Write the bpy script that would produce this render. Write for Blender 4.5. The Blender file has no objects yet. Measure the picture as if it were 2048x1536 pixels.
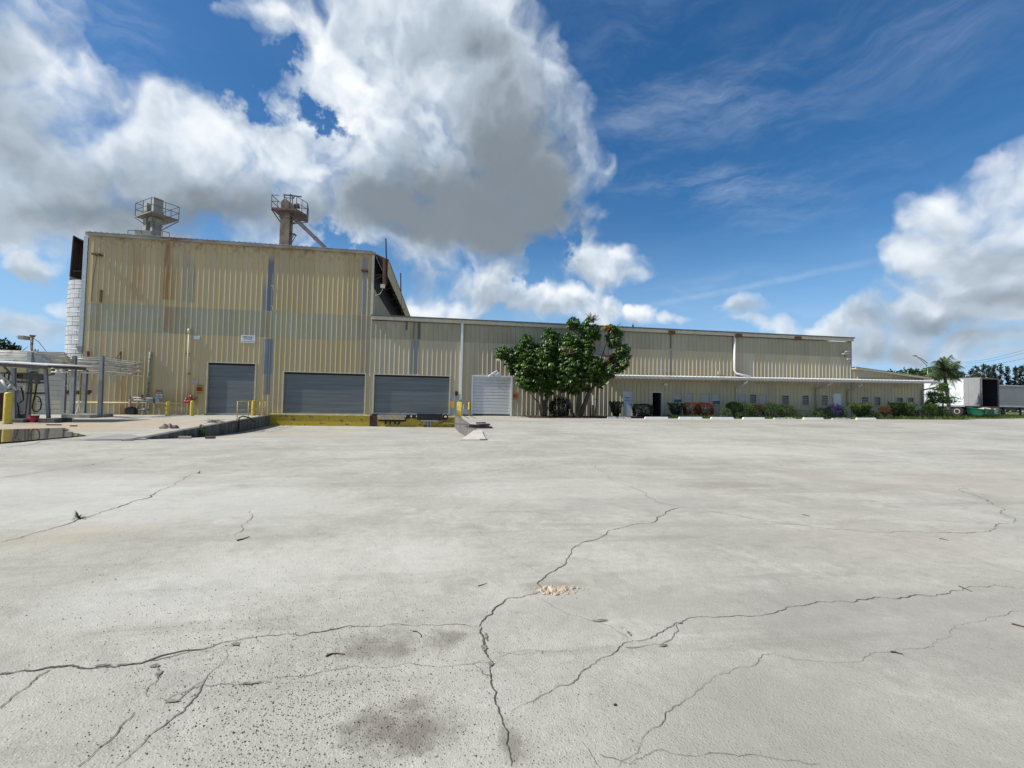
import bpy, bmesh, math, random
from math import radians, sin, cos, pi, atan2, sqrt, tan
from mathutils import Vector, Matrix, noise

random.seed(7)
SC = bpy.context.scene
COL = SC.collection

# ------------------------------------------------------------------ camera
EYE = Vector((0, 0, 1.5))
FPX = 900.0                      # focal length in pixels of a 2048 px wide frame
YAW, PITCH, ROLL = radians(8.8), radians(1.97), radians(1.17)
fw = Vector((sin(YAW)*cos(PITCH), cos(YAW)*cos(PITCH), sin(PITCH)))
r0 = Vector((cos(YAW), -sin(YAW), 0))
u0 = r0.cross(fw)
RT = r0*cos(ROLL) + u0*sin(ROLL)
UP = u0*cos(ROLL) - r0*sin(ROLL)
cam_d = bpy.data.cameras.new('camera')
cam_d.sensor_width = 36.0
cam_d.lens = 36.0*FPX/2048
cam_d.clip_start = 0.05
cam_d.clip_end = 6000
cam = bpy.data.objects.new('camera', cam_d)
COL.objects.link(cam)
M3 = Matrix((RT, UP, -fw)).transposed()
cam.matrix_world = Matrix.Translation(EYE) @ M3.to_4x4()
SC.camera = cam

def ray(px, py):
    return (fw + RT*((px-1024)/FPX) - UP*((py-768)/FPX)).normalized()
def F(px, py, Y):                # the point on the vertical plane y = Y
    d = ray(px, py); t = Y/d.y
    return EYE + d*t
def G0(px, py, z=0.0):
    d = ray(px, py); t = (z-EYE.z)/d.z
    return EYE + d*t
D = 33.0                         # distance of the long facade

# ------------------------------------------------------------------ render look
SC.view_settings.view_transform = 'Standard'
SC.view_settings.look = 'None'
SC.view_settings.exposure = 0.45
SC.view_settings.gamma = 1.0
SC.view_settings.use_curve_mapping = False

# ------------------------------------------------------------------ sun
SUN = Vector((-0.70, -0.085, 0.71)).normalized()
sd = bpy.data.lights.new('sun', 'SUN'); sd.energy = 4.2; sd.angle = radians(0.53); sd.color = (1.0, 0.955, 0.89)
so = bpy.data.objects.new('sun', sd); COL.objects.link(so)
so.rotation_euler = (-SUN).to_track_quat('-Z', 'Y').to_euler(); so.location = (-40, -5, 60)

# ------------------------------------------------------------------ node helpers
class NT:
    def __init__(s, tree): s.t = tree; s.n = tree.nodes; s.l = tree.links
    def new(s, typ, **kw):
        nd = s.n.new(typ)
        for k, v in kw.items(): setattr(nd, k, v)
        return nd
    def set(s, sock, v):
        if isinstance(v, bpy.types.NodeSocket): s.l.new(v, sock)
        elif v is not None:
            if isinstance(v, (tuple, list, Vector)):
                v = tuple(v)
                if sock.type == 'RGBA' and len(v) == 3: v = v+(1,)
            sock.default_value = v
    def m(s, op, a=None, b=None, c=None, clamp=False):
        nd = s.new('ShaderNodeMath', operation=op, use_clamp=clamp)
        for i, v in enumerate((a, b, c)): s.set(nd.inputs[i], v)
        return nd.outputs[0]
    def v(s, op, a=None, b=None, scale=None):
        nd = s.new('ShaderNodeVectorMath', operation=op)
        s.set(nd.inputs[0], a)
        if b is not None: s.set(nd.inputs[1], b)
        if scale is not None: s.set(nd.inputs[3], scale)
        return nd.outputs['Value'] if op in ('DOT_PRODUCT', 'LENGTH', 'DISTANCE') else nd.outputs[0]
    def noise(s, vec, scale, detail=4, rough=.55, dist=0.0, col=False):
        nd = s.new('ShaderNodeTexNoise')
        s.set(nd.inputs['Vector'], vec); nd.inputs['Scale'].default_value = scale
        nd.inputs['Detail'].default_value = detail; nd.inputs['Roughness'].default_value = rough
        nd.inputs['Distortion'].default_value = dist
        return nd.outputs['Color' if col else 'Fac']
    def ramp(s, fac, a, b, c=0.0, d=1.0, smooth=True):
        nd = s.new('ShaderNodeMapRange')
        if smooth: nd.interpolation_type = 'SMOOTHSTEP'
        s.set(nd.inputs[0], fac)
        for i, v in enumerate((a, b, c, d)): s.set(nd.inputs[i+1], v)
        return nd.outputs[0]
    def mix(s, fac, a, b, mode='MIX'):
        nd = s.new('ShaderNodeMix', data_type='RGBA', blend_type=mode)
        s.set(nd.inputs[0], fac); s.set(nd.inputs[6], a); s.set(nd.inputs[7], b)
        return nd.outputs[2]
    def map(s, vec, scale=(1, 1, 1), loc=(0, 0, 0), rot=(0, 0, 0)):
        nd = s.new('ShaderNodeMapping')
        s.set(nd.inputs['Vector'], vec); nd.inputs['Scale'].default_value = scale
        nd.inputs['Location'].default_value = loc; nd.inputs['Rotation'].default_value = rot
        return nd.outputs[0]

# ------------------------------------------------------------------ sky and clouds (world)
world = bpy.data.worlds.new('World'); SC.world = world; world.use_nodes = True
w = NT(world.node_tree)
for nd in list(w.n): w.n.remove(nd)
SKYS = 0.10
sky = w.new('ShaderNodeTexSky', sky_type='NISHITA')
sky.sun_disc = False
sky.sun_elevation = math.asin(SUN.z); sky.sun_rotation = atan2(SUN.x, SUN.y)
sky.altitude = 0; sky.air_density = 1.0; sky.dust_density = 0.6; sky.ozone_density = 2.5

# cumulus masses: px, py, radius x, radius y, weight, tilt (degrees)  - turned into sky directions
CL = [
 (40,150,210,230,1.1,20), (0,300,260,230,1.2,0), (130,180,120,200,.75,-35), (330,290,200,130,1.1,5), (480,340,230,160,1.2,15),
 (150,420,330,110,1.1,5), (620,400,300,120,1.1,15), (700,300,170,90,.7,30),
 (640,80,190,70,.9,42), (760,170,210,120,1.2,30), (860,60,260,150,1.3,0), (940,180,220,200,1.4,0), (560,330,160,110,.9,10), (960,330,240,150,1.5,8),
 (1000,410,215,100,1.4,10), (870,450,200,80,1.0,8), (600,175,75,45,.45,-30), (480,30,80,40,.5,20),
 (1190,520,115,56,1.0,6), (1165,480,60,32,.7,0), (1270,545,50,28,.6,0),
 (960,560,110,60,1.1,0), (860,600,110,60,.9,0), (1010,545,45,50,.7,0), (1125,610,95,56,1.1,0), (1180,635,80,44,.9,0), (1060,600,70,60,.8,0), (840,540,60,60,.6,0),
 (1300,640,44,24,1.0,0), (1370,652,42,16,.7,0), (1480,632,50,30,.8,0), (1520,662,70,16,.8,0),
 (1990,410,150,90,1.2,-30), (1940,480,150,75,1.3,-10), (1845,505,85,50,1.0,-30), (2060,470,140,130,1.4,0), (1900,420,110,80,1.0,-20), (1980,600,160,60,1.1,0), (1800,665,200,50,1.1,0), (2000,540,150,60,1.1,0),
 (1800,630,150,45,1.1,5), (1900,615,150,50,1.1,5), (2030,620,90,40,.8,0), (1740,690,180,40,1.1,3), (1860,705,260,38,1.2,2), (1900,570,150,40,.6,-5), (1980,720,200,30,1.1,0), (1960,690,190,50,1.1,0), (1620,665,90,34,1.0,-5), (1700,645,110,44,1.1,0),
 (40,515,80,42,1.1,12), (30,655,90,36,.8,5), (110,600,40,22,.5,0), (60,420,150,70,.9,10), (225,470,100,60,.4,30),
 (700,520,120,70,.6,0), (540,20,110,60,.9,20), (640,150,90,50,.7,40), (200,300,120,100,.9,0), (330,460,160,60,.9,8), (1150,300,60,160,.7,0), (1150,420,80,80,.6,0), (420,440,120,60,.7,0),
]
HOLES = [(310,85,125,75,.95,25), (335,-20,100,45,.7,0), (470,150,60,75,.85,10), (530,225,60,36,.6,25), (655,235,70,22,.55,30), (575,128,34,44,.5,0), (705,510,45,26,.6,45), (425,470,40,16,.5,0), (1160,480,20,80,.5,0), (1065,540,18,40,.6,10)]
DARK = [(1010,420,250,110,1.0,8), (1060,330,150,150,.5,0), (800,420,160,80,.5,10), (400,430,330,60,.35,5), (900,440,190,70,.7,10), (560,400,330,60,.62,8), (60,400,220,80,.35,8), (40,250,120,80,.45,20), (1030,270,130,170,.5,0), (160,330,120,40,.3,0),
        (350,440,260,60,.35,0), (1190,560,110,26,.42,6), (2000,500,150,55,.5,-10), (1900,655,200,26,.40,4), (1740,700,220,26,.35,3), (970,600,100,40,.4,0), (1480,640,50,24,.4,0), (60,545,100,22,.35,12),
        (640,240,140,80,.0,0), (830,540,150,50,.3,0), (80,60,160,70,.4,0), (930,120,140,70,.22,0), (2030,585,160,30,.45,-5)]
LITE = [(350,250,200,60,.5,10), (600,350,150,60,.5,25), (420,300,120,60,.35,30), (610,60,140,40,.5,42), (700,140,120,45,.35,30), (1010,30,60,70,.6,0), (1185,490,100,34,.5,6), (950,525,90,34,.45,10), (1120,580,90,30,.55,0),
        (1960,350,150,50,.55,-35), (1830,500,70,40,.5,-30), (1800,610,180,24,.4,3), (1300,630,60,24,.6,0), (110,90,80,120,.45,-35), (720,270,120,60,.3,30), (30,500,90,30,.35,12), (900,600,120,60,.3,0), (470,250,80,40,.25,0), (60,240,50,90,.25,-30), (450,330,60,60,.3,0)]

def blob_terms(w, vec, lst, union='max'):
    out = None
    for (cx, cy, rx, ry, wt, tilt) in lst:
        if wt == 0: continue
        t = radians(tilt); C = ray(cx, cy)
        Dx = ray(cx+rx*cos(t), cy+rx*sin(t)) - C
        Dy = ray(cx-ry*sin(t), cy+ry*cos(t)) - C
        B = Matrix((Dx, Dy, C)).transposed().inverted()
        a = w.v('DOT_PRODUCT', vec, tuple(B[0])); b = w.v('DOT_PRODUCT', vec, tuple(B[1]))
        q = w.m('MULTIPLY', a, a); q = w.m('MULTIPLY_ADD', b, b, q)
        if union == 'add':
            s = w.m('MAXIMUM', w.m('SUBTRACT', 1.0, w.m('MULTIPLY', q, .62)), 0.0)
            s = w.m('MULTIPLY', w.m('MULTIPLY', s, s), wt)
        else: s = w.m('MULTIPLY_ADD', q, -wt, wt)
        if out is None: out = s
        elif union == 'add': out = w.m('ADD', out, s)
        else:
            nd = w.new('ShaderNodeMath', operation='SMOOTH_MAX'); w.set(nd.inputs[0], out); w.set(nd.inputs[1], s); nd.inputs[2].default_value = .25
            out = nd.outputs[0]
    return out

tc = w.new('ShaderNodeTexCoord'); dirv = tc.outputs['Generated']
def warped(vec):
    a = w.v('SUBTRACT', w.noise(vec, 3.0, 5, .58, col=True), (.5, .5, .5))
    return w.v('ADD', vec, w.v('SCALE', a, scale=.22))
wv = warped(dirv)
S = blob_terms(w, wv, CL)
# the same kind of broken cumulus goes on all round the sky outside the photographed sector
dF = w.v('DOT_PRODUCT', dirv, tuple(fw))
other = w.m('MULTIPLY_ADD', w.noise(dirv, 1.7, 2, .5), 5.0, -2.55)
other = w.m('SUBTRACT', other, w.ramp(dF, .35, .62, 0, 4))
S = w.m('MAXIMUM', w.m('MAXIMUM', S, other), -1.4)
wvh = w.v('ADD', wv, w.v('SCALE', w.v('SUBTRACT', w.noise(dirv, 8.0, 5, .65, col=True), (.5, .5, .5)), scale=.22))
Hh = blob_terms(w, wvh, HOLES, 'add')
S = w.m('SUBTRACT', w.m('MINIMUM', S, 1.0), w.m('MULTIPLY', w.m('MINIMUM', Hh, 1.0), 1.55))
def billow(vec):
    vo = w.new('ShaderNodeTexVoronoi', feature='F1'); w.set(vo.inputs['Vector'], vec); vo.inputs['Scale'].default_value = 15
    vo.inputs['Detail'].default_value = 1.5; vo.inputs['Roughness'].default_value = .5
    return w.m('MULTIPLY_ADD', vo.outputs['Distance'], -.55, .28)
n0 = w.m('ADD', w.m('MULTIPLY_ADD', w.noise(wv, 6.5, 9, .57, .05), 2.8, -1.4), billow(wv))
lightdir = (SUN*.5 + Vector((0, 0, .85))).normalized()
def relief(vec): return w.m('ADD', w.m('MULTIPLY', w.noise(vec, 6.5, 4.5, .52), 2.6), billow(vec))
rel = w.m('SUBTRACT', relief(wv), relief(w.v('ADD', wv, tuple(lightdir*.026))))
d0 = w.m('ADD', S, n0)
sepd = w.new('ShaderNodeSeparateXYZ'); w.set(sepd.inputs[0], dirv)
el = sepd.outputs['Z']
alpha = w.ramp(d0, -.22, .80)
alpha = w.m('POWER', alpha, .9)
alpha = w.m('MULTIPLY', alpha, w.ramp(el, -.01, .02))
# relief lighting of the puffs
rel = w.m('MULTIPLY', rel, .38)
wv0 = wv
dk = blob_terms(w, wv0, DARK, 'add'); lt = blob_terms(w, wv0, LITE, 'add')
thick = w.ramp(d0, .3, 1.8)
t = w.m('ADD', .70, rel)
t = w.m('SUBTRACT', t, w.m('MULTIPLY', thick, .14))
t = w.m('SUBTRACT', t, w.m('MULTIPLY', dk, .60))
t = w.m('ADD', t, w.m('MULTIPLY', lt, .40))
soft = w.noise(wv0, 4.0, 6, .55)
t = w.m('ADD', t, w.m('MULTIPLY_ADD', soft, .7, -.35))
sm_ = w.new('ShaderNodeMath', operation='SMOOTH_MAX'); w.set(sm_.inputs[0], t); w.set(sm_.inputs[1], w.m('MULTIPLY', soft, .22)); sm_.inputs[2].default_value = .25
t = w.m('MINIMUM', sm_.outputs[0], 1.0)
cr = w.new('ShaderNodeValToRGB'); w.set(cr.inputs[0], t)
e = cr.color_ramp.elements
e[0].position = 0; e[0].color = (.155, .185, .215, 1)
e[1].position = 1; e[1].color = (.88, .90, .92, 1)
for p, c in ((.3, (.265, .315, .365, 1)), (.6, (.43, .505, .59, 1)), (.8, (.655, .72, .79, 1))):
    q = e.new(p); q.color = c
ccol = w.v('SCALE', cr.outputs[0], scale=.84/SKYS)
# thin cirrus veils and one contrail on the right
cw = w.v('ADD', dirv, w.v('SCALE', w.v('SUBTRACT', w.noise(dirv, 3, 4, .6, col=True), (.5, .5, .5)), scale=.15))
ci = w.noise(w.map(cw, (1.1, 1.1, 5.0), rot=(0, radians(-14), 0)), 3.2, 8, .66)
CIR = [(1400,370,240,50,.9,3), (1270,230,200,130,.4,0), (1500,190,220,110,.4,-8), (1560,430,280,60,.35,5), (1400,580,200,34,.4,-12), (1800,80,330,140,.3,-15), (1300,100,300,150,.25,0), (250,60,130,90,.6,50), (1500,650,400,40,.35,0), (1600,300,300,100,.25,0)]
cim = blob_terms(w, dirv, CIR, 'add')
cia = w.m('MULTIPLY', w.ramp(ci, .38, .85), w.m('MINIMUM', w.m('ADD', cim, .06), 1.0))
# contrail
P0, P1 = ray(1500, 572), ray(1720, 528)
nrm = P0.cross(P1).normalized(); ctr = ray(1500, 570)
nz2 = w.m('MULTIPLY_ADD', w.noise(dirv, 14, 4, .6), .012, -.006)
dist = w.m('ABSOLUTE', w.m('ADD', w.v('DOT_PRODUCT', dirv, tuple(nrm)), nz2))
along = w.v('DISTANCE', dirv, tuple(ctr))
tr = w.m('MULTIPLY', w.ramp(dist, .001, .009, .6, 0), w.ramp(along, .10, .26, .34, 0))
tr = w.m('MULTIPLY', tr, w.ramp(w.noise(dirv, 30, 4, .6), .25, .6, .35, 1))
cia = w.m('MINIMUM', w.m('MULTIPLY_ADD', cia, .75, tr), .7)
hsv = w.new('ShaderNodeHueSaturation'); hsv.inputs['Saturation'].default_value = 1.32; hsv.inputs['Value'].default_value = .86
w.set(hsv.inputs['Color'], sky.outputs[0])
hz = w.ramp(el, -.02, .38, .85, 0)
tint = w.v('MULTIPLY', hsv.outputs[0], (.93, .99, 1.02))
skyb = w.mix(hz, tint, (.25/SKYS, .43/SKYS, .68/SKYS))
skyc = w.mix(cia, skyb, (.45/SKYS, .52/SKYS, .62/SKYS))
allc = w.mix(alpha, skyc, ccol)
bg = w.new('ShaderNodeBackground'); w.set(bg.inputs[0], allc); bg.inputs[1].default_value = SKYS
wo = w.new('ShaderNodeOutputWorld'); w.l.new(bg.outputs[0], wo.inputs[0])
SC.cycles.max_bounces = 6; SC.cycles.diffuse_bounces = 2; SC.cycles.glossy_bounces = 2; SC.cycles.transparent_max_bounces = 8
world.cycles.sampling_method = 'MANUAL'; world.cycles.sample_map_resolution = 512

# ------------------------------------------------------------------ materials
MATS = {}
def mat(name, col, rough=.6, metal=0.0, var=.12, scale=3.0, bump=0.0, bscale=40.0, dirt=None, dscale=1.2, dlo=.5, dhi=.75, objvar=0.0, spec=.5, stretch=(1, 1, 1)):
    if name in MATS: return MATS[name]
    mt = bpy.data.materials.new(name); mt.use_nodes = True; MATS[name] = mt
    n = NT(mt.node_tree); b = mt.node_tree.nodes['Principled BSDF']
    geo = n.new('ShaderNodeNewGeometry'); pos = geo.outputs['Position']
    p = n.map(pos, stretch)
    f = n.noise(p, scale, 5, .6)
    c = n.mix(n.ramp(f, .25, .75), tuple(x*(1-var) for x in col), tuple(min(1, x*(1+var)) for x in col))
    if dirt:
        f2 = n.noise(p, dscale, 6, .65)
        c = n.mix(n.ramp(f2, dlo, dhi), c, dirt)
    if objvar:
        oi = n.new('ShaderNodeObjectInfo')
        h = n.new('ShaderNodeHueSaturation'); n.set(h.inputs['Color'], c)
        n.set(h.inputs['Value'], n.m('MULTIPLY_ADD', oi.outputs['Random'], objvar*2, 1-objvar)); c = h.outputs[0]
    n.set(b.inputs['Base Color'], c)
    b.inputs['Roughness'].default_value = rough; b.inputs['Metallic'].default_value = metal
    b.inputs['Specular IOR Level'].default_value = spec
    if bump:
        bp = n.new('ShaderNodeBump'); bp.inputs['Strength'].default_value = bump; bp.inputs['Distance'].default_value = .01
        n.set(bp.inputs['Height'], n.noise(pos, bscale, 4, .6)); n.set(b.inputs['Normal'], bp.outputs[0])
    return mt

# ------------------------------------------------------------------ mesh helpers
class MB:
    def __init__(s): s.v = []; s.f = []; s.mi = []; s.cm = 0
    def face(s, pts):
        i = len(s.v); s.v += [tuple(p) for p in pts]; s.f.append(tuple(range(i, i+len(pts)))); s.mi.append(s.cm); return s
    def box(s, a, b):
        x0, y0, z0 = (min(a[i], b[i]) for i in range(3)); x1, y1, z1 = (max(a[i], b[i]) for i in range(3))
        i = len(s.v)
        s.v += [(x0,y0,z0),(x1,y0,z0),(x1,y1,z0),(x0,y1,z0),(x0,y0,z1),(x1,y0,z1),(x1,y1,z1),(x0,y1,z1)]
        for q in ((0,3,2,1),(4,5,6,7),(0,1,5,4),(1,2,6,5),(2,3,7,6),(3,0,4,7)): s.f.append(tuple(i+k for k in q)); s.mi.append(s.cm)
        return s
    def hexa(s, lo, hi):                 # prism between two polygons with the same count
        n = len(lo); i = len(s.v); s.v += [tuple(p) for p in lo]+[tuple(p) for p in hi]
        s.f.append(tuple(i+k for k in reversed(range(n)))); s.f.append(tuple(i+n+k for k in range(n)))
        for k in range(n): s.f.append((i+k, i+(k+1) % n, i+n+(k+1) % n, i+n+k))
        s.mi += [s.cm]*(n+2); return s
    def bar(s, p, q, w, h=None, up=(0, 0, 1)):
        p = Vector(p); q = Vector(q); d = (q-p).normalized(); h = h or w
        u = Vector(up)
        if abs(d.dot(u)) > .95: u = Vector((0, 1, 0))
        a = d.cross(u).normalized()*w/2; b = a.cross(d).normalized()*h/2
        return s.hexa([p-a-b, p+a-b, p+a+b, p-a+b], [q-a-b, q+a-b, q+a+b, q-a+b])
    def tube(s, pts, r, n=8, r1=None):
        pts = [Vector(p) for p in pts]; k = len(pts); rings = []
        prev = None
        for i, p in enumerate(pts):
            d = ((pts[min(i+1, k-1)]-pts[max(i-1, 0)])).normalized()
            u = prev if prev is not None else (Vector((0, 0, 1)) if abs(d.z) < .9 else Vector((1, 0, 0)))
            a = (u - d*u.dot(d)); a = a.normalized() if a.length > 1e-6 else d.orthogonal().normalized(); prev = a
            b = d.cross(a); rr = r if r1 is None else r+(r1-r)*i/(k-1)
            if isinstance(r, (list, tuple)): rr = r[i]
            base = len(s.v)
            for j in range(n):
                t = 2*pi*j/n; s.v.append(tuple(p+a*cos(t)*rr+b*sin(t)*rr))
            rings.append(base)
        for i in range(k-1):
            for j in range(n):
                j2 = (j+1) % n; s.f.append((rings[i]+j, rings[i]+j2, rings[i+1]+j2, rings[i+1]+j)); s.mi.append(s.cm)
        s.f.append(tuple(rings[0]+j for j in reversed(range(n)))); s.f.append(tuple(rings[-1]+j for j in range(n))); s.mi += [s.cm]*2
        return s
    def build(s, name, m, parent=None, smooth=False, loc=None):
        me = bpy.data.meshes.new(name); me.from_pydata(s.v, [], s.f)
        for x in (m if isinstance(m, (list, tuple)) else [m]): me.materials.append(x)
        if isinstance(m, (list, tuple)): me.polygons.foreach_set('material_index', s.mi)
        if smooth: me.polygons.foreach_set('use_smooth', [True]*len(me.polygons))
        me.update()
        o = bpy.data.objects.new(name, me); COL.objects.link(o)
        if parent is not None: o.parent = parent; o.matrix_parent_inverse = Matrix.Identity(4)
        if loc is not None: o.location = loc
        elif parent is not None and parent.type == 'EMPTY' or parent is not None:
            o.matrix_parent_inverse = parent_world(parent).inverted()
        return o
def parent_world(p):
    m = p.matrix_basis.copy()
    if p.parent is not None: m = parent_world(p.parent) @ p.matrix_parent_inverse @ m
    return m
def tag(o, label=None, cat=None, group=None, kind=None):
    if label: o['label'] = label
    if cat: o['category'] = cat
    if group: o['group'] = group
    if kind: o['kind'] = kind
    return o
def thing(name, loc, label, cat, group=None, rz=0):
    o = bpy.data.objects.new(name, None); COL.objects.link(o); o.location = loc; o.rotation_euler = (0, 0, rz)
    o.empty_display_size = .2
    return tag(o, label, cat, group)
def copy_tree(o, parent=None):
    c = o.copy(); COL.objects.link(c)
    if parent is not None: c.parent = parent
    for ch in o.children: copy_tree(ch, c)
    return c
def text(body, size, origin, m, parent, name='lettering', right=(1, 0, 0), up=(0, 0, 1), align='CENTER', sx=1.0):
    cu = bpy.data.curves.new(name, 'FONT'); cu.body = body; cu.size = size; cu.align_x = align; cu.align_y = 'CENTER'
    cu.offset = size*.03; cu.resolution_u = 2
    tmp = bpy.data.objects.new('tmp_text', cu); COL.objects.link(tmp)
    dg = bpy.context.evaluated_depsgraph_get(); me = bpy.data.meshes.new_from_object(tmp.evaluated_get(dg))
    bpy.data.objects.remove(tmp)
    R = Vector(right)*sx; U = Vector(up); N = Vector(right).cross(U)
    O = Vector(origin)
    me.transform(Matrix.Translation(O) @ Matrix((R, U, N)).transposed().to_4x4())
    me.name = name; me.materials.clear(); me.materials.append(m)
    o = bpy.data.objects.new(name, me); COL.objects.link(o); o.parent = parent
    o.matrix_parent_inverse = parent_world(parent).inverted()
    return o

# ------------------------------------------------------------------ ground shape
ZB = [(-60, -.08), (-26, -.08), (-22, -.02), (-14, .06), (-4.8, .17), (5.8, .28), (14.2, .37), (32.6, .56), (41, .63), (50, .74), (90, .8)]
def zb(x):
    if x <= ZB[0][0]: return ZB[0][1]
    for (a, b), (c, d) in zip(ZB, ZB[1:]):
        if x <= c: return b+(d-b)*(x-a)/(c-a)
    return ZB[-1][1]
def sst(x, a, b):
    t = max(0.0, min(1.0, (x-a)/(b-a))); return t*t*(3-2*t)
def und(x, y): return .012*noise.noise(Vector((x*.25, y*.25, 0)))+.004*noise.noise(Vector((x*1.1, y*1.1, 3)))
def gz(x, y):
    return zb(x)*sst(y, 7, 27)+und(x, y)
def G(px, py):
    z = 0.0
    for _ in range(12): p = G0(px, py, z); z = gz(p.x, p.y)
    return Vector((p.x, p.y, z))
DOCKY = D-.35
LW0, LW1 = Vector((-11.58, DOCKY, 0)), G(272, 879)
RW0, RW1 = Vector((1.05, DOCKY, 0)), G(966, 879)
def lwx(y): t = max(0, min(1, (y-LW1.y)/(LW0.y-LW1.y))); return LW1.x+(LW0.x-LW1.x)*t
def rwx(y): t = max(0, min(1, (y-RW1.y)/(RW0.y-RW1.y))); return RW1.x+(RW0.x-RW1.x)*t
WT = .24                         # retaining wall thickness
def pit(x, y):                   # the truck ramp between the retaining walls runs down to the dock
    y0 = LW1.y; t = max(0, min(1, (y-y0)/(D-y0)))
    return gz(x, y)*(1-t)**2 + (-.58)*(1-(1-t)**2.6)
def ground_z(x, y):
    if LW1.y < y < DOCKY+.01 and lwx(y) < x < rwx(y): return pit(x, y)
    return gz(x, y)

def ramp_ys(lo, hi, n, p=1.0): return [lo+(hi-lo)*(i/n)**p for i in range(n+1)]
ys = [-400, -150, -60, -25, -12, -6, -3] + [-2+i*.25 for i in range(60)] + [13.2+i*.4 for i in range(int((DOCKY-13.6)/.4))]
ys = [y for y in ys if y < DOCKY-.2] + [DOCKY, DOCKY+.10, 36, 40, 46, 55, 70, 100, 160, 300, 700, 2500]
xl = [-2500, -700, -250, -110, -70, -55, -46, -40, -35, -31, -28, -26, -24.5, -23, -21.5, -20, -18.5, -17, -16, -15, -14, -13.2, -12.7]
xr = [2.6, 3.2, 4, 5, 6, 7.5, 9, 11, 13, 15.5, 18, 21, 24, 28, 32, 36, 40, 44, 48, 53, 60, 75, 110, 250, 700, 2500]
gm = MB(); rows = []; gkey = []
for y in ys:
    L, R = lwx(y), rwx(y); row = []
    sl = [x+(L-(-11.58))*max(0, 1-abs(x+12)/14)*.0 for x in xl]
    pts = []
    for x in xl: pts.append((min(x, L-WT-.05*(len(xl)-xl.index(x))), 'o'))
    pts.append((L-WT*.5, 'o')); pts.append((L-WT*.5+.002, 'i'))
    for i in range(1, 40): pts.append((L+(R-L)*i/40, 'i'))
    pts.append((R+WT*.5-.002, 'i')); pts.append((R+WT*.5, 'o'))
    for i, x in enumerate(xr): pts.append((max(x, R+WT+.05*(i+1)), 'o'))
    inpit = LW1.y < y < DOCKY+.01
    for x, k in pts:
        z = pit(x, y) if (k == 'i' and inpit) else gz(x, y)
        row.append(len(gm.v)); gm.v.append((x, y, z))
    rows.append(row); gkey.append(([k for _, k in pts], inpit))
for r_, (a, b) in enumerate(zip(rows, rows[1:])):
    ks, ip = gkey[r_]
    for i in range(len(a)-1):
        if ks[i] != ks[i+1] and (gkey[r_][1] and gkey[r_+1][1]): continue
        gm.f.append((a[i], a[i+1], b[i+1], b[i])); gm.mi.append(0)

# concrete yard material
mt = bpy.data.materials.new('yard_concrete'); mt.use_nodes = True
n = NT(mt.node_tree); b = mt.node_tree.nodes['Principled BSDF']
geo = n.new('ShaderNodeNewGeometry'); pos = geo.outputs['Position']
sp = n.new('ShaderNodeSeparateXYZ'); n.set(sp.inputs[0], pos)
big = n.noise(pos, .16, 6, .6, .4); mid = n.noise(pos, .8, 6, .62, .3); fine = n.noise(pos, 9, 6, .7); grit = n.noise(pos, 90, 3, .7)
sweep = n.noise(n.map(pos, (.35, 1.6, 1), rot=(0, 0, radians(-14))), .7, 6, .62, .5)
c = n.mix(n.ramp(big, .3, .7), (.33, .322, .285), (.44, .43, .395))
c = n.mix(n.m('MULTIPLY', n.ramp(mid, .38, .68), .62), c, (.50, .495, .46))
c = n.mix(n.m('MULTIPLY', n.ramp(sweep, .46, .70), .55), c, (.275, .27, .245))
c = n.mix(n.m('MULTIPLY', n.ramp(n.noise(pos, .45, 5, .6, 1.0), .54, .72), .40), c, (.36, .315, .265))
c = n.mix(n.m('MULTIPLY', n.ramp(n.noise(pos, 2.2, 7, .68, .6), .50, .66), .48), c, (.25, .242, .215))
c = n.mix(n.m('MULTIPLY', n.ramp(n.noise(pos, 1.1, 7, .7, .2), .55, .66), .45), c, (.54, .53, .49))
c = n.mix(n.m('MULTIPLY', n.ramp(n.noise(n.map(pos, (.22, 2.6, 1), rot=(0, 0, radians(8))), 1.0, 6, .65), .55, .70), .48), c, (.22, .212, .19))
c = n.mix(n.m('MULTIPLY', n.ramp(fine, .35, .7), .38), c, (.25, .245, .225))
# exposed aggregate: pale and dark grains
vor = n.new('ShaderNodeTexVoronoi', feature='F1'); n.set(vor.inputs['Vector'], pos); vor.inputs['Scale'].default_value = 75
cell = vor.outputs['Color']; sc_ = n.new('ShaderNodeSeparateColor'); n.set(sc_.inputs[0], cell)
inside = n.ramp(vor.outputs['Distance'], .2, .42, 1, 0)
c = n.mix(n.m('MULTIPLY', n.m('MULTIPLY', n.m('GREATER_THAN', sc_.outputs[0], .80), inside), .55), c, (.58, .55, .49))
c = n.mix(n.m('MULTIPLY', n.m('MULTIPLY', n.m('LESS_THAN', sc_.outputs[0], .22), inside), .45), c, (.17, .16, .15))
c = n.mix(n.m('MULTIPLY', n.ramp(grit, .35, .75), .25), c, (.24, .235, .22))
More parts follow.
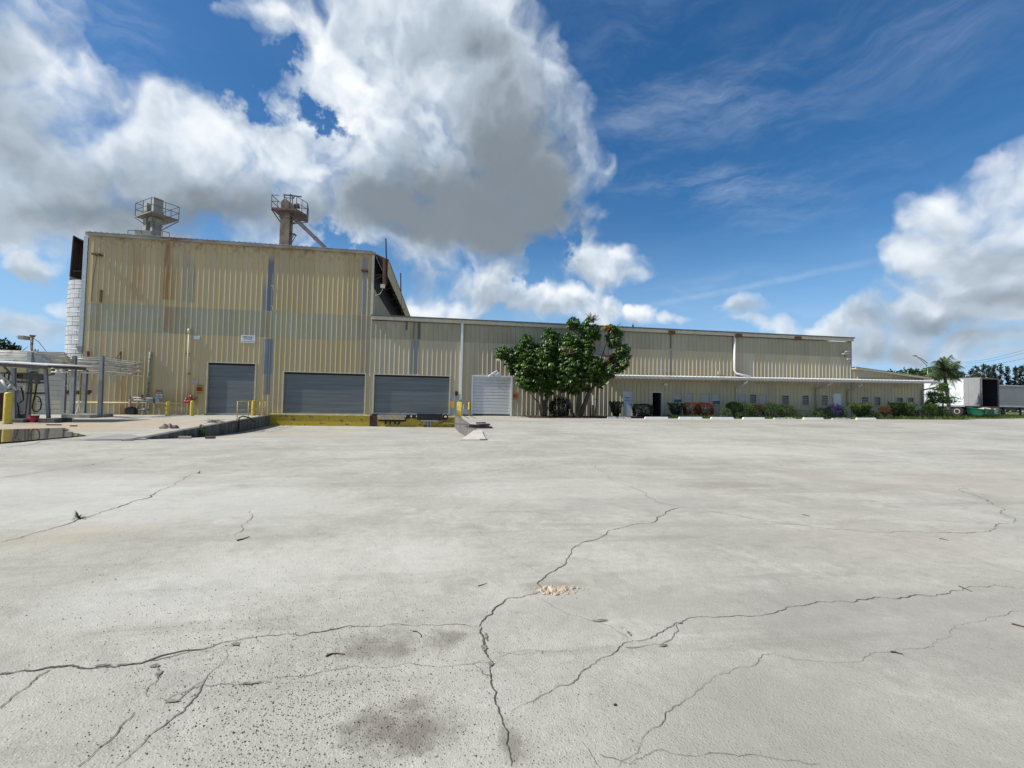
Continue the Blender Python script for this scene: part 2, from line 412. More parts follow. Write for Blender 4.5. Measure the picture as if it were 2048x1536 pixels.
# round grey dirt stains in the foreground and rusty soil near the loading side
def stain(px, py, rx, ry, col, k, seed=0):
    global c
    P = G(px, py)
    dx = n.m('MULTIPLY', n.m('SUBTRACT', sp.outputs[0], P.x), 1/rx); dy = n.m('MULTIPLY', n.m('SUBTRACT', sp.outputs[1], P.y), 1/ry)
    q = n.m('ADD', n.m('MULTIPLY', dx, dx), n.m('MULTIPLY', dy, dy))
    q = n.m('ADD', q, n.m('MULTIPLY_ADD', n.noise(pos, 4.2/max(rx, .35)*.35, 8, .74), 5.6, -2.8))
    c = n.mix(n.m('MULTIPLY', n.ramp(q, -.2, 1.6, 1, 0), k), c, col)
stain(800, 1450, .27, .17, (.165, .15, .13), .88)
stain(755, 1292, .22, .17, (.165, .15, .13), .75)
stain(1500, 1440, .9, .5, (.30, .29, .26), .35)
stain(1850, 1250, 1.6, .8, (.27, .25, .23), .5)
stain(1700, 1480, 1.0, .5, (.27, .26, .235), .45)
stain(120, 980, 3.0, 1.6, (.50, .50, .48), .45)
stain(420, 1010, 2.0, 1.2, (.51, .51, .49), .45)
stain(1500, 900, 5.0, 1.6, (.49, .475, .44), .4)
stain(1900, 960, 4.0, 1.5, (.38, .345, .30), .45)
stain(1750, 1080, 1.6, .7, (.33, .29, .26), .4)
stain(1250, 1200, .8, .5, (.33, .32, .285), .4)
stain(350, 1180, .9, .5, (.50, .50, .48), .4)
stain(700, 1120, 1.2, .6, (.52, .51, .48), .45)
stain(1150, 980, 2.5, 1.0, (.47, .46, .43), .4)
stain(890, 1275, .12, .12, (.18, .165, .145), .75)
stain(1020, 1480, .06, .12, (.18, .165, .145), .8)
stain(1110, 1172, .30, .12, (.24, .22, .195), .6)
stain(830, 955, 1.1, .8, (.27, .27, .25), .5)
stain(1290, 1010, 1.4, .7, (.28, .27, .25), .4)
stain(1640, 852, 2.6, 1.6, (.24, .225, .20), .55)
stain(1470, 970, 1.0, .3, (.27, .22, .17), .5)
stain(180, 1065, .8, .5, (.38, .33, .24), .4)
stain(200, 846, 9.5, 3.6, (.40, .31, .21), .55)
stain(60, 856, 5.0, 3.6, (.36, .28, .19), .5)
stain(440, 868, 2.5, 1.2, (.50, .46, .38), .5)
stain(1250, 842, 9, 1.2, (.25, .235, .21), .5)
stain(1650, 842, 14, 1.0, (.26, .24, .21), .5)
c = n.mix(1.0, c, (1.07, 1.05, .97), 'MULTIPLY')
n.set(b.inputs['Base Color'], c)
n.set(b.inputs['Roughness'], n.ramp(mid, .3, .7, .78, .95)); b.inputs['Specular IOR Level'].default_value = .3
h = n.m('ADD', n.m('MULTIPLY', grit, .5), n.m('MULTIPLY', n.ramp(vor.outputs['Distance'], 0, .5, 1, 0), .35))
h = n.m('ADD', h, n.m('MULTIPLY', fine, 1.2))
bp = n.new('ShaderNodeBump'); bp.inputs['Strength'].default_value = .55; bp.inputs['Distance'].default_value = .012
n.set(bp.inputs['Height'], h); n.set(b.inputs['Normal'], bp.outputs[0])
YARD = mt
ground = gm.build('ground', YARD, smooth=True); tag(ground, kind='structure')

# ------------------------------------------------------------------ cracks in the slab (children of the ground)
CRACKM = mat('crack_soil', (.08, .072, .058), .95, var=.5, scale=30)
CRACKL = mat('crack_fill', (.17, .16, .14), .95, var=.4, scale=30)
def crack(pts, w0, w1=None, m=None, jag=.03, name='crack'):
    w1 = w1 or w0; P = [G(*p) for p in pts]
    if max(p[1] for p in pts) < 1100: w0, w1 = w0*2.0, w1*2.0
    # midpoint subdivision with random offsets
    for lev in range(9):
        Q = [P[0]]
        for a, b2 in zip(P, P[1:]):
            L = (b2-a).length
            if L > .022:
                d = (b2-a); nn = Vector((-d.y, d.x, 0)).normalized()
                Q.append((a+b2)/2 + nn*random.uniform(-1, 1)*L*.13)
            Q.append(b2)
        if len(Q) == len(P) or len(Q) > 1500: P = Q; break
        P = Q
    mb = MB(); k = len(P)
    prev = None
    for i, p in enumerate(P):
        d = (P[min(i+1, k-1)]-P[max(i-1, 0)]); nn = Vector((-d.y, d.x, 0)).normalized()
        t = i/(k-1); w_ = (w0+(w1-w0)*t)*.50*(.25+.9*abs(noise.noise(p*2.3))*1.6+random.uniform(0, .5))
        w_ *= min(1, 12*t+.5, 12*(1-t)+.5)
        z = ground_z(p.x, p.y)+.004
        o_ = random.uniform(-.25, .25)*w_
        mb.v += [tuple(p.xy + nn.xy*(w_/2+o_))+(z,), tuple(p.xy - nn.xy*(w_/2-o_))+(z,)]
        if i: j = 2*i; mb.f.append((j-2, j-1, j+1, j)); mb.mi.append(0)
    return mb.build(name, m or CRACKM, ground)
crack([(1370,1016),(1300,1047),(1210,1070),(1190,1080),(1140,1110),(1120,1135),(1085,1158),(1076,1170),(1090,1183)], .018, .016)
crack([(1090,1183),(1060,1190),(1015,1197),(1000,1210),(985,1228),(962,1246),(958,1254)], .016)
crack([(958,1254),(900,1250),(850,1250),(800,1249),(760,1254),(700,1252),(600,1272),(530,1272),(480,1280),(400,1300),(330,1310),(300,1322),(210,1335),(180,1338),(110,1335),(70,1342),(0,1348)], .010, .020)
crack([(480,1280),(330,1316),(300,1322)], .008)
crack([(963,1254),(967,1290),(968,1300),(978,1318),(980,1345),(982,1370),(992,1385),(990,1400),(998,1420),(1005,1445)], .020, .012)
crack([(1005,1445),(1012,1490),(1020,1515),(1022,1536)], .010)
crack([(1022,1425),(1060,1405),(1110,1375),(1180,1335),(1230,1305),(1265,1282),(1300,1278),(1340,1255),(1365,1243),(1420,1235),(1510,1232),(1600,1212),(1650,1204),(1740,1198),(1830,1190),(1900,1184),(1990,1170),(2048,1178)], .009, .012)
crack([(1250,1295),(1290,1292),(1320,1290),(1345,1275),(1357,1262),(1352,1248)], .009)
crack([(1060,1192),(1100,1210),(1160,1234),(1200,1245),(1250,1272),(1265,1282)], .006, .005, CRACKL)
crack([(990,1315),(1050,1308),(1120,1303),(1240,1295)], .004, .003, CRACKL)
crack([(990,1306),(1100,1304),(1200,1298)], .003, .003, CRACKL)
crack([(978,1325),(940,1329),(900,1333),(835,1330),(815,1326),(770,1336),(640,1345),(600,1355),(500,1366),(440,1368),(400,1372)], .007, .006, CRACKL)
crack([(948,1330),(965,1348),(980,1352)], .008)
crack([(468,1286),(450,1320),(410,1360),(385,1400),(335,1445),(300,1470),(260,1510),(230,1536)], .006, .013, CRACKL)
crack([(400,1372),(345,1392),(330,1408),(355,1402),(375,1385),(405,1362)], .009, .009, CRACKL)
crack([(310,1330),(322,1345),(312,1365),(295,1375),(298,1395)], .010, .006, CRACKL)
crack([(270,1425),(240,1455),(190,1505),(155,1536)], .006, .014, CRACKM)
crack([(100,1340),(60,1370),(20,1400),(0,1418)], .008, .008)
crack([(0,1085),(40,1076),(105,1057),(160,1037),(200,1025),(250,1010),(320,980),(370,955),(395,946)], .014, .008)
crack([(0,956),(60,948),(120,938),(185,930),(240,920),(330,905)], .014, .01, CRACKL)
crack([(0,898),(60,889),(120,878),(190,869)], .03, .03)
crack([(1370,1018),(1410,1022),(1500,1037),(1600,1050),(1700,1060),(1780,1066),(1900,1065),(1990,1055),(2028,1044)], .008, .009, CRACKL)
crack([(2028,1044),(2000,1025),(1960,995),(1930,972)], .01, .01, CRACKL)
crack([(1850,1085),(1900,1100),(1960,1120),(2048,1146)], .008, .008, CRACKL)
crack([(1235,1536),(1290,1470),(1330,1440),(1345,1415),(1390,1385),(1440,1350),(1500,1335),(1545,1308)], .005, .004, CRACKM)
crack([(1545,1308),(1600,1320),(1700,1326),(1780,1305),(1900,1262),(1940,1246),(2000,1232),(2048,1222)], .004, .006, CRACKL)
crack([(1200,1510),(1260,1530),(1320,1500),(1400,1512),(1500,1510),(1560,1520),(1640,1530)], .005, .005, CRACKM)
crack([(1160,1480),(1200,1536)], .004, .004, CRACKL)
crack([(925,1032),(950,1055),(980,1080),(1020,1110),(1070,1140)], .004, .003, CRACKL)
crack([(1190,930),(1210,945),(1250,970),(1310,1000),(1370,1016)], .009, .009, CRACKL)
crack([(500,1020),(480,1050),(470,1075)], .006, .005, CRACKL)
crack([(930,945),(1000,940),(1080,938),(1150,925)], .008, .008, CRACKL)
# broken-out spall patches along the cracks
SPALL = mat('spalled_aggregate', (.19, .18, .155), .95, var=.6, scale=45)
def spall(px, py, rx, ry, seed):
    random.seed(seed); P = G(px, py); mb = MB(); k = 18; ring = []
    for i in range(k):
        t = 2*pi*i/k; r = random.uniform(.55, 1.1)
        x, y = P.x+cos(t)*rx*r, P.y+sin(t)*ry*r
        ring.append((x, y, ground_z(x, y)+.0065))
    mb.face(ring); mb.build('spalled_patch', SPALL, ground)
for a in ((968,1297,.022,.035),(981,1328,.02,.03),(972,1275,.012,.05),(345,1404,.035,.012),(470,1290,.03,.02),(500,1368,.06,.012),(1200,1242,.06,.02),(1258,1268,.012,.03),(1325,1292,.03,.015),(205,1332,.05,.012),(250,1330,.05,.01),(310,1333,.03,.02),(10,1348,.04,.01),(1360,1247,.02,.012),(318,1348,.015,.03)):
    spall(*a, seed=int(a[0]))
random.seed(11)

# ------------------------------------------------------------------ siding
RIB = .3333
def siding_mat(name, base, streaks, dusty=.25, bluish=.5, seed=0.0, top_dirt=None):
    mt = bpy.data.materials.new(name); mt.use_nodes = True; n = NT(mt.node_tree); b = mt.node_tree.nodes['Principled BSDF']
    geo = n.new('ShaderNodeNewGeometry'); pos = geo.outputs['Position']; sp = n.new('ShaderNodeSeparateXYZ'); n.set(sp.inputs[0], pos)
    X, Z = sp.outputs[0], sp.outputs[2]
    # every pan between two ribs has weathered a little differently
    pan = n.m('FLOOR', n.m('MULTIPLY', X, 1/RIB))
    cx = n.new('ShaderNodeCombineXYZ'); n.set(cx.inputs[0], n.m('ADD', pan, seed)); n.set(cx.inputs[2], n.m('MULTIPLY', n.m('FLOOR', n.m('MULTIPLY', Z, .31)), 1.0))
    wn = n.new('ShaderNodeTexWhiteNoise', noise_dimensions='3D'); n.set(wn.inputs[0], cx.outputs[0])
    cloud = n.noise(n.map(pos, (.35, 1, .16)), 1.0, 4, .55)
    streak = n.noise(n.map(pos, (9, 1, .22)), 1.0, 5, .65)
    grey = tuple((x*.55+y*.45) for x, y in zip(base, (.40, .405, .36)))
    c = n.mix(n.m('MULTIPLY', n.ramp(n.m('MULTIPLY_ADD', wn.outputs[0], .5, n.m('MULTIPLY', cloud, .9)), .45, .95), bluish), base, grey)
    oi = n.new('ShaderNodeObjectInfo')
    hs = n.new('ShaderNodeHueSaturation'); n.set(hs.inputs['Color'], c); n.set(hs.inputs['Value'], n.m('MULTIPLY_ADD', oi.outputs['Random'], .16, .92)); c = hs.outputs[0]
    dark = tuple(x*.62 for x in base)
    c = n.mix(n.m('MULTIPLY', n.ramp(streak, .48, .8), dusty), c, dark)
    c = n.mix(n.m('MULTIPLY', n.ramp(n.noise(pos, 22, 4, .7), .5, .8), .12), c, (.2, .17, .11))
    wob = n.m('MULTIPLY_ADD', n.noise(n.map(pos, (5, 1, .8)), 1.0, 4, .6), .24, -.12)
    for (x0, x1, z0, z1, col, k, soft, ztop) in streaks:
        xx = n.m('ADD', X, wob) if soft > .04 else X
        a = n.m('MULTIPLY', n.ramp(xx, x0-soft, x0+soft), n.ramp(xx, x1-soft, x1+soft, 1, 0))
        a = n.m('MULTIPLY', a, n.m('MULTIPLY', n.ramp(Z, z0-.03, z0+.03), n.ramp(Z, z1-ztop, z1+.03, 1, 0)))
        if soft > .04: a = n.m('MULTIPLY', a, n.ramp(n.noise(n.map(pos, (7, 1, .35)), 1.3, 5, .6), .3, .62, .25, 1))
        c = n.mix(n.m('MULTIPLY', a, k), c, col)
    if top_dirt:
        (z0, z1, col, k) = top_dirt
        a = n.m('MULTIPLY', n.ramp(Z, z0, z1), n.ramp(n.noise(n.map(pos, (3, 1, 2.0)), 1.4, 6, .7), .42, .66))
        c = n.mix(n.m('MULTIPLY', a, k), c, col)
    n.set(b.inputs['Base Color'], c)
    n.set(b.inputs['Roughness'], n.ramp(streak, .3, .7, .42, .62)); b.inputs['Specular IOR Level'].default_value = .4
    bp = n.new('ShaderNodeBump'); bp.inputs['Strength'].default_value = .25; bp.inputs['Distance'].default_value = .03
    n.set(bp.inputs['Height'], n.noise(n.map(pos, (2.4, 1, .7)), 1.0, 3, .5)); n.set(b.inputs['Normal'], bp.outputs[0])
    return mt
def fx(px, py=660): return F(px, py, D).x
def fz(px, py): return F(px, py, D).z
RUST = (.27, .105, .03); RUSTL = (.34, .19, .07); SLATE = (.115, .15, .185); SLATEL = (.20, .235, .25); MOLD = (.045, .043, .035)
S_TOP = [(fx(328,540),fx(340,540),fz(340,600),fz(340,480),RUST,.75,.08,.4),(fx(343,540),fx(356,540),fz(340,600),fz(340,500),RUSTL,.65,.12,1.5),
         (fx(262,540),fx(288,540),fz(270,600),fz(270,480),RUSTL,.40,.25,1.0),(fx(382,560),fx(390,560),fz(386,605),fz(386,505),SLATE,.62,.06,1.8),(fx(365,560),fx(382,560),fz(386,605),fz(386,480),SLATEL,.4,.08,1.8),
         (fx(536,560),fx(547,560),fz(540,622),fz(540,508),SLATE,.9,.02,.7),(fx(527,560),fx(536,560),fz(540,622),fz(540,540),SLATEL,.9,.03,1.9),
         (fx(724,560),fx(735,560),fz(730,630),fz(730,512),SLATEL,.7,.02,.3),(fx(738,560),fx(744,560),fz(730,630),fz(730,540),SLATE,.4,.04,1.0)]
S_MID = [(fx(328,640),fx(342,640),fz(340,664),fz(340,600),RUST,.55,.10,.1),(fx(344,640),fx(356,640),fz(340,700),fz(340,600),RUSTL,.4,.15,.1),(fx(524,640),fx(548,640),fz(530,677),fz(530,618),(.21,.17,.12),.45,.1,.3),
         (fx(190,640),fx(200,640),fz(195,664),fz(195,600),(.26,.20,.11),.5,.1,.2),(fx(716,640),fx(742,640),fz(730,680),fz(730,625),(.20,.17,.13),.4,.1,.2)]
S_LOW = [(fx(525,740),fx(545,740),fz(530,748),fz(530,677),SLATEL,.8,.02,.05),(fx(534,740),fx(541,740),fz(530,789),fz(530,677),SLATE,.9,.015,.05),(fx(527,740),fx(534,740),fz(530,790),fz(530,700),SLATE,.35,.03,.5),
         (fx(235,820),fx(275,820),fz(250,832),fz(250,800),RUST,.75,.3,.7),(fx(232,760),fx(262,760),fz(240,800),fz(240,745),RUSTL,.45,.2,.3),(fx(335,790),fx(400,790),fz(360,812),fz(360,770),RUSTL,.45,.3,.8),
         (fx(718,720),fx(744,720),fz(730,748),fz(730,680),SLATE,.3,.03,.2),(fx(165,760),fx(200,760),fz(180,800),fz(180,740),RUSTL,.3,.3,.3)]
S_LOWUP = [(fx(811,660),fx(815,660),fz(813,660),fz(813,640),MOLD,.9,.03,.1),(fx(826,660),fx(829,660),fz(828,679),fz(828,640),MOLD,.7,.03,.1),(fx(835,660),fx(841,660),fz(838,679),fz(838,640),MOLD,.95,.03,.1),(fx(822,660),fx(842,660),fz(830,679),fz(830,640),(.17,.15,.12),.6,.1,.2),(fx(804,660),fx(812,660),fz(808,679),fz(808,640),(.2,.19,.17),.5,.1,.2),
           (fx(1339,680),fx(1343,680),fz(1341,697),fz(1341,662),(.09,.065,.05),.9,.03,.4)]
S_LOWLO = [(fx(821,710),fx(838,710),fz(830,748),fz(830,679),SLATE,.62,.02,.05),(fx(1339,715),fx(1344,715),fz(1341,750),fz(1341,697),(.15,.13,.12),.55,.03,.1),(fx(1190,700),fx(1224,700),fz(1200,712),fz(1200,690),(.26,.27,.27),.7,.02,.05),
           (fx(1330,745),fx(1350,745),fz(1341,752),fz(1341,742),(.33,.24,.10),.6,.08,.2),(fx(897,800),fx(918,800),fz(905,829),fz(905,790),(.33,.38,.43),.8,.04,.1),(fx(590,720),fx(640,720),fz(600,748),fz(600,680),SLATEL,.25,.1,.5)]
TAN = (.48, .375, .19)
M_TOP = siding_mat('siding_tan_upper', TAN, S_TOP, .30, .30, 0, (fz(460, 520), fz(460, 484), (.24, .105, .05), .85))
M_MID = siding_mat('siding_grey_middle', (.37, .335, .21), S_MID, .45, .6, 50)
M_LOW = siding_mat('siding_tan_lower', (.485, .385, .20), S_LOW, .30, .5, 90)
M_LUP = siding_mat('siding_weathered_upper', (.335, .295, .185), S_LOWUP, .45, .5, 130, (fz(1450, 684), fz(1450, 668), (.19, .17, .13), .25))
M_LLO = siding_mat('siding_pale_lower', (.465, .39, .25), S_LOWLO, .28, .75, 170)
M_OFF = siding_mat('siding_office', (.47, .41, .25), [], .25, .45, 210)
M_TRIM = mat('cream_trim', (.50, .45, .32), .5, var=.12, dirt=(.26, .16, .08), dscale=2.5, dlo=.6, dhi=.8)
M_RUSTTRIM = mat('rusty_eave_trim', (.34, .32, .27), .6, var=.2, scale=2, dirt=(.20, .10, .05), dscale=.9, dlo=.50, dhi=.68, stretch=(.6, 1, 2))
M_ROOF = mat('roof_sheet', (.40, .40, .37), .5, metal=.1, var=.25, scale=1.5, dirt=(.2, .17, .13))
M_WHITE = mat('white_paint', (.70, .70, .67), .45, var=.06, dirt=(.48, .46, .40), dscale=3, dlo=.55, dhi=.8)
M_GALV = mat('galvanised', (.46, .49, .49), .42, metal=.5, var=.15, scale=6)
M_RUST = mat('rust', (.14, .062, .035), .9, var=.45, scale=9, bump=.3)
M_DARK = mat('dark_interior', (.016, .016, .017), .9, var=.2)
M_BLACK = mat('black_rubber', (.022, .021, .021), .85, var=.3, bump=.3)
M_YEL = mat('yellow_safety_paint', (.60, .45, .045), .55, var=.12, scale=5, dirt=(.26, .19, .06), dscale=4, dlo=.56, dhi=.76)
M_YELW = mat('worn_yellow_paint', (.50, .35, .025), .6, var=.2, scale=4, dirt=(.10, .085, .06), dscale=4.0, dlo=.52, dhi=.66)
M_CONC = mat('old_concrete', (.30, .29, .26), .9, var=.25, scale=3, bump=.4, dirt=(.11, .105, .10), dscale=1.7, dlo=.5, dhi=.75, stretch=(1, 1, .4))
M_CONCD = mat('mouldy_concrete', (.135, .135, .125), .92, var=.35, scale=2.5, bump=.4, dirt=(.045, .048, .042), dscale=2.0, dlo=.42, dhi=.65, stretch=(1, 1, .5))
M_CONCL = mat('pale_concrete', (.50, .47, .41), .9, var=.12, scale=4, bump=.3)
M_RED = mat('red_paint', (.33, .035, .03), .5, var=.25, scale=9)
M_SGREY = mat('grey_steel_paint', (.30, .31, .30), .5, metal=.1, var=.15, scale=4, dirt=(.16, .13, .12), dscale=6, dlo=.6, dhi=.8)
M_SLAT = mat('roll_door_grey', (.155, .175, .178), .38, metal=.25, var=.20, scale=1.4, stretch=(.15, 1, 5), dirt=(.15, .165, .165), dscale=1.5)
M_SECT = mat('sectional_door_white', (.60, .60, .58), .5, var=.07, scale=2, dirt=(.42, .41, .37), dscale=2, dlo=.55, dhi=.8)
M_SECTT = mat('sectional_door_cream', (.46, .42, .33), .5, var=.08, scale=2, objvar=.04)
M_TXT = mat('black_print', (.02, .025, .04), .6)

def siding(parent, x0, x1, bands, openings, ref=0, name='wall_panel', y=D, per=3):
    """ribbed wall sheets three ribs wide: bands = (z0, z1, material, y offset); openings = (xa, xb, za, zb)"""
    W_ = RIB*per; k0 = math.floor(x0/W_); cache = {}
    k = k0
    while k*W_ < x1-1e-6:
        a, b_ = max(x0, k*W_), min(x1, (k+1)*W_)
        for bi, (z0, z1, m, yo) in enumerate(bands):
            op = [q for q in openings if q[0] < b_ and q[1] > a and q[2] < z1 and q[3] > z0]
            full = (b_-a) > W_-1e-4 and not op
            zz1 = z1 if not callable(z1) else None
            if full and bi in cache and zz1 is not None:
                o = bpy.data.objects.new(name, cache[bi]); COL.objects.link(o); o.parent = parent
                o.matrix_parent_inverse = parent_world(parent).inverted(); o.location = (k*W_, y, 0)
                k_ = o; continue
            xs = []
            for r in range(per):
                s = k*W_+r*RIB
                xs += [(s, 0), (s+.205, 0), (s+.235, -.034), (s+.275, -.034), (s+.305, 0)]
            xs.append((k*W_+W_, 0))
            cuts = sorted(set([a, b_]+[c_ for q in op for c_ in q[:2] if a < c_ < b_]))
            def yv(x):
                for (p, u), (q, v) in zip(xs, xs[1:]):
                    if p-1e-9 <= x <= q+1e-9: return u+(v-u)*(x-p)/(q-p) if q > p else u
                return 0
            xx = sorted(set([round(p, 5) for p, _ in xs if a-1e-6 <= p <= b_+1e-6]+[round(c_, 5) for c_ in cuts]))
            rects = []
            for p, q in zip(xx, xx[1:]):
                if q-p < 1e-4: continue
                mid = (p+q)/2; zt = z1(mid) if callable(z1) else z1
                iv = [(z0, zt)]
                for o_ in op:
                    if o_[0] < mid < o_[1]:
                        nv = []
                        for (u, v) in iv:
                            if o_[2] > u: nv.append((u, min(v, o_[2])))
                            if o_[3] < v: nv.append((max(u, o_[3]), v))
                        iv = [t for t in nv if t[1]-t[0] > 1e-3]
                rects += [(p, q, u, v) for (u, v) in iv]
            comp = list(range(len(rects)))
            def find(i):
                while comp[i] != i: i = comp[i]
                return i
            for i in range(len(rects)):
                for j in range(i):
                    if abs(rects[j][1]-rects[i][0]) < 1e-5 and min(rects[i][3], rects[j][3])-max(rects[i][2], rects[j][2]) > 1e-3: comp[find(i)] = find(j)
            for root in sorted(set(find(i) for i in range(len(rects)))):
                mb = MB(); lx = k*W_ if full else 0; ly = y if full else 0
                for i, (p, q, u, v) in enumerate(rects):
                    if find(i) == root: mb.face([(p-lx, y-ly+yv(p)+yo, u), (q-lx, y-ly+yv(q)+yo, u), (q-lx, y-ly+yv(q)+yo, v), (p-lx, y-ly+yv(p)+yo, v)])
                o = mb.build(name, m, parent, loc=(0, 0, 0)); o.matrix_parent_inverse = parent_world(parent).inverted()
                if full:
                    o.location = (k*W_, y, 0)
                    if zz1 is not None: cache[bi] = o.data
        k += 1

def slat_curtain(parent, xa, xb, za, zb, y, m):
    mb = MB(); z = za; pitch = .085
    while z < zb-1e-3:
        t = min(zb, z+pitch)
        prof = [(y, z), (y-.018, z+pitch*.25), (y-.018, z+pitch*.65), (y, z+pitch*.9), (y, t)]
        prof = [(a, min(b_, t)) for a, b_ in prof]
        for (ya, p), (yb, q) in zip(prof, prof[1:]):
            if q-p > 1e-4: mb.face([(xa, ya, p), (xb, ya, p), (xb, yb, q), (xa, yb, q)])
        z = t
    o = mb.build('slat_curtain', m, parent); o['kind'] = 'stuff'; return o

def roll_door(b, pa, pb, ptop, pbot, name='roll_up_door', guide='left'):
    xa, xb = fx(pa, 790), fx(pb, 790); za, zt = fz((pa+pb)/2, pbot), fz((pa+pb)/2, ptop)
    fr = MB()
    fr.box((xa-.09, D-.06, za), (xa-.003, D+.12, zt+.06)).box((xb+.003, D-.06, za), (xb+.09, D+.12, zt+.06)).box((xa-.003, D-.055, zt), (xb+.003, D+.12, zt+.058))
    f = fr.build(name, M_TRIM, b)
    slat_curtain(f, xa, xb, za-.05, zt, D+.10, M_SLAT)
    bb = MB().box((xa, D+.04, za-.03), (xb, D+.095, za+.09)); bb.build('bottom_bar', M_SGREY, f)
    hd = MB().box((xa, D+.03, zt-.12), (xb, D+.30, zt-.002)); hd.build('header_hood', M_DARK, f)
    return (xa-.09, xb+.09, za-.3, zt+.06)

def sect_door(b, xa, xb, za, zt, nrow, m, frame_m, name='sectional_door'):
    fr = MB().box((xa-.13, D-.07, za-.1), (xa-.003, D+.1, zt+.12)).box((xb+.003, D-.07, za-.1), (xb+.13, D+.1, zt+.12)).box((xa-.003, D-.065, zt+.003), (xb+.003, D+.1, zt+.118))
    f = fr.build(name, frame_m, b); h = (zt-za)/nrow
    for i in range(nrow):
        s = MB(); z0 = za+i*h+.008; z1 = za+(i+1)*h-.008
        s.box((xa+.01, D+.03, z0), (xb-.01, D+.07, z1))
        for q in (.33, .66): s.box((xa+.01, D+.022, z0+(z1-z0)*q-.02), (xb-.01, D+.03, z0+(z1-z0)*q+.02))
        s.build('door_section', m, f)
    MB().box((xa, D+.08, za-.05), (xb, D+.1, zt)).build('backing', M_DARK, f)
    return (xa-.13, xb+.13, za-.1, zt+.12)

# ------------------------------------------------------------------ tall warehouse
TX0, TX1 = fx(172, 600), fx(745, 600)
TZ = fz(745, 509); TZB = 0
SE1, SE2 = fz(460, 619), fz(496, 673)
tall = thing('tall_warehouse', ((TX0+TX1)/2, D, 0), 'tall tan ribbed metal warehouse with rust streaks and two roof towers above it', 'warehouse')
op1 = roll_door(tall, 414.5, 508.5, 726.5, 829)
op2 = roll_door(tall, 567, 729, 746, 828.5)
siding(tall, TX0, TX1, [(SE1, TZ, M_TOP, -.004), (SE2, SE1+.05, M_MID, 0), (-.4, SE2+.05, M_LOW, .004)], [op1, op2])
eave = MB().box((TX0-.12, D-.20, TZ-.02), (TX1+.12, D+.02, TZ+.17)); eave.build('eave_trim', M_RUSTTRIM, tall)
rf = MB(); nrib = int((TX1-TX0)/RIB)
TD = 30
pts = []
for i in range(nrib+1):
    x = TX0-.1+i*RIB
    pts += [(x, 0), (x+.2, 0), (x+.225, .05), (x+.28, .05), (x+.305, 0)]
for (xa, ha), (xb, hb) in zip(pts, pts[1:]):
    rf.face([(xa, D-.26, TZ+.18+ha), (xb, D-.26, TZ+.18+hb), (xb, D+TD/2, TZ+.45+hb), (xa, D+TD/2, TZ+.45+ha)])
    rf.face([(xa, D-.26, TZ+.165), (xb, D-.26, TZ+.165), (xb, D-.26, TZ+.18+hb), (xa, D-.26, TZ+.18+ha)])
rf.face([(TX0-.1, D+TD/2, TZ+.45), (TX1+.1, D+TD/2, TZ+.45), (TX1+.1, D+TD, TZ+.18), (TX0-.1, D+TD, TZ+.18)])
rf.build('roof', M_ROOF, tall)
ct = MB().box((TX1-.11, D-.06, fz(745, 632)), (TX1+.05, D+.1, TZ)); ct.build('corner_trim', M_TRIM, tall)
# left corner: gutter downspout and return wall
lw = MB().box((TX0+.01, D+.02, -.4), (TX0+.03, D+TD, TZ)); lw.build('side_wall', M_LOW, tall)
bw = MB().box((TX0, D+TD, -.4), (TX1, D+TD+.03, TZ)); bw.build('back_wall', M_LOW, tall)
ds = MB().box((TX0-.30, D-.02, fz(172, 693)), (TX0-.06, D+.20, TZ-.05)); ds.build('downspout', M_GALV, tall)
hp = MB(); zc = fz(172, 693)
hp.hexa([(TX0-.26, D+.0, zc-.42), (TX0-.10, D+.0, zc-.42), (TX0-.10, D+.15, zc-.42), (TX0-.26, D+.15, zc-.42)], [(TX0-.36, D-.12, zc), (TX0+.0, D-.12, zc), (TX0+.0, D+.24, zc), (TX0-.36, D+.24, zc)])
hp.build('downspout_hopper', M_SGREY, tall)
# right side wall with a protruding clad hood high up
HX = TX1+.95; HZ0, HZ1 = fz(751, 548), TZ+.12
rs = MB().box((TX1-.03, D+.02, -.4), (TX1-.01, D+TD, HZ0-.9)); rs.build('side_wall', M_LOW, tall)
rib = MB(); y = D+.9
while y < D+TD:
    rib.box((TX1-.01, y, 6), (TX1+.02, y+.05, HZ0-.92)); y += RIB*2
rib.build('side_wall_ribs', M_LOW, tall)
def hood(sgn, xw, m_in):
    hb = MB(); y0, y1 = D+.35, D+TD; xo = xw+sgn*.95
    pr = [(0, .0), (.2, 0), (.225, .03), (.28, .03), (.3333, 0)]
    y = y0
    while y < y1:
        q = [(y+a, h_) for a, h_ in pr]
        for (ya, ha), (yb, hb_) in zip(q, q[1:]):
            hb.face([(xo+sgn*ha, ya, HZ0), (xo+sgn*hb_, yb, HZ0), (xo+sgn*hb_, yb, HZ1-.35), (xo+sgn*ha, ya, HZ1-.35)])
        y += RIB
    hb.face([(xw, y0-.1, HZ1+.03), (xo+sgn*.06, y0-.1, HZ1-.33), (xo+sgn*.06, y1, HZ1-.33), (xw, y1, HZ1+.03)])
    h_ = hb.build('side_hood', M_TOP, tall)
    inn = MB().box((xw-sgn*.02, y0, HZ0-.9), (xw, y1, HZ1)); inn.build('hood_shade_sheet', m_in, h_)  # dark sheet on the side wall paints in the shade under the hood
    fr = MB()
    for yy in [y0+i*3.7 for i in range(9)]:
        fr.bar((xw, yy, HZ1-.1), (xo-sgn*.03, yy, HZ1-.42), .06); fr.bar((xo-sgn*.03, yy, HZ0), (xo-sgn*.03, yy, HZ1-.4), .06); fr.bar((xw, yy, HZ0-.3), (xo-sgn*.03, yy, HZ0+.1), .05)
    fr.build('hood_frame', M_RUST, h_)
hood(1, TX1, M_DARK)
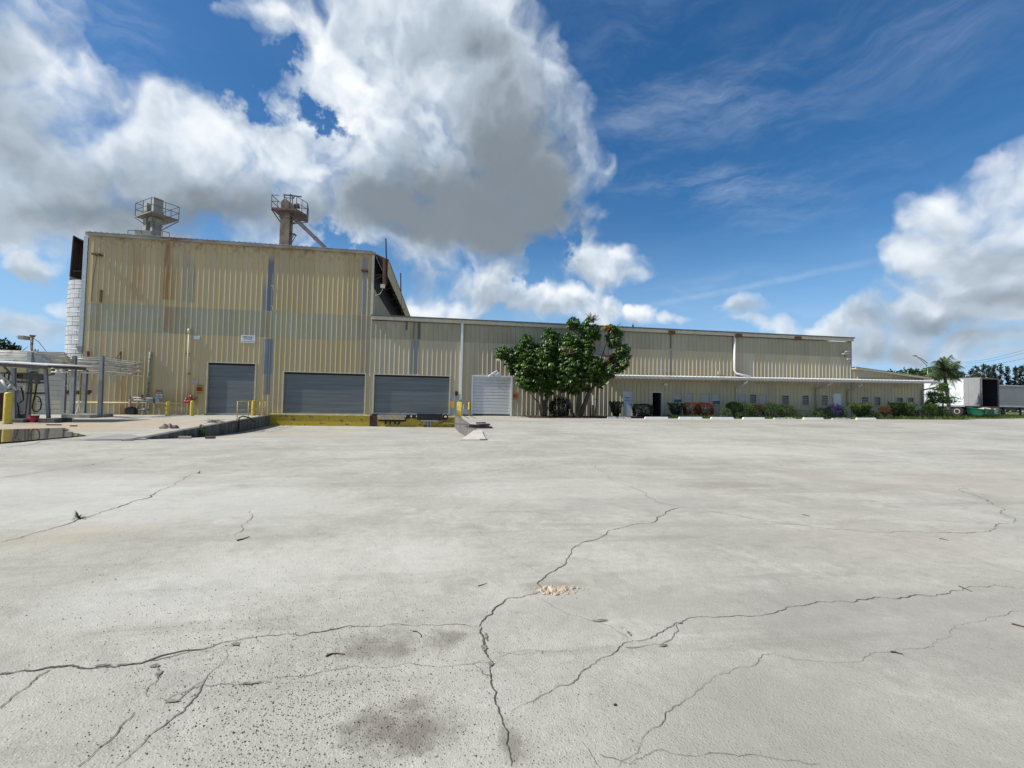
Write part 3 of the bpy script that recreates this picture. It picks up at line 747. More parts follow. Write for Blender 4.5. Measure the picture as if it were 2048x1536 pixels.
# left hood: torn sheet box at the left corner, its unlit inside painted near-black
lh = MB()
p0, p1, p2, p3 = F(148, 472, D+1), F(171, 485, D+1), F(167, 552, D+1), F(141, 553, D+1)
N_ = 9
back = [p+Vector((0, 9, 0)) for p in (p0, p1, p2, p3)]
lh.face([p0, p3, back[3], back[0]]); lh.face([p0, back[0], back[1], p1])
lh2 = lh.build('side_hood', mat('dark_hood_shade', (.012, .010, .012), .8, var=.5, scale=2), tall)
ii = MB()
for k in range(N_):
    a = p0.lerp(p1, k/N_); b_ = p3.lerp(p2, k/N_); a2 = p0.lerp(p1, (k+.8)/N_); b2 = p3.lerp(p2, (k+.8)/N_)
    off = Vector((0, .5+.15*(k % 2), 0)); drop = Vector((0, 0, random.uniform(0, .18)))
    ii.face([a+off, a2+off, b2+off+drop, b_+off+drop])
ii.build('torn_sheet', MATS['dark_hood_shade'], lh2)
MB().bar(p0, p1, .07).bar(p0, p3, .08).bar(p0.lerp(p3, .86), p1.lerp(p2, .86), .06).build('hood_frame', MATS['dark_hood_shade'], lh2)

# ------------------------------------------------------------------ long low warehouse
LX0, LX1 = TX1, fx(1701, 700)
LZ = fz(745, 641); LZT = fz(745, 632); LSE = fz(925, 684)
low = thing('long_warehouse', ((LX0+LX1)/2, D, 0), 'long low tan ribbed metal warehouse with weathered upper band and white downspouts', 'warehouse')
op3 = roll_door(low, 748, 898, 751, 828.5)
wx0, wx1 = fx(946, 790), fx(1021, 790)
op4 = sect_door(low, wx0, wx1, fz(985, 828.5), fz(985, 754), 12, M_SECT, M_WHITE)
CZL, CZR = F(1230, 752, D-1.3).z, F(1870, 763, D-1.3).z
def canz(x): xa, xb = F(1215, 752, D-1.3).x, F(1876, 765, D-1.3).x; return CZL+(CZR-CZL)*(x-xa)/(xb-xa)
OX0 = fx(1205, 800)
# windows and doors of the office front, in photograph columns
WINS = [(1346,1364,785,806,3),(1369,1386,785,806,3),(1402,1420,786,808,3),(1424,1441,786,810,3),(1478,1493,788,807,3),(1498,1513,788,808,4),(1518,1534,788,809,3),(1562,1578,790,810,4),(1603,1618,790,811,5),(1641,1656,790,811,5),(1722,1737,793,809,3),(1748,1761,793,812,3),(1792,1806,794,806,2),(1813,1827,794,806,2)]
offop = []
for (a, b_, t_, bt, nr) in WINS: offop.append((fx(a, 800), fx(b_, 800), fz((a+b_)/2, bt), fz((a+b_)/2, t_)))
dA = (fx(1244, 805), fx(1265, 805), fz(1255, 832), fz(1255, 782.5)); dB = (fx(1303, 805), fx(1324, 805), fz(1313, 833), fz(1313, 784)); dC = (fx(1665.5, 805), fx(1684, 805), fz(1675, 834.5), fz(1675, 786.5))
siding(low, LX0, LX1, [(LSE, LZ, M_LUP, -.004), (-.4, LSE+.05, M_LLO, .002)], [op3, op4, (OX0, 99, -1, 3.15)])
gt = MB().box((LX0-.02, D-.22, LZ+.06), (LX1+.1, D-.03, LZT-.03)); gt.build('eave_gutter', M_TRIM, low)
fl = MB().box((LX0-.02, D-.29, LZT-.028), (LX1+.16, D+.1, LZT+.06)); fl.build('roof_edge', mat('dark_flashing', (.10, .10, .10), .5, var=.3), low)
rr = MB().face([(LX0, D+.1, LZT+.05), (LX1+.1, D+.1, LZT+.05), (LX1+.1, D+20, LZT+.35), (LX0, D+20, LZT+.35)]); rr.build('roof', M_ROOF, low)
MB().box((LX1-.02, D-.045, .2), (LX1+.07, D+.05, LZ+.1)).build('corner_trim', mat('teal_trim', (.12, .24, .22), .5, var=.2), low)
MB().box((LX1-.02, D+.06, .2), (LX1, D+20, LZ+.1)).build('side_wall', M_LLO, low)
# rusty joints of the gutter
gj = MB()
for p in (1341, 1474, 1592): gj.box((fx(p-7, 665), D-.235, LZ-.06), (fx(p+7, 665), D-.225, LZT-.08))
gj.build('gutter_joint', M_RUST, low)
d1_ = MB().box((fx(921, 700), D-.17, fz(921, 799)), (fx(925.5, 700), D-.04, LZ+.08)); d1_.build('downspout', M_WHITE, low)
xd = fx(1467, 700)
d2_ = MB().tube([(xd, D-.12, LZ+.05), (xd, D-.12, fz(1467, 741)), (xd+.12, D-.16, fz(1467, 747)), (xd+1.0, D-.75, fz(1467, 753)-.03)], .085, 8)
d2_.build('downspout', M_WHITE, low, smooth=True)
# torn flashing over the white door
tf = MB()
for (a, z_) in ((975, 753), (981, 749), (986, 746), (990, 750)):
    x = fx(a, 750); z = fz(a, z_)
    tf.face([(x, D-.06, z-.05), (x+.45, D-.12, z-.02), (x+.3, D-.16, z+.22), (x+.05, D-.05, z+.1)])
tf.build('torn_flashing', M_WHITE, low)
MB().tube([(fx(1270, 655), D+.4, LZT), (fx(1270, 655), D+.4, LZT+.35)], .07).build('roof_vent', M_DARK, low)

# ------------------------------------------------------------------ office wing under the canopy
OX1 = fx(1847, 800)
off = thing('office_wing', ((OX0+OX1)/2, D, .4), 'low office front with louvred windows and white doors under a long white metal canopy', 'building')
siding(off, OX0, OX1, [(.0, 3.15, M_OFF, .0)], offop+[dA, dB, dC])
gp = lambda x: fz(1703, 737)+(fz(1849, 757)-fz(1703, 737))*(x-LX1)/(fx(1849, 757)-LX1)
siding(off, LX1+.08, OX1, [(3.15, lambda x: gp(x)-.06, M_LLO, .0)], [])
a, b_ = Vector((LX1+.05, D-.2, gp(LX1))), Vector((fx(1852, 757), D-.2, gp(fx(1852, 757))))
MB().bar(a, b_, .5, .14).build('gable_trim', M_TRIM, off)
MB().bar(a+Vector((0, .1, .09)), b_+Vector((0, .1, .09)), .75, .04).build('gable_flashing', mat('brown_flashing', (.16, .11, .09), .6, var=.3), off)
MB().face([a+Vector((0,.2,.06)), b_+Vector((0,.2,.06)), b_+Vector((0,14,.06)), a+Vector((0,14,.06))]).build('gable_roof', M_ROOF, off)
MB().box((OX1-.02, D+.05, 0), (OX1, D+14, gp(OX1)-.05)).build('end_wall', M_OFF, off)
MB().box((OX1-.07, D-.05, .3), (OX1+.03, D+.03, gp(OX1)-.1)).build('corner_trim', M_TRIM, off)
# canopy
cx0, cx1 = F(1218, 756, D-1.3).x, F(1877, 768, D-1.3).x
xs = [cx0+(cx1-cx0)*i/40 for i in range(41)]
cn = thing('tmp', (0, 0, 0), None, None); COL.objects.unlink(cn); bpy.data.objects.remove(cn)
npan = 30
M_CAN = mat('canopy_sheet', (.50, .49, .45), .5, var=.15, scale=1.5, dirt=(.30, .27, .22), dscale=1.2)
M_GUT = mat('gutter_paint', (.50, .50, .49), .5, var=.1, scale=2, dirt=(.33, .32, .30), dscale=2)
for i in range(npan):
    xa = cx0+(cx1-cx0)*i/npan; xb = cx0+(cx1-cx0)*(i+1)/npan
    mb = MB(); za, zb_ = canz(xa), canz(xb)
    st = 3; seg = (xb-xa)/st
    for s in range(st):
        x = xa+s*seg; zz = canz(x)
        prof = [(x, 0), (x+seg*.62, 0), (x+seg*.7, .035), (x+seg*.82, .035), (x+seg*.9, 0), (x+seg, 0)]
        for (p, hp_), (q, hq) in zip(prof, prof[1:]):
            mb.face([(p, D-1.34, zz+hp_+.02), (q, D-1.34, zz+hq+.02), (q, D-.05, zz+hq+.15), (p, D-.05, zz+hp_+.15)])
    mb.face([(xa, D-1.3, za-.06), (xa, D-.05, za-.02), (xb, D-.05, zb_-.02), (xb, D-1.3, zb_-.06)])
    mb.build('canopy_panel', M_CAN, off)
    g_ = MB(); e_ = .012
    g_.hexa([(xa+e_, D-1.46, za-.17), (xb, D-1.46, zb_-.17), (xb, D-1.36, zb_-.17), (xa+e_, D-1.36, za-.17)], [(xa+e_, D-1.50, za+.0), (xb, D-1.50, zb_+.0), (xb, D-1.36, zb_+.0), (xa+e_, D-1.36, za+.0)])
    g_.build('gutter_length', M_GALV if i % 9 == 4 else M_GUT, off)
def elbow(pxg, pyg, pxw, pyw, pyb, m):
    A = F(pxg, pyg, D-1.4); B = F(pxw, pyw, D-.12)
    pts = [A+Vector((0, 0, .12)), A, A+Vector((-.05, .1, -.10)), B+Vector((.05, -.1, .06)), B]
    if pyb: pts.append(Vector((B.x, B.y, fz(pxw, pyb))))
    MB().tube(pts, .062, 8).build('drain_elbow', m, off, smooth=True)
elbow(1493.5, 764, 1473, 776, 812, M_WHITE); elbow(1661, 768, 1633, 778, 822, M_TRIM); elbow(1723, 770, 1696, 781, 812, M_TRIM); elbow(1875, 772, 1845, 781, 810, M_GALV)
A = F(1218, 760, D-1.4); MB().tube([A, A+Vector((-.05, 0, -.22)), F(1204, 775, D-1.0), F(1204, 779, D-1.0)], .055, 8).build('drain_elbow', M_TRIM, off, smooth=True)
# windows
GLASS = mat('window_glass', (.035, .045, .05), .08, var=.3, spec=.6); BLIND = mat('pale_blinds', (.42, .42, .38), .5, var=.1, scale=4, stretch=(1, 1, 14), spec=.3)
M_WFR = mat('window_frame_paint', (.48, .45, .36), .5, var=.1)
for wi, ((a, b_, t_, bt, nr), (xa, xb, za, zt)) in enumerate(zip(WINS, offop)):
    fr = MB(); wdt = .05; y0, y1 = D-.05, D+.1
    fr.box((xa, y0, za), (xa+wdt, y1, zt)).box((xb-wdt, y0, za), (xb, y1, zt)).box((xa+wdt, y0, zt-wdt), (xb-wdt, y1, zt)).box((xa+wdt, y0-.03, za), (xb-wdt, y1, za+wdt))
    f = fr.build('window', M_WFR, off); h = (zt-za-2*wdt)/nr
    for r in range(nr):
        z0 = za+wdt+r*h; g_ = MB(); tl = .03
        g_.hexa([(xa+wdt, D+.01, z0+.012), (xb-wdt, D+.01, z0+.012), (xb-wdt, D+.02, z0+.012), (xa+wdt, D+.02, z0+.012)], [(xa+wdt, D+.01+tl, z0+h-.012), (xb-wdt, D+.01+tl, z0+h-.012), (xb-wdt, D+.02+tl, z0+h-.012), (xa+wdt, D+.02+tl, z0+h-.012)])
        light = wi in (1, 2, 4, 6) or (wi in (0, 3) and r > 0) or (wi == 6)
        g_.build('pane', BLIND if light else GLASS, f)
    if nr > 2: 
        rl = MB()
        for r in range(1, nr): rl.box((xa+wdt, D-.02, za+wdt+r*h-.014), (xb-wdt, D+.008, za+wdt+r*h+.014))
        rl.build('louvre_rail', M_WFR, f)
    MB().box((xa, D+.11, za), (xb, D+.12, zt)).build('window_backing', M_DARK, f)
# doors
M_DOORP = mat('office_door_paint', (.50, .53, .56), .5, var=.06, scale=2)
def leaf(dd, name, m, label=None):
    xa, xb, za, zt = dd
    fr = MB().box((xa, D-.05, za), (xa+.05, D+.1, zt)).box((xb-.05, D-.05, za), (xb, D+.1, zt)).box((xa+.05, D-.05, zt-.05), (xb-.05, D+.1, zt))
    f = fr.build(name, M_WFR if m else M_WHITE, off)
    if label: f['label'] = label
    if m: MB().box((xa+.055, D-.01, za+.01), (xb-.055, D+.03, zt-.055)).build('door_leaf', m, f)
    return f
f1 = leaf(dA, 'door', M_DOORP, 'pale blue grey door with dark lettering')
mx = (dA[0]+dA[1])/2; hgt = dA[3]-dA[2]
text('SHIPPING', .105, (mx, D-.016, dA[3]-hgt*.26), M_TXT, f1); text('&', .09, (mx, D-.016, dA[3]-hgt*.315), M_TXT, f1); text('RECEIVING', .105, (mx, D-.016, dA[3]-hgt*.37), M_TXT, f1)
MB().tube([(dA[1]-.13, D-.01, dA[2]+hgt*.46), (dA[1]-.13, D-.07, dA[2]+hgt*.46)], .035, 8).build('door_handle', M_DARK, f1)
f2 = leaf(dB, 'door', None, 'open doorway onto a dark room, white frame')
rm = MB(); xa, xb, za, zt = dB
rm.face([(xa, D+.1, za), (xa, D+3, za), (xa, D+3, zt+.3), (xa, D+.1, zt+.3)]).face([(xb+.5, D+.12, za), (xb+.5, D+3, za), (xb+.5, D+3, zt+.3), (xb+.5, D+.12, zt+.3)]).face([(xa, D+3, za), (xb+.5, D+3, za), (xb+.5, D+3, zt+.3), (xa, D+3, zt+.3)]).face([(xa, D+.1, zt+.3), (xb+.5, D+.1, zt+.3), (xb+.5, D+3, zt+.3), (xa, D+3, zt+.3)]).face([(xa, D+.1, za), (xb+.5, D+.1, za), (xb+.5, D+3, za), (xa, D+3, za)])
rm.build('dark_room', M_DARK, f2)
MB().box((xb-.12, D+.12, za+.02), (xb-.08, D+.9, zt-.08)).build('door_leaf', mat('brown_door', (.06, .045, .035), .5), f2)
f3 = leaf(dC, 'door', mat('white_door_paint', (.60, .64, .66), .45, var=.05), 'plain white door near the right end')
MB().box((fx(1327, 765), D-.16, fz(1330, 771)), (fx(1333, 765), D-.02, fz(1330, 767))).build('wall_lamp', M_WHITE, off)
MB().box((fx(1664, 790)-.12, D-.1, fz(1663, 793)), (fx(1664, 790)-.02, D-.0, fz(1663, 790))).build('wall_lamp', M_WHITE, off)

# ------------------------------------------------------------------ side building at the far left
SX0, SX1 = F(-140, 780, D).x, TX0-.45
SZT = fz(80, 727)
side = thing('side_building', ((SX0+SX1)/2, D, 0), 'low cream building with a wide sectional garage door beyond the pipe rack', 'building')
gx0, gx1 = fx(70, 790), fx(156, 790)
opg = sect_door(side, gx0, gx1, fz(110, 829), fz(110, 742), 9, M_SECTT, mat('yellow_cream_jamb', (.45, .40, .16), .6, var=.12))
siding(side, SX0, SX1, [(-.4, SZT, M_LOW, 0)], [opg])
MB().box((SX0, D-.25, SZT-.02), (SX1, D+.1, SZT+.14)).build('eave_trim', M_TRIM, side)
MB().face([(SX0, D+.1, SZT+.12), (SX1, D+.1, SZT+.12), (SX1, D+12, SZT+.3), (SX0, D+12, SZT+.3)]).build('roof', M_ROOF, side)
MB().box((fx(40, 790), D-.10, -.4), (fx(55, 790), D-.04, SZT)).box((fx(60, 790), D-.10, -.4), (fx(66, 790), D-.04, SZT)).build('pilaster', MATS['yellow_cream_jamb'], side)

# ------------------------------------------------------------------ dock and retaining walls
def W3(px, py, Y): return F(px, py, Y)
def retaining(name, xf, y0, y1, m, label, nseg, right=False):
    a = thing(name, (xf((y0+y1)/2), (y0+y1)/2, 0), label, 'wall')
    for s in range(nseg):
        mb = MB(); ya = y0+(y1-y0)*s/nseg; yb = y0+(y1-y0)*(s+1)/nseg - (.02 if s < nseg-1 else 0)
        k = 4
        for i in range(k):
            u, v = ya+(yb-ya)*i/k, ya+(yb-ya)*(i+1)/k
            lo, hi = [], []
            for (yy) in (u, v):
                x = xf(yy); lo.append((x, yy)); 
            zt = [gz(xf(u), u)+.025, gz(xf(v), v)+.025]
            o1, o2 = WT*.5+.03, WT*.5
            if right: o1, o2 = o2, o1
            mb.hexa([(xf(u)-o1, u, -1.0), (xf(u)+o2, u, -1.0), (xf(v)+o2, v, -1.0), (xf(v)-o1, v, -1.0)],
                    [(xf(u)-o1, u, zt[0]), (xf(u)+o2, u, zt[0]), (xf(v)+o2, v, zt[1]), (xf(v)-o1, v, zt[1])])
        mb.build('wall_length', m, a)
    return a
lret = retaining('retaining_wall', lwx, LW1.y-.4, DOCKY, M_CONCD, 'low dark mouldy concrete retaining wall on the left of the truck ramp', 5)
M_CONCS = mat('streaked_concrete', (.20, .185, .16), .92, var=.35, scale=3, bump=.4, dirt=(.085, .07, .065), dscale=1.6, dlo=.42, dhi=.62, stretch=(1, 2.2, .25))
rret = retaining('retaining_wall', rwx, RW1.y-.2, DOCKY, M_CONCS, 'short streaked concrete retaining wall on the right of the truck ramp', 3, True)
# sloping end of the right wall and the skew kerb slab of the left wall
mb = MB(); a = G(958, 866); b_ = G(921, 880); c_ = G(972, 880); mb.hexa([(a.x-.25, a.y+.1, -.3), (b_.x, b_.y, -.3), (c_.x, c_.y, -.3), (a.x+.12, a.y+.3, -.3)], [(a.x-.2, a.y+.1, gz(a.x, a.y)+.1), (b_.x, b_.y, gz(b_.x, b_.y)+.015), (c_.x, c_.y, gz(c_.x, c_.y)+.02), (a.x+.12, a.y+.3, gz(a.x, a.y)+.1)])
mb.build('wall_end', M_CONCL, rret)
mb = MB(); q = [G(165, 881), G(297, 880), G(262, 869.5), G(232, 870)]
mb.face([(p.x, p.y, gz(p.x, p.y)+.022) for p in q]); mb.build('wall_end', mat('grey_slab', (.26, .255, .24), .9, var=.15, scale=2, bump=.3), lret)
# dock
dz = fz(725, 829.3)
dock = thing('loading_dock', (-5, DOCKY, 0), 'yellow painted concrete loading dock below the two grey roll up doors', 'loading dock')
xm = fx(741, 840)
MB().box((LW0.x+WT*.5, DOCKY-.03, -1), (xm, D-.07, dz-.07)).build('dock_face', M_YELW, dock)
MB().box((LW0.x+WT*.4, DOCKY-.08, dz-.068), (xm+.02, D-.07, dz+.0)).build('dock_edge', mat('pale_yellow_edge', (.62, .52, .22), .6, var=.25, scale=3, dirt=(.35, .33, .28)), dock)
MB().box((xm+.01, DOCKY-.02, -1), (RW0.x-WT*.5, D-.07, dz-.09)).build('dock_face', M_YELW, dock)
MB().box((xm+.02, DOCKY-.05, -.7), (fx(756, 840), DOCKY-.022, dz-.03)).build('dock_post', mat('dark_maroon', (.05, .022, .02), .8, var=.3), dock)
lv = MB().box((F(757,830,DOCKY).x, DOCKY-.30, F(780,839,DOCKY).z), (F(810,830,DOCKY).x, DOCKY-.02, F(780,829.8,DOCKY).z)); lv.build('leveller_lip', mat('scuffed_lip', (.40, .33, .12), .6, var=.3, scale=5, dirt=(.30, .26, .24), dscale=3, dlo=.4, dhi=.6), dock)
pt = MB().box((F(757,830,DOCKY).x, DOCKY-.04, F(780,843,DOCKY).z), (F(812,830,DOCKY).x, DOCKY-.021, F(780,839,DOCKY).z))
for p in (770, 779, 789, 797): pt.box((F(p,840,DOCKY).x, DOCKY-.16, F(p,848,DOCKY).z), (F(p+3,840,DOCKY).x, DOCKY-.04, F(p,840,DOCKY).z))
pt.build('leveller_gear', M_BLACK, dock)
def dbump(p0, p1, t_, bt, dep, nr):
    mb = MB(); x0, x1 = F(p0,835,DOCKY).x, F(p1,835,DOCKY).x; z0, z1 = F(p0,bt,DOCKY).z, F(p0,t_,DOCKY).z
    for i in range(nr):
        a_ = x0+(x1-x0)*i/nr; mb.box((a_+.012, DOCKY-dep, z0), (a_+(x1-x0)/nr-.008, DOCKY-.022, z1))
    mb.box((x0, DOCKY-dep*.7, z0+.02), (x1, DOCKY-.024, z1-.02))
    o = mb.build('dock_bumper', M_BLACK, dock); return o
dbump(812, 821, 830.5, 837, .12, 2); dbump(824, 832, 830.5, 837, .12, 2)
bmp = dbump(834, 885, 826.5, 839.5, .32, 7)
x0 = F(843,840,DOCKY).x; MB().box((x0, DOCKY-.30, F(840,842,DOCKY).z), (F(876,840,DOCKY).x, DOCKY-.1, F(840,840,DOCKY).z)).build('bumper_bracket', M_GALV, dock)
for p in (854, 860): MB().box((F(p,840,DOCKY).x, DOCKY-.15, -.6), (F(p+3,840,DOCKY).x, DOCKY-.05, F(p,842,DOCKY).z)).build('bumper_post', M_SGREY, dock)
tc_ = F(891, 834, DOCKY)
mb = MB(); k = 18
for i in range(k):
    t0, t1 = 2*pi*i/k, 2*pi*(i+1)/k
    for (ra, rb, ya, yb) in ((.10, .21, -.22, -.22), (.21, .21, -.22, -.04), (.10, .10, -.04, -.22)):
        mb.face([(tc_.x+cos(t0)*ra, DOCKY+ya, tc_.z+sin(t0)*ra), (tc_.x+cos(t0)*rb, DOCKY+yb, tc_.z+sin(t0)*rb), (tc_.x+cos(t1)*rb, DOCKY+yb, tc_.z+sin(t1)*rb), (tc_.x+cos(t1)*ra, DOCKY+ya, tc_.z+sin(t1)*ra)])
tag(mb.build('old_tyre', M_BLACK), 'small black tyre hung on the yellow dock face beside the bumper', 'tyre')
MB().box((F(898,830,DOCKY).x, DOCKY-.1, dz-.07), (RW0.x-.1, DOCKY-.021, dz+.0)).build('dock_edge', MATS['pale_yellow_edge'], dock)
hp = [F(905,836,DOCKY-.1), F(900,842,DOCKY-.1), F(884,844,DOCKY-.1), F(876,848,DOCKY-.15)]
MB().tube(hp, .018, 6).build('control_cable', M_BLACK, dock)

# hand rails
def railing(name, posts, top_off, label, n_post_pts, mid=True, r=.024):
    """posts: list of (base point, top point)"""
    t = thing(name, posts[0][0], label, 'railing')
    for a_, b_ in posts: MB().tube([a_, b_], r, 8).build('rail_post', M_YEL, t, smooth=True)
    MB().tube([b_ for a_, b_ in posts], r, 8).build('top_rail', M_YEL, t, smooth=True)
    if mid: MB().tube([a_.lerp(b_, .52)+Vector((0, -.03, 0)) for a_, b_ in posts], r*.8, 8).build('middle_rail', M_YEL, t, smooth=True)
    return t
pl = []
for px, pb, ptop in ((475, 838, 808), (497, 834.5, 806.5), (520, 832, 805.5), (541, 830, 804.5)):
    # posts stand on the left wall: find the wall point in this column
    best = min((abs(((Vector((lwx(y), y, 0))-EYE).dot(RT)/(Vector((lwx(y), y, 0))-EYE).dot(fw))*FPX+1024-px), y) for y in [LW1.y+i*.05 for i in range(330)])
    y = best[1]; x = lwx(y)-.03; z = gz(x, y); A = Vector((x, y, z)); pl.append((A, Vector((x, y, z+1.0))))
railing('dock_railing', pl, 0, 'thin yellow tube railing on the left retaining wall by the first roll up door', 4)
pl = []
for i in range(5):
    y = DOCKY-.15-(i*1.05); x = rwx(y)+.05; z = gz(x, y); pl.append((Vector((x, y, z)), Vector((x, y, z+1.0))))
railing('dock_railing', pl, 0, 'yellow tube railing on the right retaining wall beside the white door', 5, r=.03)

# bollards
def bollard(px, pyb, pyt, rpx, label, group):
    B = G(px, pyb); h = F(px, pyt, B.y).z-B.z; r = rpx/2*((B-EYE).dot(fw))/FPX
    t = thing('bollard', B, label, 'bollard', group)
    k = 14; prof = [(r, -.1), (r, h-.10), (r*.92, h-.05), (r*.6, h-.012), (.001, h)]
    mb = MB(); rings = []
    for (rr, z) in prof:
        rings.append(len(mb.v)); mb.v += [(B.x+rr*cos(2*pi*j/k), B.y+rr*sin(2*pi*j/k), B.z+z) for j in range(k)]
    for a_, c2 in zip(rings, rings[1:]):
        for j in range(k): mb.f.append((a_+j, a_+(j+1) % k, c2+(j+1) % k, c2+j)); mb.mi.append(0)
    mb.build('post', M_YEL, t, smooth=True)
    cb = MB(); cb.tube([(B.x, B.y, B.z-.05), (B.x, B.y, B.z+.03)], r*1.25, 12); cb.build('footing', M_CONC, t)
    return t
bollard(14, 848, 784, 13, 'large yellow bollard at the far left in front of the fuel shelter', 'yellow bollards')
bollard(335, 831.5, 802, 6.5, 'yellow bollard at the left end of the yellow wall pipe', 'yellow bollards')
bollard(383.5, 831.5, 801, 6.5, 'yellow bollard left of the first grey roll up door by the red valve', 'yellow bollards')
bollard(506, 831, 800.5, 6.5, 'yellow bollard behind the thin railing at the right of the first grey door', 'yellow bollards')
bollard(938, 832, 804, 5, 'yellow bollard left of the white sectional door', 'yellow bollards')
bollard(1028, 832, 803, 5, 'yellow bollard right of the white sectional door below the red sign', 'yellow bollards')

# ------------------------------------------------------------------ signs on the facade
def panel(name, a, b_, m, label, cat, th=.02, y=D-.05):
    """a, b_ = opposite photograph corners"""
    P, Q = F(a[0], a[1], y), F(b_[0], b_[1], y)
    t = thing(name, ((P.x+Q.x)/2, y, Q.z), label, cat)
    MB().box((P.x, y, Q.z), (Q.x, y+th, P.z)).build('sign_plate', m, t)
    return t, P, Q
def mkline(t, txt, P, Q, v, hfrac, m, wfrac=.85):
    H_ = P.z-Q.z; o = text(txt, H_*hfrac, ((P.x+Q.x)/2, P.y-.006, P.z-H_*v), m, t)
    xs_ = [c.co.x for c in o.data.vertices]; w_ = max(xs_)-min(xs_); cxx = (P.x+Q.x)/2; s = (Q.x-P.x)*wfrac/w_
    o.data.transform(Matrix.Translation((cxx, 0, 0)) @ Matrix.Diagonal((s, 1, 1, 1)) @ Matrix.Translation((-cxx, 0, 0)))
WS = mat('sign_white', (.66, .68, .68), .45, var=.04)
t, P, Q = panel('temporary_storage_sign', (482, 670), (509.5, 686), WS, 'white TEMPORARY STORAGE sign high above the first grey door', 'sign')
mkline(t, 'TEMPORARY', P, Q, .24, .25, M_TXT, .80); mkline(t, 'STORAGE', P, Q, .50, .25, M_TXT, .62); mkline(t, 'LOADING & UNLOADING', P, Q, .81, .15, M_TXT, .92)
t, P, Q = panel('wall_sign', (387, 671), (399, 679), WS, 'small blank white sign beside the cream vertical pipe', 'sign')
t, P, Q = panel('notice_sign', (384, 760.5), (395, 768.5), mat('sign_cream', (.55, .50, .42), .5), 'small cream notice sign above the yellow and red sign', 'sign')
mkline(t, 'NO', P, Q, .16, .24, M_TXT, .22); mkline(t, 'TRESPASSING', P, Q, .46, .22, M_RED, .86); mkline(t, 'KEEP OUT', P, Q, .80, .22, M_RED, .8)
def caution(a, b_, label):
    t, P, Q = panel('warning_sign', a, b_, mat('sign_yellow', (.42, .34, .05), .5, var=.2), label, 'sign')
    H_ = P.z-Q.z; MB().box((P.x+.01, P.y-.006, P.z-H_*.66), (Q.x-.01, P.y-.001, P.z-H_*.24)).build('red_band', mat('sign_red', (.33, .045, .02), .5, var=.2), t)
    mkline(t, 'CAUTION', P, Q, .12, .15, M_TXT, .85); mkline(t, 'TRUCK', P, Q, .36, .14, MATS['sign_red2'] if 'sign_red2' in MATS else mat('sign_red2', (.55, .10, .06), .5), .7); mkline(t, 'EXIT', P, Q, .54, .14, MATS['sign_red2'], .6); mkline(t, 'KEEP CLEAR', P, Q, .80, .12, M_TXT, .75)
caution((393, 768.5), (404.5, 790), 'yellow and red warning sign left of the first grey door')
caution((1025.5, 784), (1034.5, 802), 'yellow and red warning sign right of the white sectional door')
t, P, Q = panel('danger_sign', (312, 780), (324, 796), WS, 'red and white DANGER sign above the gas meter pipes', 'sign')
H_ = P.z-Q.z; MB().box((P.x+.01, P.y-.006, P.z-H_*.46), (Q.x-.01, P.y-.001, P.z-.01)).build('red_band', MATS['sign_red'], t)
P2 = P+Vector((0, -.004, 0)); Q2 = Q+Vector((0, -.004, 0)); mkline(t, 'DANGER', P2, Q2, .30, .22, WS, .75); mkline(t, 'NO', P, Q, .62, .18, MATS['sign_red'], .35); mkline(t, 'SMOKING', P, Q, .82, .18, MATS['sign_red'], .75)
t, P, Q = panel('yellow_plate', (900.5, 801.5), (908.5, 816.5), mat('amber_plate', (.62, .34, .02), .5, var=.12), 'plain amber plate on the wall right of the third grey door', 'plate', th=.03)
P, Q = F(910, 783, D-.16), F(915.5, 791, D-.16)
t = thing('dock_signal_box', ((P.x+Q.x)/2, D-.1, Q.z), 'small black signal lamp box left of the tall white downspout', 'lamp')
MB().box((P.x, D-.2, Q.z), (Q.x, D-.05, P.z)).build('housing', M_BLACK, t)
MB().tube([((P.x+Q.x)/2, D-.2, (P.z+Q.z)/2), ((P.x+Q.x)/2, D-.24, (P.z+Q.z)/2)], .05, 10).build('lens', mat('dull_red_lens', (.1, .012, .01), .3), t)
mb = MB(); mb.tube([F(915, 788, D-.1), F(918, 795, D-.1), F(917, 826, D-.1)], .02, 6); tag(mb.build('conduit', M_GALV), 'thin grey conduit running down the wall from the black signal box', 'pipe')
P = G(931, 832); t = thing('utility_box', P, 'small grey meter box on two legs beside the right railing', 'utility box')
MB().box((P.x-.22, P.y-.15, P.z+.12), (P.x+.22, P.y+.15, P.z+.5)).build('housing', M_SGREY, t); MB().box((P.x-.2, P.y-.05, P.z), (P.x-.14, P.y+.05, P.z+.12)).box((P.x+.14, P.y-.05, P.z), (P.x+.2, P.y+.05, P.z+.12)).build('leg', M_DARK, t)
MB().tube([P+Vector((-.1, .1, .5)), P+Vector((-.1, .1, 1.05))], .03, 8).tube([P+Vector((.12, .1, .5)), P+Vector((.12, .1, 1.0))], .025, 8).build('pipe_stub', M_GALV, t)

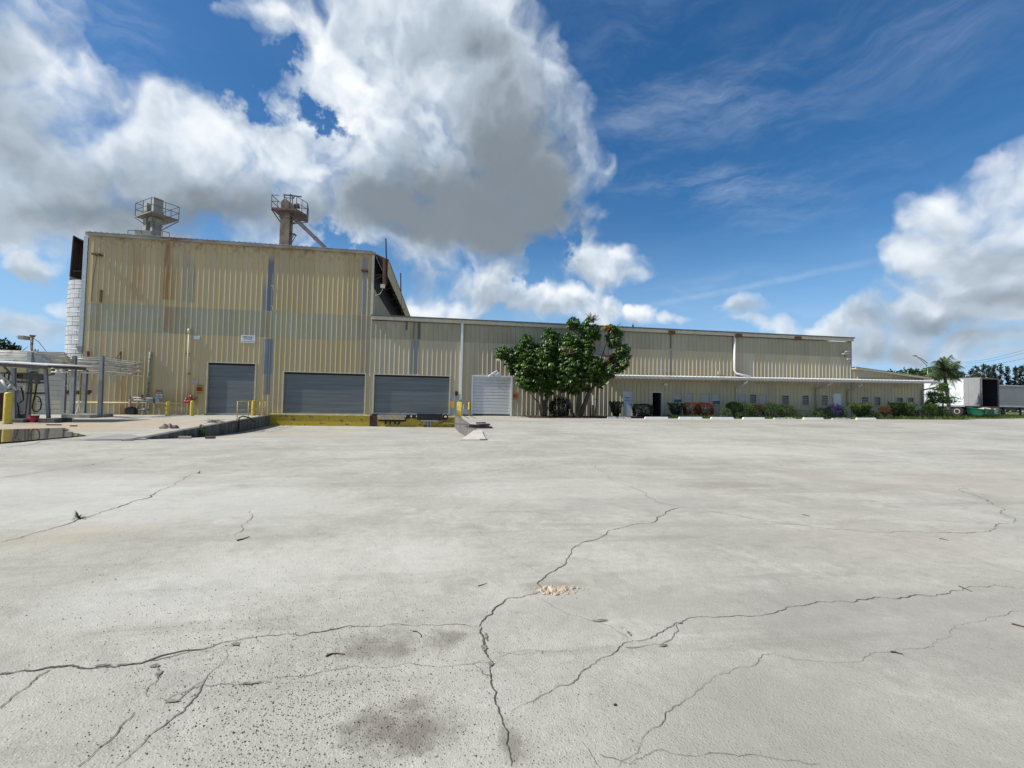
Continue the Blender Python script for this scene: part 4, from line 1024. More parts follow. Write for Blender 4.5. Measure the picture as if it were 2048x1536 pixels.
# ------------------------------------------------------------------ pipes and lamps on the tall facade
def wpipe(name, pts, r, m, label, cat='pipe', y=D-.12, n_=8):
    mb = MB(); q = [F(a_[0], a_[1], y) for a_ in pts]; mb.tube(q, r, n_)
    o = mb.build(name, m, smooth=True); return tag(o, label, cat)
t = thing('riser_pipe', F(374, 800, D-.12), 'tall cream riser pipe beside the small white sign', 'pipe')
MB().tube([F(373, 796, D-.12), F(378.3, 662, D-.12)], .055, 10).build('pipe_shaft', M_TRIM, t, smooth=True)
MB().tube([F(378.0, 668, D-.12), F(378.3, 657.5, D-.12)], .085, 10).build('pipe_cap', M_TRIM, t, smooth=True)
for py in (707, 747): P = F(375.5, py, D-.12); MB().box((P.x-.10, D-.14, P.z-.03), (P.x+.10, D-.04, P.z+.03)).build('pipe_clamp', M_RUST, t)
M_MOTT = mat('mottled_pipe', (.20, .16, .10), .8, var=.7, scale=9, dirt=(.33, .34, .30), dscale=7, dlo=.45, dhi=.55)
wpipe('vent_pipe', [(295.5, 794), (300.6, 704)], .075, M_MOTT, 'mottled rusty vertical vent pipe rising from the gas meter')
t = thing('wall_pipe', F(300, 806, D-.2), 'long yellow horizontal pipe low on the tall facade', 'pipe')
MB().tube([F(152, 804.5, D-.2), F(255, 805.5, D-.2), F(375, 806.5, D-.2)], .04, 8).build('pipe_shaft', mat('pale_yellow_pipe', (.62, .50, .22), .5, var=.15), t, smooth=True)
MB().tube([F(160, 805, D-.2), F(160, 829.5, D-.2)], .035, 8).build('pipe_leg', MATS['pale_yellow_pipe'], t, smooth=True)
# gas meter set
P = lambda a_, b_, y=D-.45: F(a_, b_, y)
t = thing('gas_meter_set', F(290, 829, D-.45), 'grey green gas meter pipework against the rusty stained wall', 'gas meter')
MB().tube([P(263, 795), P(281, 796), P(300, 797), P(322, 797)], .05, 8).build('header_pipe', M_SGREY, t, smooth=True)
MB().tube([P(268, 800), P(285, 801), P(296, 803)], .06, 8).tube([P(277, 796), P(277, 818)], .045, 8).tube([P(293, 796), P(293, 830)], .05, 8).build('riser', M_SGREY, t, smooth=True)
MB().tube([P(270, 818.5), P(300, 820)], .055, 8).tube([P(281, 819), P(281, 821)], .13, 12).tube([P(290, 817), P(290, 822)], .1, 10).build('lower_pipe', mat('meter_green', (.17, .20, .18), .5, var=.2), t, smooth=True)
A = P(297, 797); B_ = P(309, 806); MB().box((A.x, D-.62, B_.z), (B_.x, D-.3, A.z)).build('regulator', MATS['meter_green'], t)
MB().tube([P(284, 796), P(284, 789)], .05, 8).tube([P(284, 790.5), P(284.2, 790)], .14, 12).build('hand_valve', M_RUST, t)
A = P(312, 797); B_ = P(320, 805); MB().box((A.x, D-.55, B_.z), (B_.x, D-.4, A.z)).tube([P(321.5, 797), P(321.5, 811)], .03, 6).tube([P(312, 822), P(312, 815), P(320, 815)], .03, 6).build('gauge_box', M_SGREY, t)
A, B_ = P(256, 816, D-.7), P(273, 829.5, D-.7)
t = thing('black_crate', ((A.x+B_.x)/2, D-.7, B_.z), 'black plastic crate of junk standing under the gas pipes', 'crate')
MB().box((A.x, D-1.0, B_.z+.02), (B_.x, D-.6, A.z-.02)).build('crate_body', M_BLACK, t)
mb = MB(); c0 = (A+B_)/2
for i in range(7): mb.box((A.x+.05+i*.07, D-1.0+.03*(i % 3), A.z-.05), (A.x+.18+i*.06, D-.8, A.z+.02+.09*(1-abs(i-3)/3.5)))
mb.build('junk', M_BLACK, t)
t = thing('striped_post', F(260, 829, D-.5), 'thin pinkish marker post behind the black crate', 'post')
MB().tube([F(259.5, 829, D-.5), F(260.5, 798, D-.5)], .07, 8).build('post', mat('pinkish_paint', (.42, .30, .24), .6, var=.2), t); MB().tube([F(260.5, 798, D-.5), F(260.7, 791, D-.5)], .02, 6).build('tip', M_DARK, t)
t = thing('fire_valve', F(379, 803, D-.3), 'red fire valve assembly at the foot of the cream riser', 'valve')
Pq = lambda a_, b_: F(a_, b_, D-.3)
MB().tube([Pq(369, 803), Pq(387, 803)], .09, 10).tube([Pq(373, 804), Pq(373, 796)], .075, 10).tube([Pq(382.5, 802), Pq(382.5, 790)], .075, 10).build('valve_body', M_RED, t, smooth=True)
MB().tube([Pq(382.5, 794), Pq(382.6, 793)], .15, 14).tube([Pq(388, 799), Pq(388.3, 798)], .12, 12).build('hand_wheel', M_RED, t)
MB().tube([Pq(384, 800), Pq(395, 794.5)], .02, 6).build('lever', M_DARK, t)
def wlamp(px, py, label):
    A = F(px, py, D-.25)
    t = thing('flood_light', A, label, 'lamp')
    MB().box((A.x-.26, D-.42, A.z-.05), (A.x+.20, D-.05, A.z+.05)).build('lamp_head', M_RUST, t)
    MB().box((A.x-.22, D-.38, A.z-.065), (A.x+.16, D-.10, A.z-.052)).build('lamp_glass', GLASS, t)
wlamp(195, 509, 'small rusty flood light high on the left end of the tall facade')
A = F(200, 611, D-.12); tag(MB().box((A.x-.07, D-.10, fz(200, 605)), (A.x+.04, D-.02, fz(200, 580))).build('wall_bracket', M_RUST), 'dark rusty bracket at the left end of the tall facade', 'bracket')
tag(MB().tube([F(194, 512, D-.06), F(186, 560, D-.06), F(182, 603, D-.06)], .012, 5).build('wall_cable', M_DARK), 'thin cable hanging down from the left flood light', 'cable')
A = F(727, 541, D-.3); t = thing('flood_light', A, 'small dark flood light near the right end of the tall facade', 'lamp')
MB().box((A.x-.15, D-.4, A.z-.05), (A.x+.28, D-.05, A.z+.06)).build('lamp_head', M_RUST, t)
MB().tube([F(733.5, 543, D-.06), F(734.5, 572, D-.06), F(742, 586, D-.06)], .014, 5).build('conduit', M_TRIM, t)
for py, w_ in ((571, .16), (612, .13)):
    A = F(541, py, D-.06); tag(MB().tube([A, A+Vector((w_, 0, 0)), A+Vector((w_+.03, 0, -.25))], .012, 5).build('wall_hook', M_WHITE), 'thin white wire hook on the blue grey streak, %s one' % ('upper' if py < 600 else 'lower'), 'hook')
# lamps at the right corner
A = F(1691, 707, D-.2); t = thing('flood_light', A, 'dark double flood light at the right end of the long warehouse', 'lamp')
MB().box((A.x-.35, D-.5, A.z-.1), (A.x+.0, D-.2, A.z+.02)).box((A.x-.05, D-.4, A.z+.1), (A.x+.28, D-.1, A.z+.22)).build('lamp_head', M_SGREY, t); MB().tube([A+Vector((-.1, -.1, 0)), A+Vector((.1, .18, -.25)), A+Vector((.15, .18, .1))], .02, 6).build('bracket', M_DARK, t)
A = F(1696.5, 718, D-.15); tag(MB().box((A.x-.07, D-.28, A.z-.05), (A.x+.07, D-.04, A.z+.05)).build('security_camera', M_WHITE), 'small white camera below the flood light at the warehouse corner', 'camera')
A = F(1440, 745, D-.1); tag(MB().box((A.x-.18, D-.14, A.z-.16), (A.x+.05, D-.03, A.z+.12)).build('vent_box', M_TRIM), 'small cream vent box just above the canopy roof', 'vent')
# triangular bracket where the pipes meet the wall
t = thing('pipe_bracket', F(240, 712, D-.3), 'rusty triangular wall bracket above the end of the pipe bundle', 'bracket')
MB().tube([F(242, 703, D-.3), F(242, 748, D-.3)], .045, 6).tube([F(242, 704, D-.3), F(231, 717.5, D-.6), F(242, 717.5, D-.3)], .03, 6).tube([F(237, 718, D-.4), F(237, 724, D-.4)], .03, 6).build('angle_frame', M_RUST, t)
MB().tube([F(176, 703, D-.2), F(176.5, 713, D-.2)], .09, 4).build('rusty_stub', M_RUST, t)

# right hand masts and meter box by the hood
t = thing('antenna_mast', (TX1+1.1, D+.3, 8), 'tall thin dark mast strapped beside a rusty post at the warehouse corner', 'mast')
Y_ = D-.1
MB().tube([F(774, 571, Y_), F(771.6, 477, Y_)], .05, 8).build('mast_pole', M_DARK, t, smooth=True)
MB().bar(F(767.2, 572, Y_), F(767.6, 517, Y_), .13).bar(F(770.6, 572, Y_), F(770.8, 517, Y_), .10).build('mast_post', M_RUST, t)
MB().bar(F(750, 549.5, Y_), F(767, 550.5, Y_), .06).bar(F(754, 507, Y_+.4), F(767, 519, Y_), .02).bar(F(750, 592, Y_+.2), F(768, 572, Y_), .03).build('stay', M_DARK, t)
A, B_ = F(761.5, 569.5, Y_-.1), F(770, 577, Y_-.1); t2 = thing('junction_box', A, 'pale junction box on the rusty post at the warehouse corner', 'junction box')
MB().box((A.x, Y_-.3, B_.z), (B_.x, Y_-.08, A.z)).build('box_body', M_TRIM, t2); MB().tube([F(750, 591, Y_), F(760, 588, Y_), F(766, 577, Y_-.1)], .022, 6).build('hanging_cable', M_TRIM, t2)
Y2 = D+11
t = thing('antenna_mast', F(802, 640, Y2), 'second thin dark mast rising behind the low roof, further back', 'mast')
MB().tube([F(802.5, 650, Y2), F(801.2, 546, Y2)], .06, 8).build('mast_pole', M_DARK, t, smooth=True)
MB().tube([F(806, 619, Y2+2), F(808.5, 618, Y2+2)], .06, 6).build('cap', M_DARK, t)

# ------------------------------------------------------------------ bucket elevator heads on the tall roof
def rpoly(P, lst): return [P+Vector(v) for v in lst]
M_GREYG = mat('elevator_grey', (.27, .265, .225), .6, var=.2, scale=2, dirt=(.20, .11, .06), dscale=1.6, dlo=.55, dhi=.75)
M_TW2 = mat('elevator_rusty', (.24, .19, .135), .75, var=.35, scale=1.2, dirt=(.14, .08, .055), dscale=1.3, dlo=.42, dhi=.65, bump=.2)
M_RAIL = mat('dark_handrail', (.085, .085, .085), .6, var=.3, dirt=(.12, .06, .04))
# ---- left tower
YT = D+9.0
zc_ = lambda px, py: F(px, py, YT).z
xc_ = lambda px, py: F(px, py, YT).x
t = thing('elevator_tower', (xc_(312, 470), YT, TZ+.3), 'grey boxy elevator head with a square railed platform on the left of the roof', 'elevator tower')
def rbox(cx_, cy_, hx, hy, z0, z1, ang):
    mb = MB(); c0 = [(cx_+cos(ang)*a_*hx-sin(ang)*b_*hy, cy_+sin(ang)*a_*hx+cos(ang)*b_*hy) for a_, b_ in ((-1, -1), (1, -1), (1, 1), (-1, 1))]
    return mb.hexa([(x, y, z0) for x, y in c0], [(x, y, z1) for x, y in c0])
ang = radians(-36)
cx_ = xc_(313, 440); z0_ = TZ-.1
rbox(cx_, YT, .22, .36, zc_(313, 440)-.1, zc_(313, 398), ang).build('elevator_head', M_GREYG, t)
rbox(cx_-.02, YT, .20, .34, z0_, zc_(313, 440)-.1, ang).build('elevator_leg', mat('elevator_shaft', (.20, .195, .175), .7, var=.25), t)
rbox(cx_-1.15*cos(ang)*-1*-.8, YT+.3, .25, .32, z0_, zc_(302, 407), ang).build('side_duct', M_GREYG, t)
hd = rbox(cx_+.0, YT-.05, .28, .46, zc_(313, 446), zc_(313, 438), ang); hd.build('duct_collar', M_GREYG, t)
fp = zc_(300, 434)
plat_c = Vector((cx_-.02, YT+.1, fp))
HX_, HY_ = 1.28, 1.02
cor = [plat_c+Vector((cos(ang)*a_*HX_-sin(ang)*b_*HY_, sin(ang)*a_*HX_+cos(ang)*b_*HY_, 0)) for a_, b_ in ((-1, -1), (1, -1), (1, 1), (-1, 1))]
pf = MB().hexa([c+Vector((0, 0, -.09)) for c in cor], cor); pf.build('platform', mat('platform_dull', (.17, .155, .135), .7, var=.3, dirt=(.13, .07, .045), dscale=2), t)
for k in range(4):
    a_, b_ = cor[k], cor[(k+1) % 4]
    m_ = MB(); m_.tube([a_, a_+Vector((0, 0, 1.1))], .03, 6).tube([(a_+b_)/2, (a_+b_)/2+Vector((0, 0, 1.1))], .025, 6)
    for h_ in (.55, 1.1): m_.tube([a_+Vector((0, 0, h_)), b_+Vector((0, 0, h_))], .028, 6)
    m_.build('railing', M_RAIL, t)
br = MB()
for k in range(4): br.bar(cor[k]+Vector((0, 0, -.14)), Vector((plat_c.x, plat_c.y, fp-1.15))+(cor[k]-plat_c)*.12, .05)
for q in (.35, .5, .72): A = cor[0].lerp(cor[3], q); br.tube([A, Vector((A.x, A.y, z0_))], .035, 6)
br.build('platform_brace', M_RAIL, t)
rr_ = MB()
for (a_, b_) in ((256, 283), (325, 339)):
    A, B_ = F(a_, 460.5 if a_ < 300 else 462, YT-1), F(b_, 462 if a_ < 300 else 466, YT-1)
    rr_.tube([A, B_], .03, 6).tube([A, Vector((A.x, A.y, TZ))], .025, 6).tube([B_, Vector((B_.x, B_.y, TZ))], .025, 6)
rr_.build('roof_railing', M_RAIL, t)
A = F(286, 463, YT-.5); MB().box((A.x-.5, A.y-.2, A.z-.35), (A.x+.7, A.y+.4, A.z+.05)).build('drive_housing', M_GREYG, t)
# ---- right tower
YT = D+8
t = thing('elevator_tower', (xc_(577, 490), YT, TZ+.3), 'rusty brown elevator head with railed platform and long diagonal spout', 'elevator tower')
xA, xB = xc_(562, 470), xc_(580.5, 470); zp = zc_(575, 425)
MB().box((xA, YT-.35, TZ-.2), (xB, YT+.45, zp-.05)).build('elevator_leg', M_TW2, t)
MB().box((xA-.09, YT-.42, zc_(570, 438)), (xB+.06, YT+.5, zc_(570, 434))).box((xA-.05, YT-.4, zp-.35), (xB+.05, YT+.48, zp-.05)).build('leg_flange', M_TW2, t)
hd = MB(); xh0, xh1 = xc_(564.5, 415), xc_(581, 415); zt_ = zc_(570, 401); zr = (xh1-xh0)/2
pr_ = [(xh0, zp), (xh1, zp), (xh1, zt_-zr)]+[((xh0+xh1)/2+zr*cos(a_), zt_-zr+zr*sin(a_)) for a_ in [pi*i/10 for i in range(1, 10)]]+[(xh0, zt_-zr)]
hd.hexa([(x, YT-.33, z) for x, z in pr_], [(x, YT+.42, z) for x, z in pr_]); hd.build('elevator_head', M_TW2, t)
MB().hexa([(xh1, YT-.3, zc_(570, 422)), (xc_(592, 425), YT-.25, zc_(592, 427)), (xc_(592, 425), YT+.3, zc_(592, 427)), (xh1, YT+.4, zc_(570, 422))], [(xh1, YT-.3, zt_-.25), (xc_(589, 410), YT-.25, zc_(589, 411)), (xc_(589, 410), YT+.3, zc_(589, 411)), (xh1, YT+.4, zt_-.25)]).build('discharge_hood', M_TW2, t)
MB().box((xc_(589, 411), YT-.15, zc_(592, 415)), (xc_(598, 411), YT+.25, zc_(592, 409))).build('drive_motor', mat('maroon_motor', (.06, .03, .05), .6, var=.2), t)
pc = [F(550.5, 425, YT-.6), F(581, 428, YT-.6), F(611, 445, YT-.3), F(600, 428, YT+1.9), F(566, 424, YT+1.6)]
pc = [Vector((p.x, p.y, zp-.02*i)) for i, p in enumerate([Vector((xc_(550.5, 425), YT-.9, zp)), Vector((xc_(600, 425), YT-1.0, zp)), Vector((xc_(612, 445), YT+.2, zp)), Vector((xc_(606, 425), YT+1.5, zp)), Vector((xc_(556, 425), YT+1.2, zp))])]
pc = [Vector((p.x, p.y, zp)) for p in pc]
MB().hexa([c+Vector((0, 0, -.15)) for c in pc], pc).build('platform', mat('brown_platform', (.12, .075, .06), .8, var=.3), t)
for k in range(5):
    a_, b_ = pc[k], pc[(k+1) % 5]; m_ = MB(); m_.tube([a_, a_+Vector((0, 0, 1.05))], .03, 6)
    if k != 0: m_.tube([(a_+b_)/2, (a_+b_)/2+Vector((0, 0, 1.05))], .025, 6)
    if k == 0: b_ = a_.lerp(b_, .28)
    for h_ in (.52, 1.05): m_.tube([a_+Vector((0, 0, h_)), b_+Vector((0, 0, h_))], .028, 6)
    m_.build('railing', M_RAIL, t)
m_ = MB(); base = Vector(((xA+xB)/2, YT, zp-1.1))
for c in pc: m_.bar(c+Vector((0, 0, -.15)), base+(c-base)*.18*Vector((1, 1, 0)).length*.5 if False else Vector((xA if c.x < base.x else xB, YT, zp-1.0)), .07)
m_.build('platform_brace', MATS['brown_platform'], t)
fr = MB(); fa, fb, fc, fd = F(568.5, 400, YT), F(586, 410, YT), F(568.5, 390.5, YT), F(586, 392, YT)
fr.bar(F(568.5, 401, YT), F(568.5, 390, YT), .06).bar(F(572.5, 401, YT+.8), F(572.5, 395, YT+.8), .05).bar(F(580.5, 407, YT), F(580.5, 389, YT), .07).bar(F(585, 408, YT), F(585, 393, YT), .06)
fr.bar(F(567, 389.5, YT), F(603, 393.5, YT), .09).bar(F(572, 395.8, YT+.3), F(586, 396.5, YT+.3), .05).bar(F(581, 388, YT-.4), F(586, 395, YT+.4), .06).bar(F(585.5, 398, YT), F(590, 392.5, YT), .05).bar(F(568.5, 392, YT), F(572, 396, YT+.4), .05)
fr.build('hoist_frame', M_RAIL, t)
A, B_ = F(584, 434, YT-.2), F(650, 492, YT+4.5)
A = Vector((xc_(582, 430), YT-.1, zc_(582, 430))); B_ = F(652, 497, YT+1.5)
MB().tube([A, B_], .17, 12).build('spout', mat('spout_metal', (.30, .25, .24), .55, metal=.2, var=.15), t, smooth=True)
C_ = A.lerp(B_, .68); MB().tube([C_, A.lerp(B_, .70)], .21, 12).build('spout_flange', M_SGREY, t)
ld = MB(); xa_, xb_ = xc_(582, 470), xc_(586, 470)
ld.tube([(xa_, YT-.2, zp-.1), (xa_, YT-.2, TZ)], .02, 5).tube([(xb_, YT-.2, zp-.1), (xb_, YT-.2, TZ)], .02, 5)
z = TZ
while z < zp-.3: ld.tube([(xa_, YT-.2, z), (xb_, YT-.2, z)], .012, 5); z += .3
ld.build('ladder', M_RUST, t)
MB().hexa([F(580, 468, YT), F(589, 468, YT-.3), F(594, 472, YT+.3), F(584, 470, YT+.8)], [F(580, 466.5, YT), F(589, 466.5, YT-.3), F(594, 470.5, YT+.3), F(584, 468.5, YT+.8)]).bar(F(580, 481, YT), F(590, 468, YT), .05).bar(F(592, 471, YT), F(582, 488, YT), .05).build('rest_platform', M_RAIL, t)

# ------------------------------------------------------------------ concrete stave silo
YS = D+12.0; xs0 = F(149, 620, YS).x; R_ = 2.5; cxs = xs0+R_
zs0, zs1 = -.1, F(150, 560, YS).z
silo = thing('stave_silo', (cxs, YS, 0), 'round silo of pale concrete blocks behind the left corner of the tall warehouse', 'silo')
M_STAVE = mat('silo_stave', (.46, .47, .46), .85, var=.12, scale=1.5, objvar=.10, bump=.2)
MB().tube([(cxs, YS, -.2), (cxs, YS, zs1)], R_-.06, 40).build('silo_core', M_DARK, silo)
nst, hgt_s = 16, .78; nc = int((zs1-zs0)/hgt_s); dth = 2*pi/nst
sm = MB(); k = 4
for i in range(k):
    t0 = -dth/2+.006+(dth-.012)*i/k; t1 = -dth/2+.006+(dth-.012)*(i+1)/k
    sm.face([(R_*cos(t0), R_*sin(t0), .02), (R_*cos(t1), R_*sin(t1), .02), (R_*cos(t1), R_*sin(t1), hgt_s-.02), (R_*cos(t0), R_*sin(t0), hgt_s-.02)])
    sm.face([(R_*cos(t0), R_*sin(t0), hgt_s-.02), (R_*cos(t1), R_*sin(t1), hgt_s-.02), ((R_-.07)*cos(t1), (R_-.07)*sin(t1), hgt_s-.02), ((R_-.07)*cos(t0), (R_-.07)*sin(t0), hgt_s-.02)])
st0 = sm.build('stave', M_STAVE, silo, loc=(cxs, YS, zs0))
st0.matrix_parent_inverse = Matrix.Translation(Vector((cxs, YS, 0))).inverted()
first = True
for c in range(nc):
    for j in range(nst):
        if first: o = st0; first = False
        else: o = st0.copy(); COL.objects.link(o)
        o.location = (cxs, YS, zs0+c*hgt_s); o.rotation_euler = (0, 0, j*dth+(dth/2 if c % 2 else 0))
hm = MB()
for c in range(nc):
    z = zs0+c*hgt_s+.39
    hm.tube([(cxs+(R_+.012)*cos(a_), YS+(R_+.012)*sin(a_), z) for a_ in [2*pi*i/48 for i in range(49)]], .014, 4)
o = hm.build('hoops', M_GALV, silo); o['kind'] = 'stuff'

# ------------------------------------------------------------------ pipe rack
YR = 29.6
M_RAILD = mat('dark_brown_valve', (.06, .04, .035), .7, var=.3)
def hpost(base, top, w_, d_, m, parent, name='post'):
    mb = MB(); t_ = .025; b0, b1 = Vector(base), Vector(top)
    for (x0, x1, y0, y1) in ((-w_/2, w_/2, -d_/2, -d_/2+t_), (-w_/2, w_/2, d_/2-t_, d_/2), (-t_/2, t_/2, -d_/2+t_, d_/2-t_)):
        mb.hexa([b0+Vector(v) for v in ((x0, y0, 0), (x1, y0, 0), (x1, y1, 0), (x0, y1, 0))], [b1+Vector(v) for v in ((x0, y0, 0), (x1, y0, 0), (x1, y1, 0), (x0, y1, 0))])
    return mb.build(name, m, parent)
A, B_ = F(122, 838, 28.1), F(180, 829.5, 28.1)
tag(MB().box((A.x, 28.1, -.3), (B_.x, 29.9, B_.z)).build('concrete_plinth', M_CONC), 'low concrete plinth under the middle posts of the pipe rack', 'plinth')
zpl = B_.z
rack = thing('pipe_rack', (F(150, 829, YR).x, YR, 0), 'rack of grey steel posts carrying a bundle of pale pipes across the yard', 'pipe rack')
for (pb, pt_, yb, yt, Y, zb_) in ((126, 131.5, 829, 722, 29.7, zpl), (144, 149.5, 829, 712.5, 28.7, zpl), (167, 172, 829, 738, 29.7, zpl), (200, 204.5, 835, 713, 28.9, None)):
    top = F(pt_, yt, Y); bx = F(pb, yb, Y).x; hpost((bx, Y, zb_ if zb_ else gz(bx, Y)), (top.x, Y, top.z), .17, .17, M_SGREY, rack)
top = F(62, 704, 26.0); hpost((F(55, 830, 26).x, 26.0, 0), top, .18, .18, M_SGREY, rack)
M_PIPE = mat('pale_pipe_paint', (.56, .54, .47), .45, var=.2, scale=2, dirt=(.22, .19, .14), dscale=2.5, dlo=.5, dhi=.7)
zlv = [F(175, p, YR).z for p in (716, 719.5, 722.5, 726, 729, 732, 735.5, 739, 742.5, 746)]
for i, z in enumerate(zlv):
    yy = YR-.15+.28*(i % 3)-.1; r_ = (.035, .05, .03, .055, .04)[i % 5]
    wob = random.uniform(-.03, .03)
    xE = F(241, 725, yy+1.2).x; xM = F(104, 720, yy).x; xL = F(62, 715, 26.2).x
    z2 = F(62, 703+3.2*i, 26.2).z
    pts = [(xE, D-.35, z), (xE-.35, D-.5, z), (F(205, 725, yy).x, yy, z+wob*.4), (F(150, 725, yy).x, yy, z-wob*.4), (xM, yy, z+.0)]
    if i < 8: pts += [(xL+.9, 27.0+.1*i, z2+.05), (xL+.15, 26.3-.05*i, z2), (xL-4, 26.25-.05*i, z2)]
    MB().tube(pts, r_, 6).build('pipe', M_PIPE, rack, smooth=True)
for px, Y in ((104, YR), (147, 28.9), (203, 29.0)):
    z0, z1 = F(px, 746, YR).z, F(px, 713, YR).z; x = F(px, 730, Y).x
    MB().box((x-.05, Y+.02, z0-.1), (x+.05, Y+.16, z1)).build('pipe_clamp', M_RUST, rack)
for p_ in (736, 750): pass
MB().bar(F(122, 742, 29.7), F(176, 744, 29.7), .08).build('cross_arm', M_SGREY, rack)
MB().tube([F(132, 771, 29.5), F(166, 771, 29.5)], .025, 6).build('cross_bar', M_SGREY, rack)
for px in (136, 157):
    MB().tube([F(px, 744, 29.2), F(px, 790, 29.2)], .045, 6).build('drop_pipe', M_PIPE, rack)
    t = F(px, 783, 29.2); MB().box((t.x-.05, 29.1, t.z-.16), (t.x+.05, 29.2, t.z+.06)).build('valve', M_RAILD, rack)
A = F(173, 781, 30.2); MB().box((A.x, 30.1, A.z-.15), (A.x+.28, 30.2, A.z+.03)).box((A.x+.1, 30.1, A.z-.24), (A.x+.2, 30.2, A.z-.149)).build('valve', M_RAILD, rack)
MB().tube([F(152, 829, 28.9), F(158, 810, 29.0), F(158, 800, 29.0)], .05, 6).build('drop_pipe', M_WHITE, rack)

# ------------------------------------------------------------------ fuel shelter
YF = 24.6
sh = thing('fuel_shelter', (F(60, 840, YF).x, YF, 0), 'open grey steel shelter over pumps and hoses at the far left', 'shelter')
zl, zr = F(-60, 721, YF-1).z, F(103, 732, YF-1).z
xl_, xr_ = F(-90, 725, YF-1).x, F(103, 732, YF-1).x
nps = 12
for i in range(nps):
    xa, xb = xl_+(xr_-xl_)*i/nps, xl_+(xr_-xl_)*(i+1)/nps-.02; za, zb_ = zl+(zr-zl)*i/nps, zl+(zr-zl)*(i+1)/nps
    MB().hexa([(xa, YF-1.2, za), (xb, YF-1.2, zb_), (xb, YF+1.6, zb_+.12), (xa, YF+1.6, za+.12)], [(xa, YF-1.2, za+.05), (xb, YF-1.2, zb_+.05), (xb, YF+1.6, zb_+.17), (xa, YF+1.6, za+.17)]).build('roof_panel', M_WHITE, sh)
MB().bar((xl_, YF-1.0, zl-.08), (xr_-.2, YF-1.0, zr-.08), .08, .14).bar((xl_, YF+1.3, zl+.02), (xr_-.2, YF+1.3, zr+.02), .08, .14).build('roof_beam', mat('dark_steel', (.10, .09, .09), .6, var=.2, dirt=(.12, .07, .05)), sh)
M_DST = MATS['dark_steel']
M_LEG = mat('grey_leg_paint', (.22, .225, .24), .5, var=.15, scale=3, dirt=(.12, .10, .10), dscale=4, dlo=.55, dhi=.8)
for (a_, b_, Y, m_) in (((28, 736), (29, 842), YF-.9, M_LEG), ((59, 738), (47, 838), YF+1.2, M_LEG), ((91.5, 737), (98, 838), YF-.5, M_LEG), ((-30, 736), (-30, 845), YF-.9, M_LEG)):
    hpost(F(b_[0], b_[1], Y).xy.to_3d()+Vector((0, 0, .0)), F(a_[0], a_[1], Y), .115, .115, m_, sh, 'leg')
bc = MB()
bc.bar(F(0, 746, YF), F(57, 747, YF), .07).bar(F(75, 749.5, YF-.4), F(104, 749.5, YF-.4), .06).bar(F(0, 763, YF), F(91, 765.5, YF), .08).bar(F(53, 786.5, YF), F(92, 786.5, YF), .09)
bc.bar(F(78, 754, YF+.3), F(92, 754, YF+.3), .05).bar(F(78, 758.5, YF+.3), F(92, 758.5, YF+.3), .05)
bc.bar(F(7, 732, YF), F(24, 750, YF), .06)
bc.build('brace', M_DST, sh)
for (a_, b_) in (((20, 838), (49, 846)), ((80, 837), (112, 842.5))):
    P = F(a_[0], a_[1], YF-1.2); Q = F(b_[0], b_[1], YF-1.2); MB().box((P.x, YF-1.3, -.2), (Q.x, YF-.3, max(P.z, .12))).build('footing', M_CONCD, sh)
# tank hopper on the shelter
A, B_ = F(60, 737, YF+.2), F(76, 746, YF+.2); c0 = (A+B_)/2
tk = thing('filter_tank', (c0.x, YF+.2, B_.z), 'shiny galvanised drum with a dark motor hung beneath the shelter roof', 'tank')
MB().tube([(c0.x, YF+.2, B_.z), (c0.x, YF+.2, A.z)], (B_.x-A.x)/2, 18).build('drum', M_GALV, tk, smooth=True)
A, B_ = F(54, 746, YF), F(78, 760, YF); MB().box((A.x, YF-.2, B_.z), (B_.x, YF+.3, A.z-.01)).tube([F(76, 750, YF-.2), F(74, 768, YF-.2)], .1, 8).build('motor', M_DST, tk)
# fuel pump
B0 = F(30, 836, YF-.4)
pm = thing('fuel_pump', (B0.x, YF-.4, 0), 'pale grey pump cabinet with curved hoses between the shelter legs', 'pump')
A, B_ = F(25, 780, YF-.4), F(34, 828, YF-.4); MB().box((A.x, YF-.6, B_.z), (B_.x, YF-.1, A.z)).build('cabinet', mat('pale_cabinet', (.36, .39, .40), .5, var=.25, scale=4, dirt=(.14, .10, .09), dscale=3), pm)
MB().box((A.x+.1, YF-.62, B_.z-.0), (B_.x-.05, YF-.601, B_.z+.5)).build('cabinet_panel', M_RUST, pm)
MB().box((A.x-.15, YF-.55, B_.z-.2), (B_.x+.2, YF-.2, B_.z-.01)).build('base', M_CONCD, pm)
A, B_ = F(8, 768, YF-.3), F(22, 786, YF-.3); MB().box((A.x, YF-.5, B_.z), (B_.x, YF-.15, A.z)).build('meter_head', MATS['pale_cabinet'], pm)
for pts in ([(22, 829), (12, 820), (16, 808), (26, 806)], [(40, 806), (47, 800), (46, 785), (42, 776)], [(38, 830), (37, 815), (34, 805)]):
    MB().tube([F(a_, b_, YF-.7) for a_, b_ in pts], .03, 6).build('hose', M_BLACK, pm, smooth=True)
for (a_, b_, c_) in ((34, 752, .13), (42, 752, .13), (42, 769, .1), (36, 775, .1)):
    P = F(a_, b_, YF+.2); MB().tube([P+Vector((0, -.1, 0)), P+Vector((0, .1, 0))], c_, 12).build('gauge', M_RUST if b_ < 760 else M_WHITE, pm)
MB().tube([F(30, 757, YF+.2), F(52, 757, YF+.2)], .035, 6).tube([F(30, 762, YF+.2), F(52, 762, YF+.2)], .03, 6).tube([F(44, 748, YF+.2), F(44, 792, YF+.2)], .03, 6).tube([F(36, 760, YF+.2), F(36, 800, YF+.2)], .025, 6).build('manifold', M_SGREY, pm)
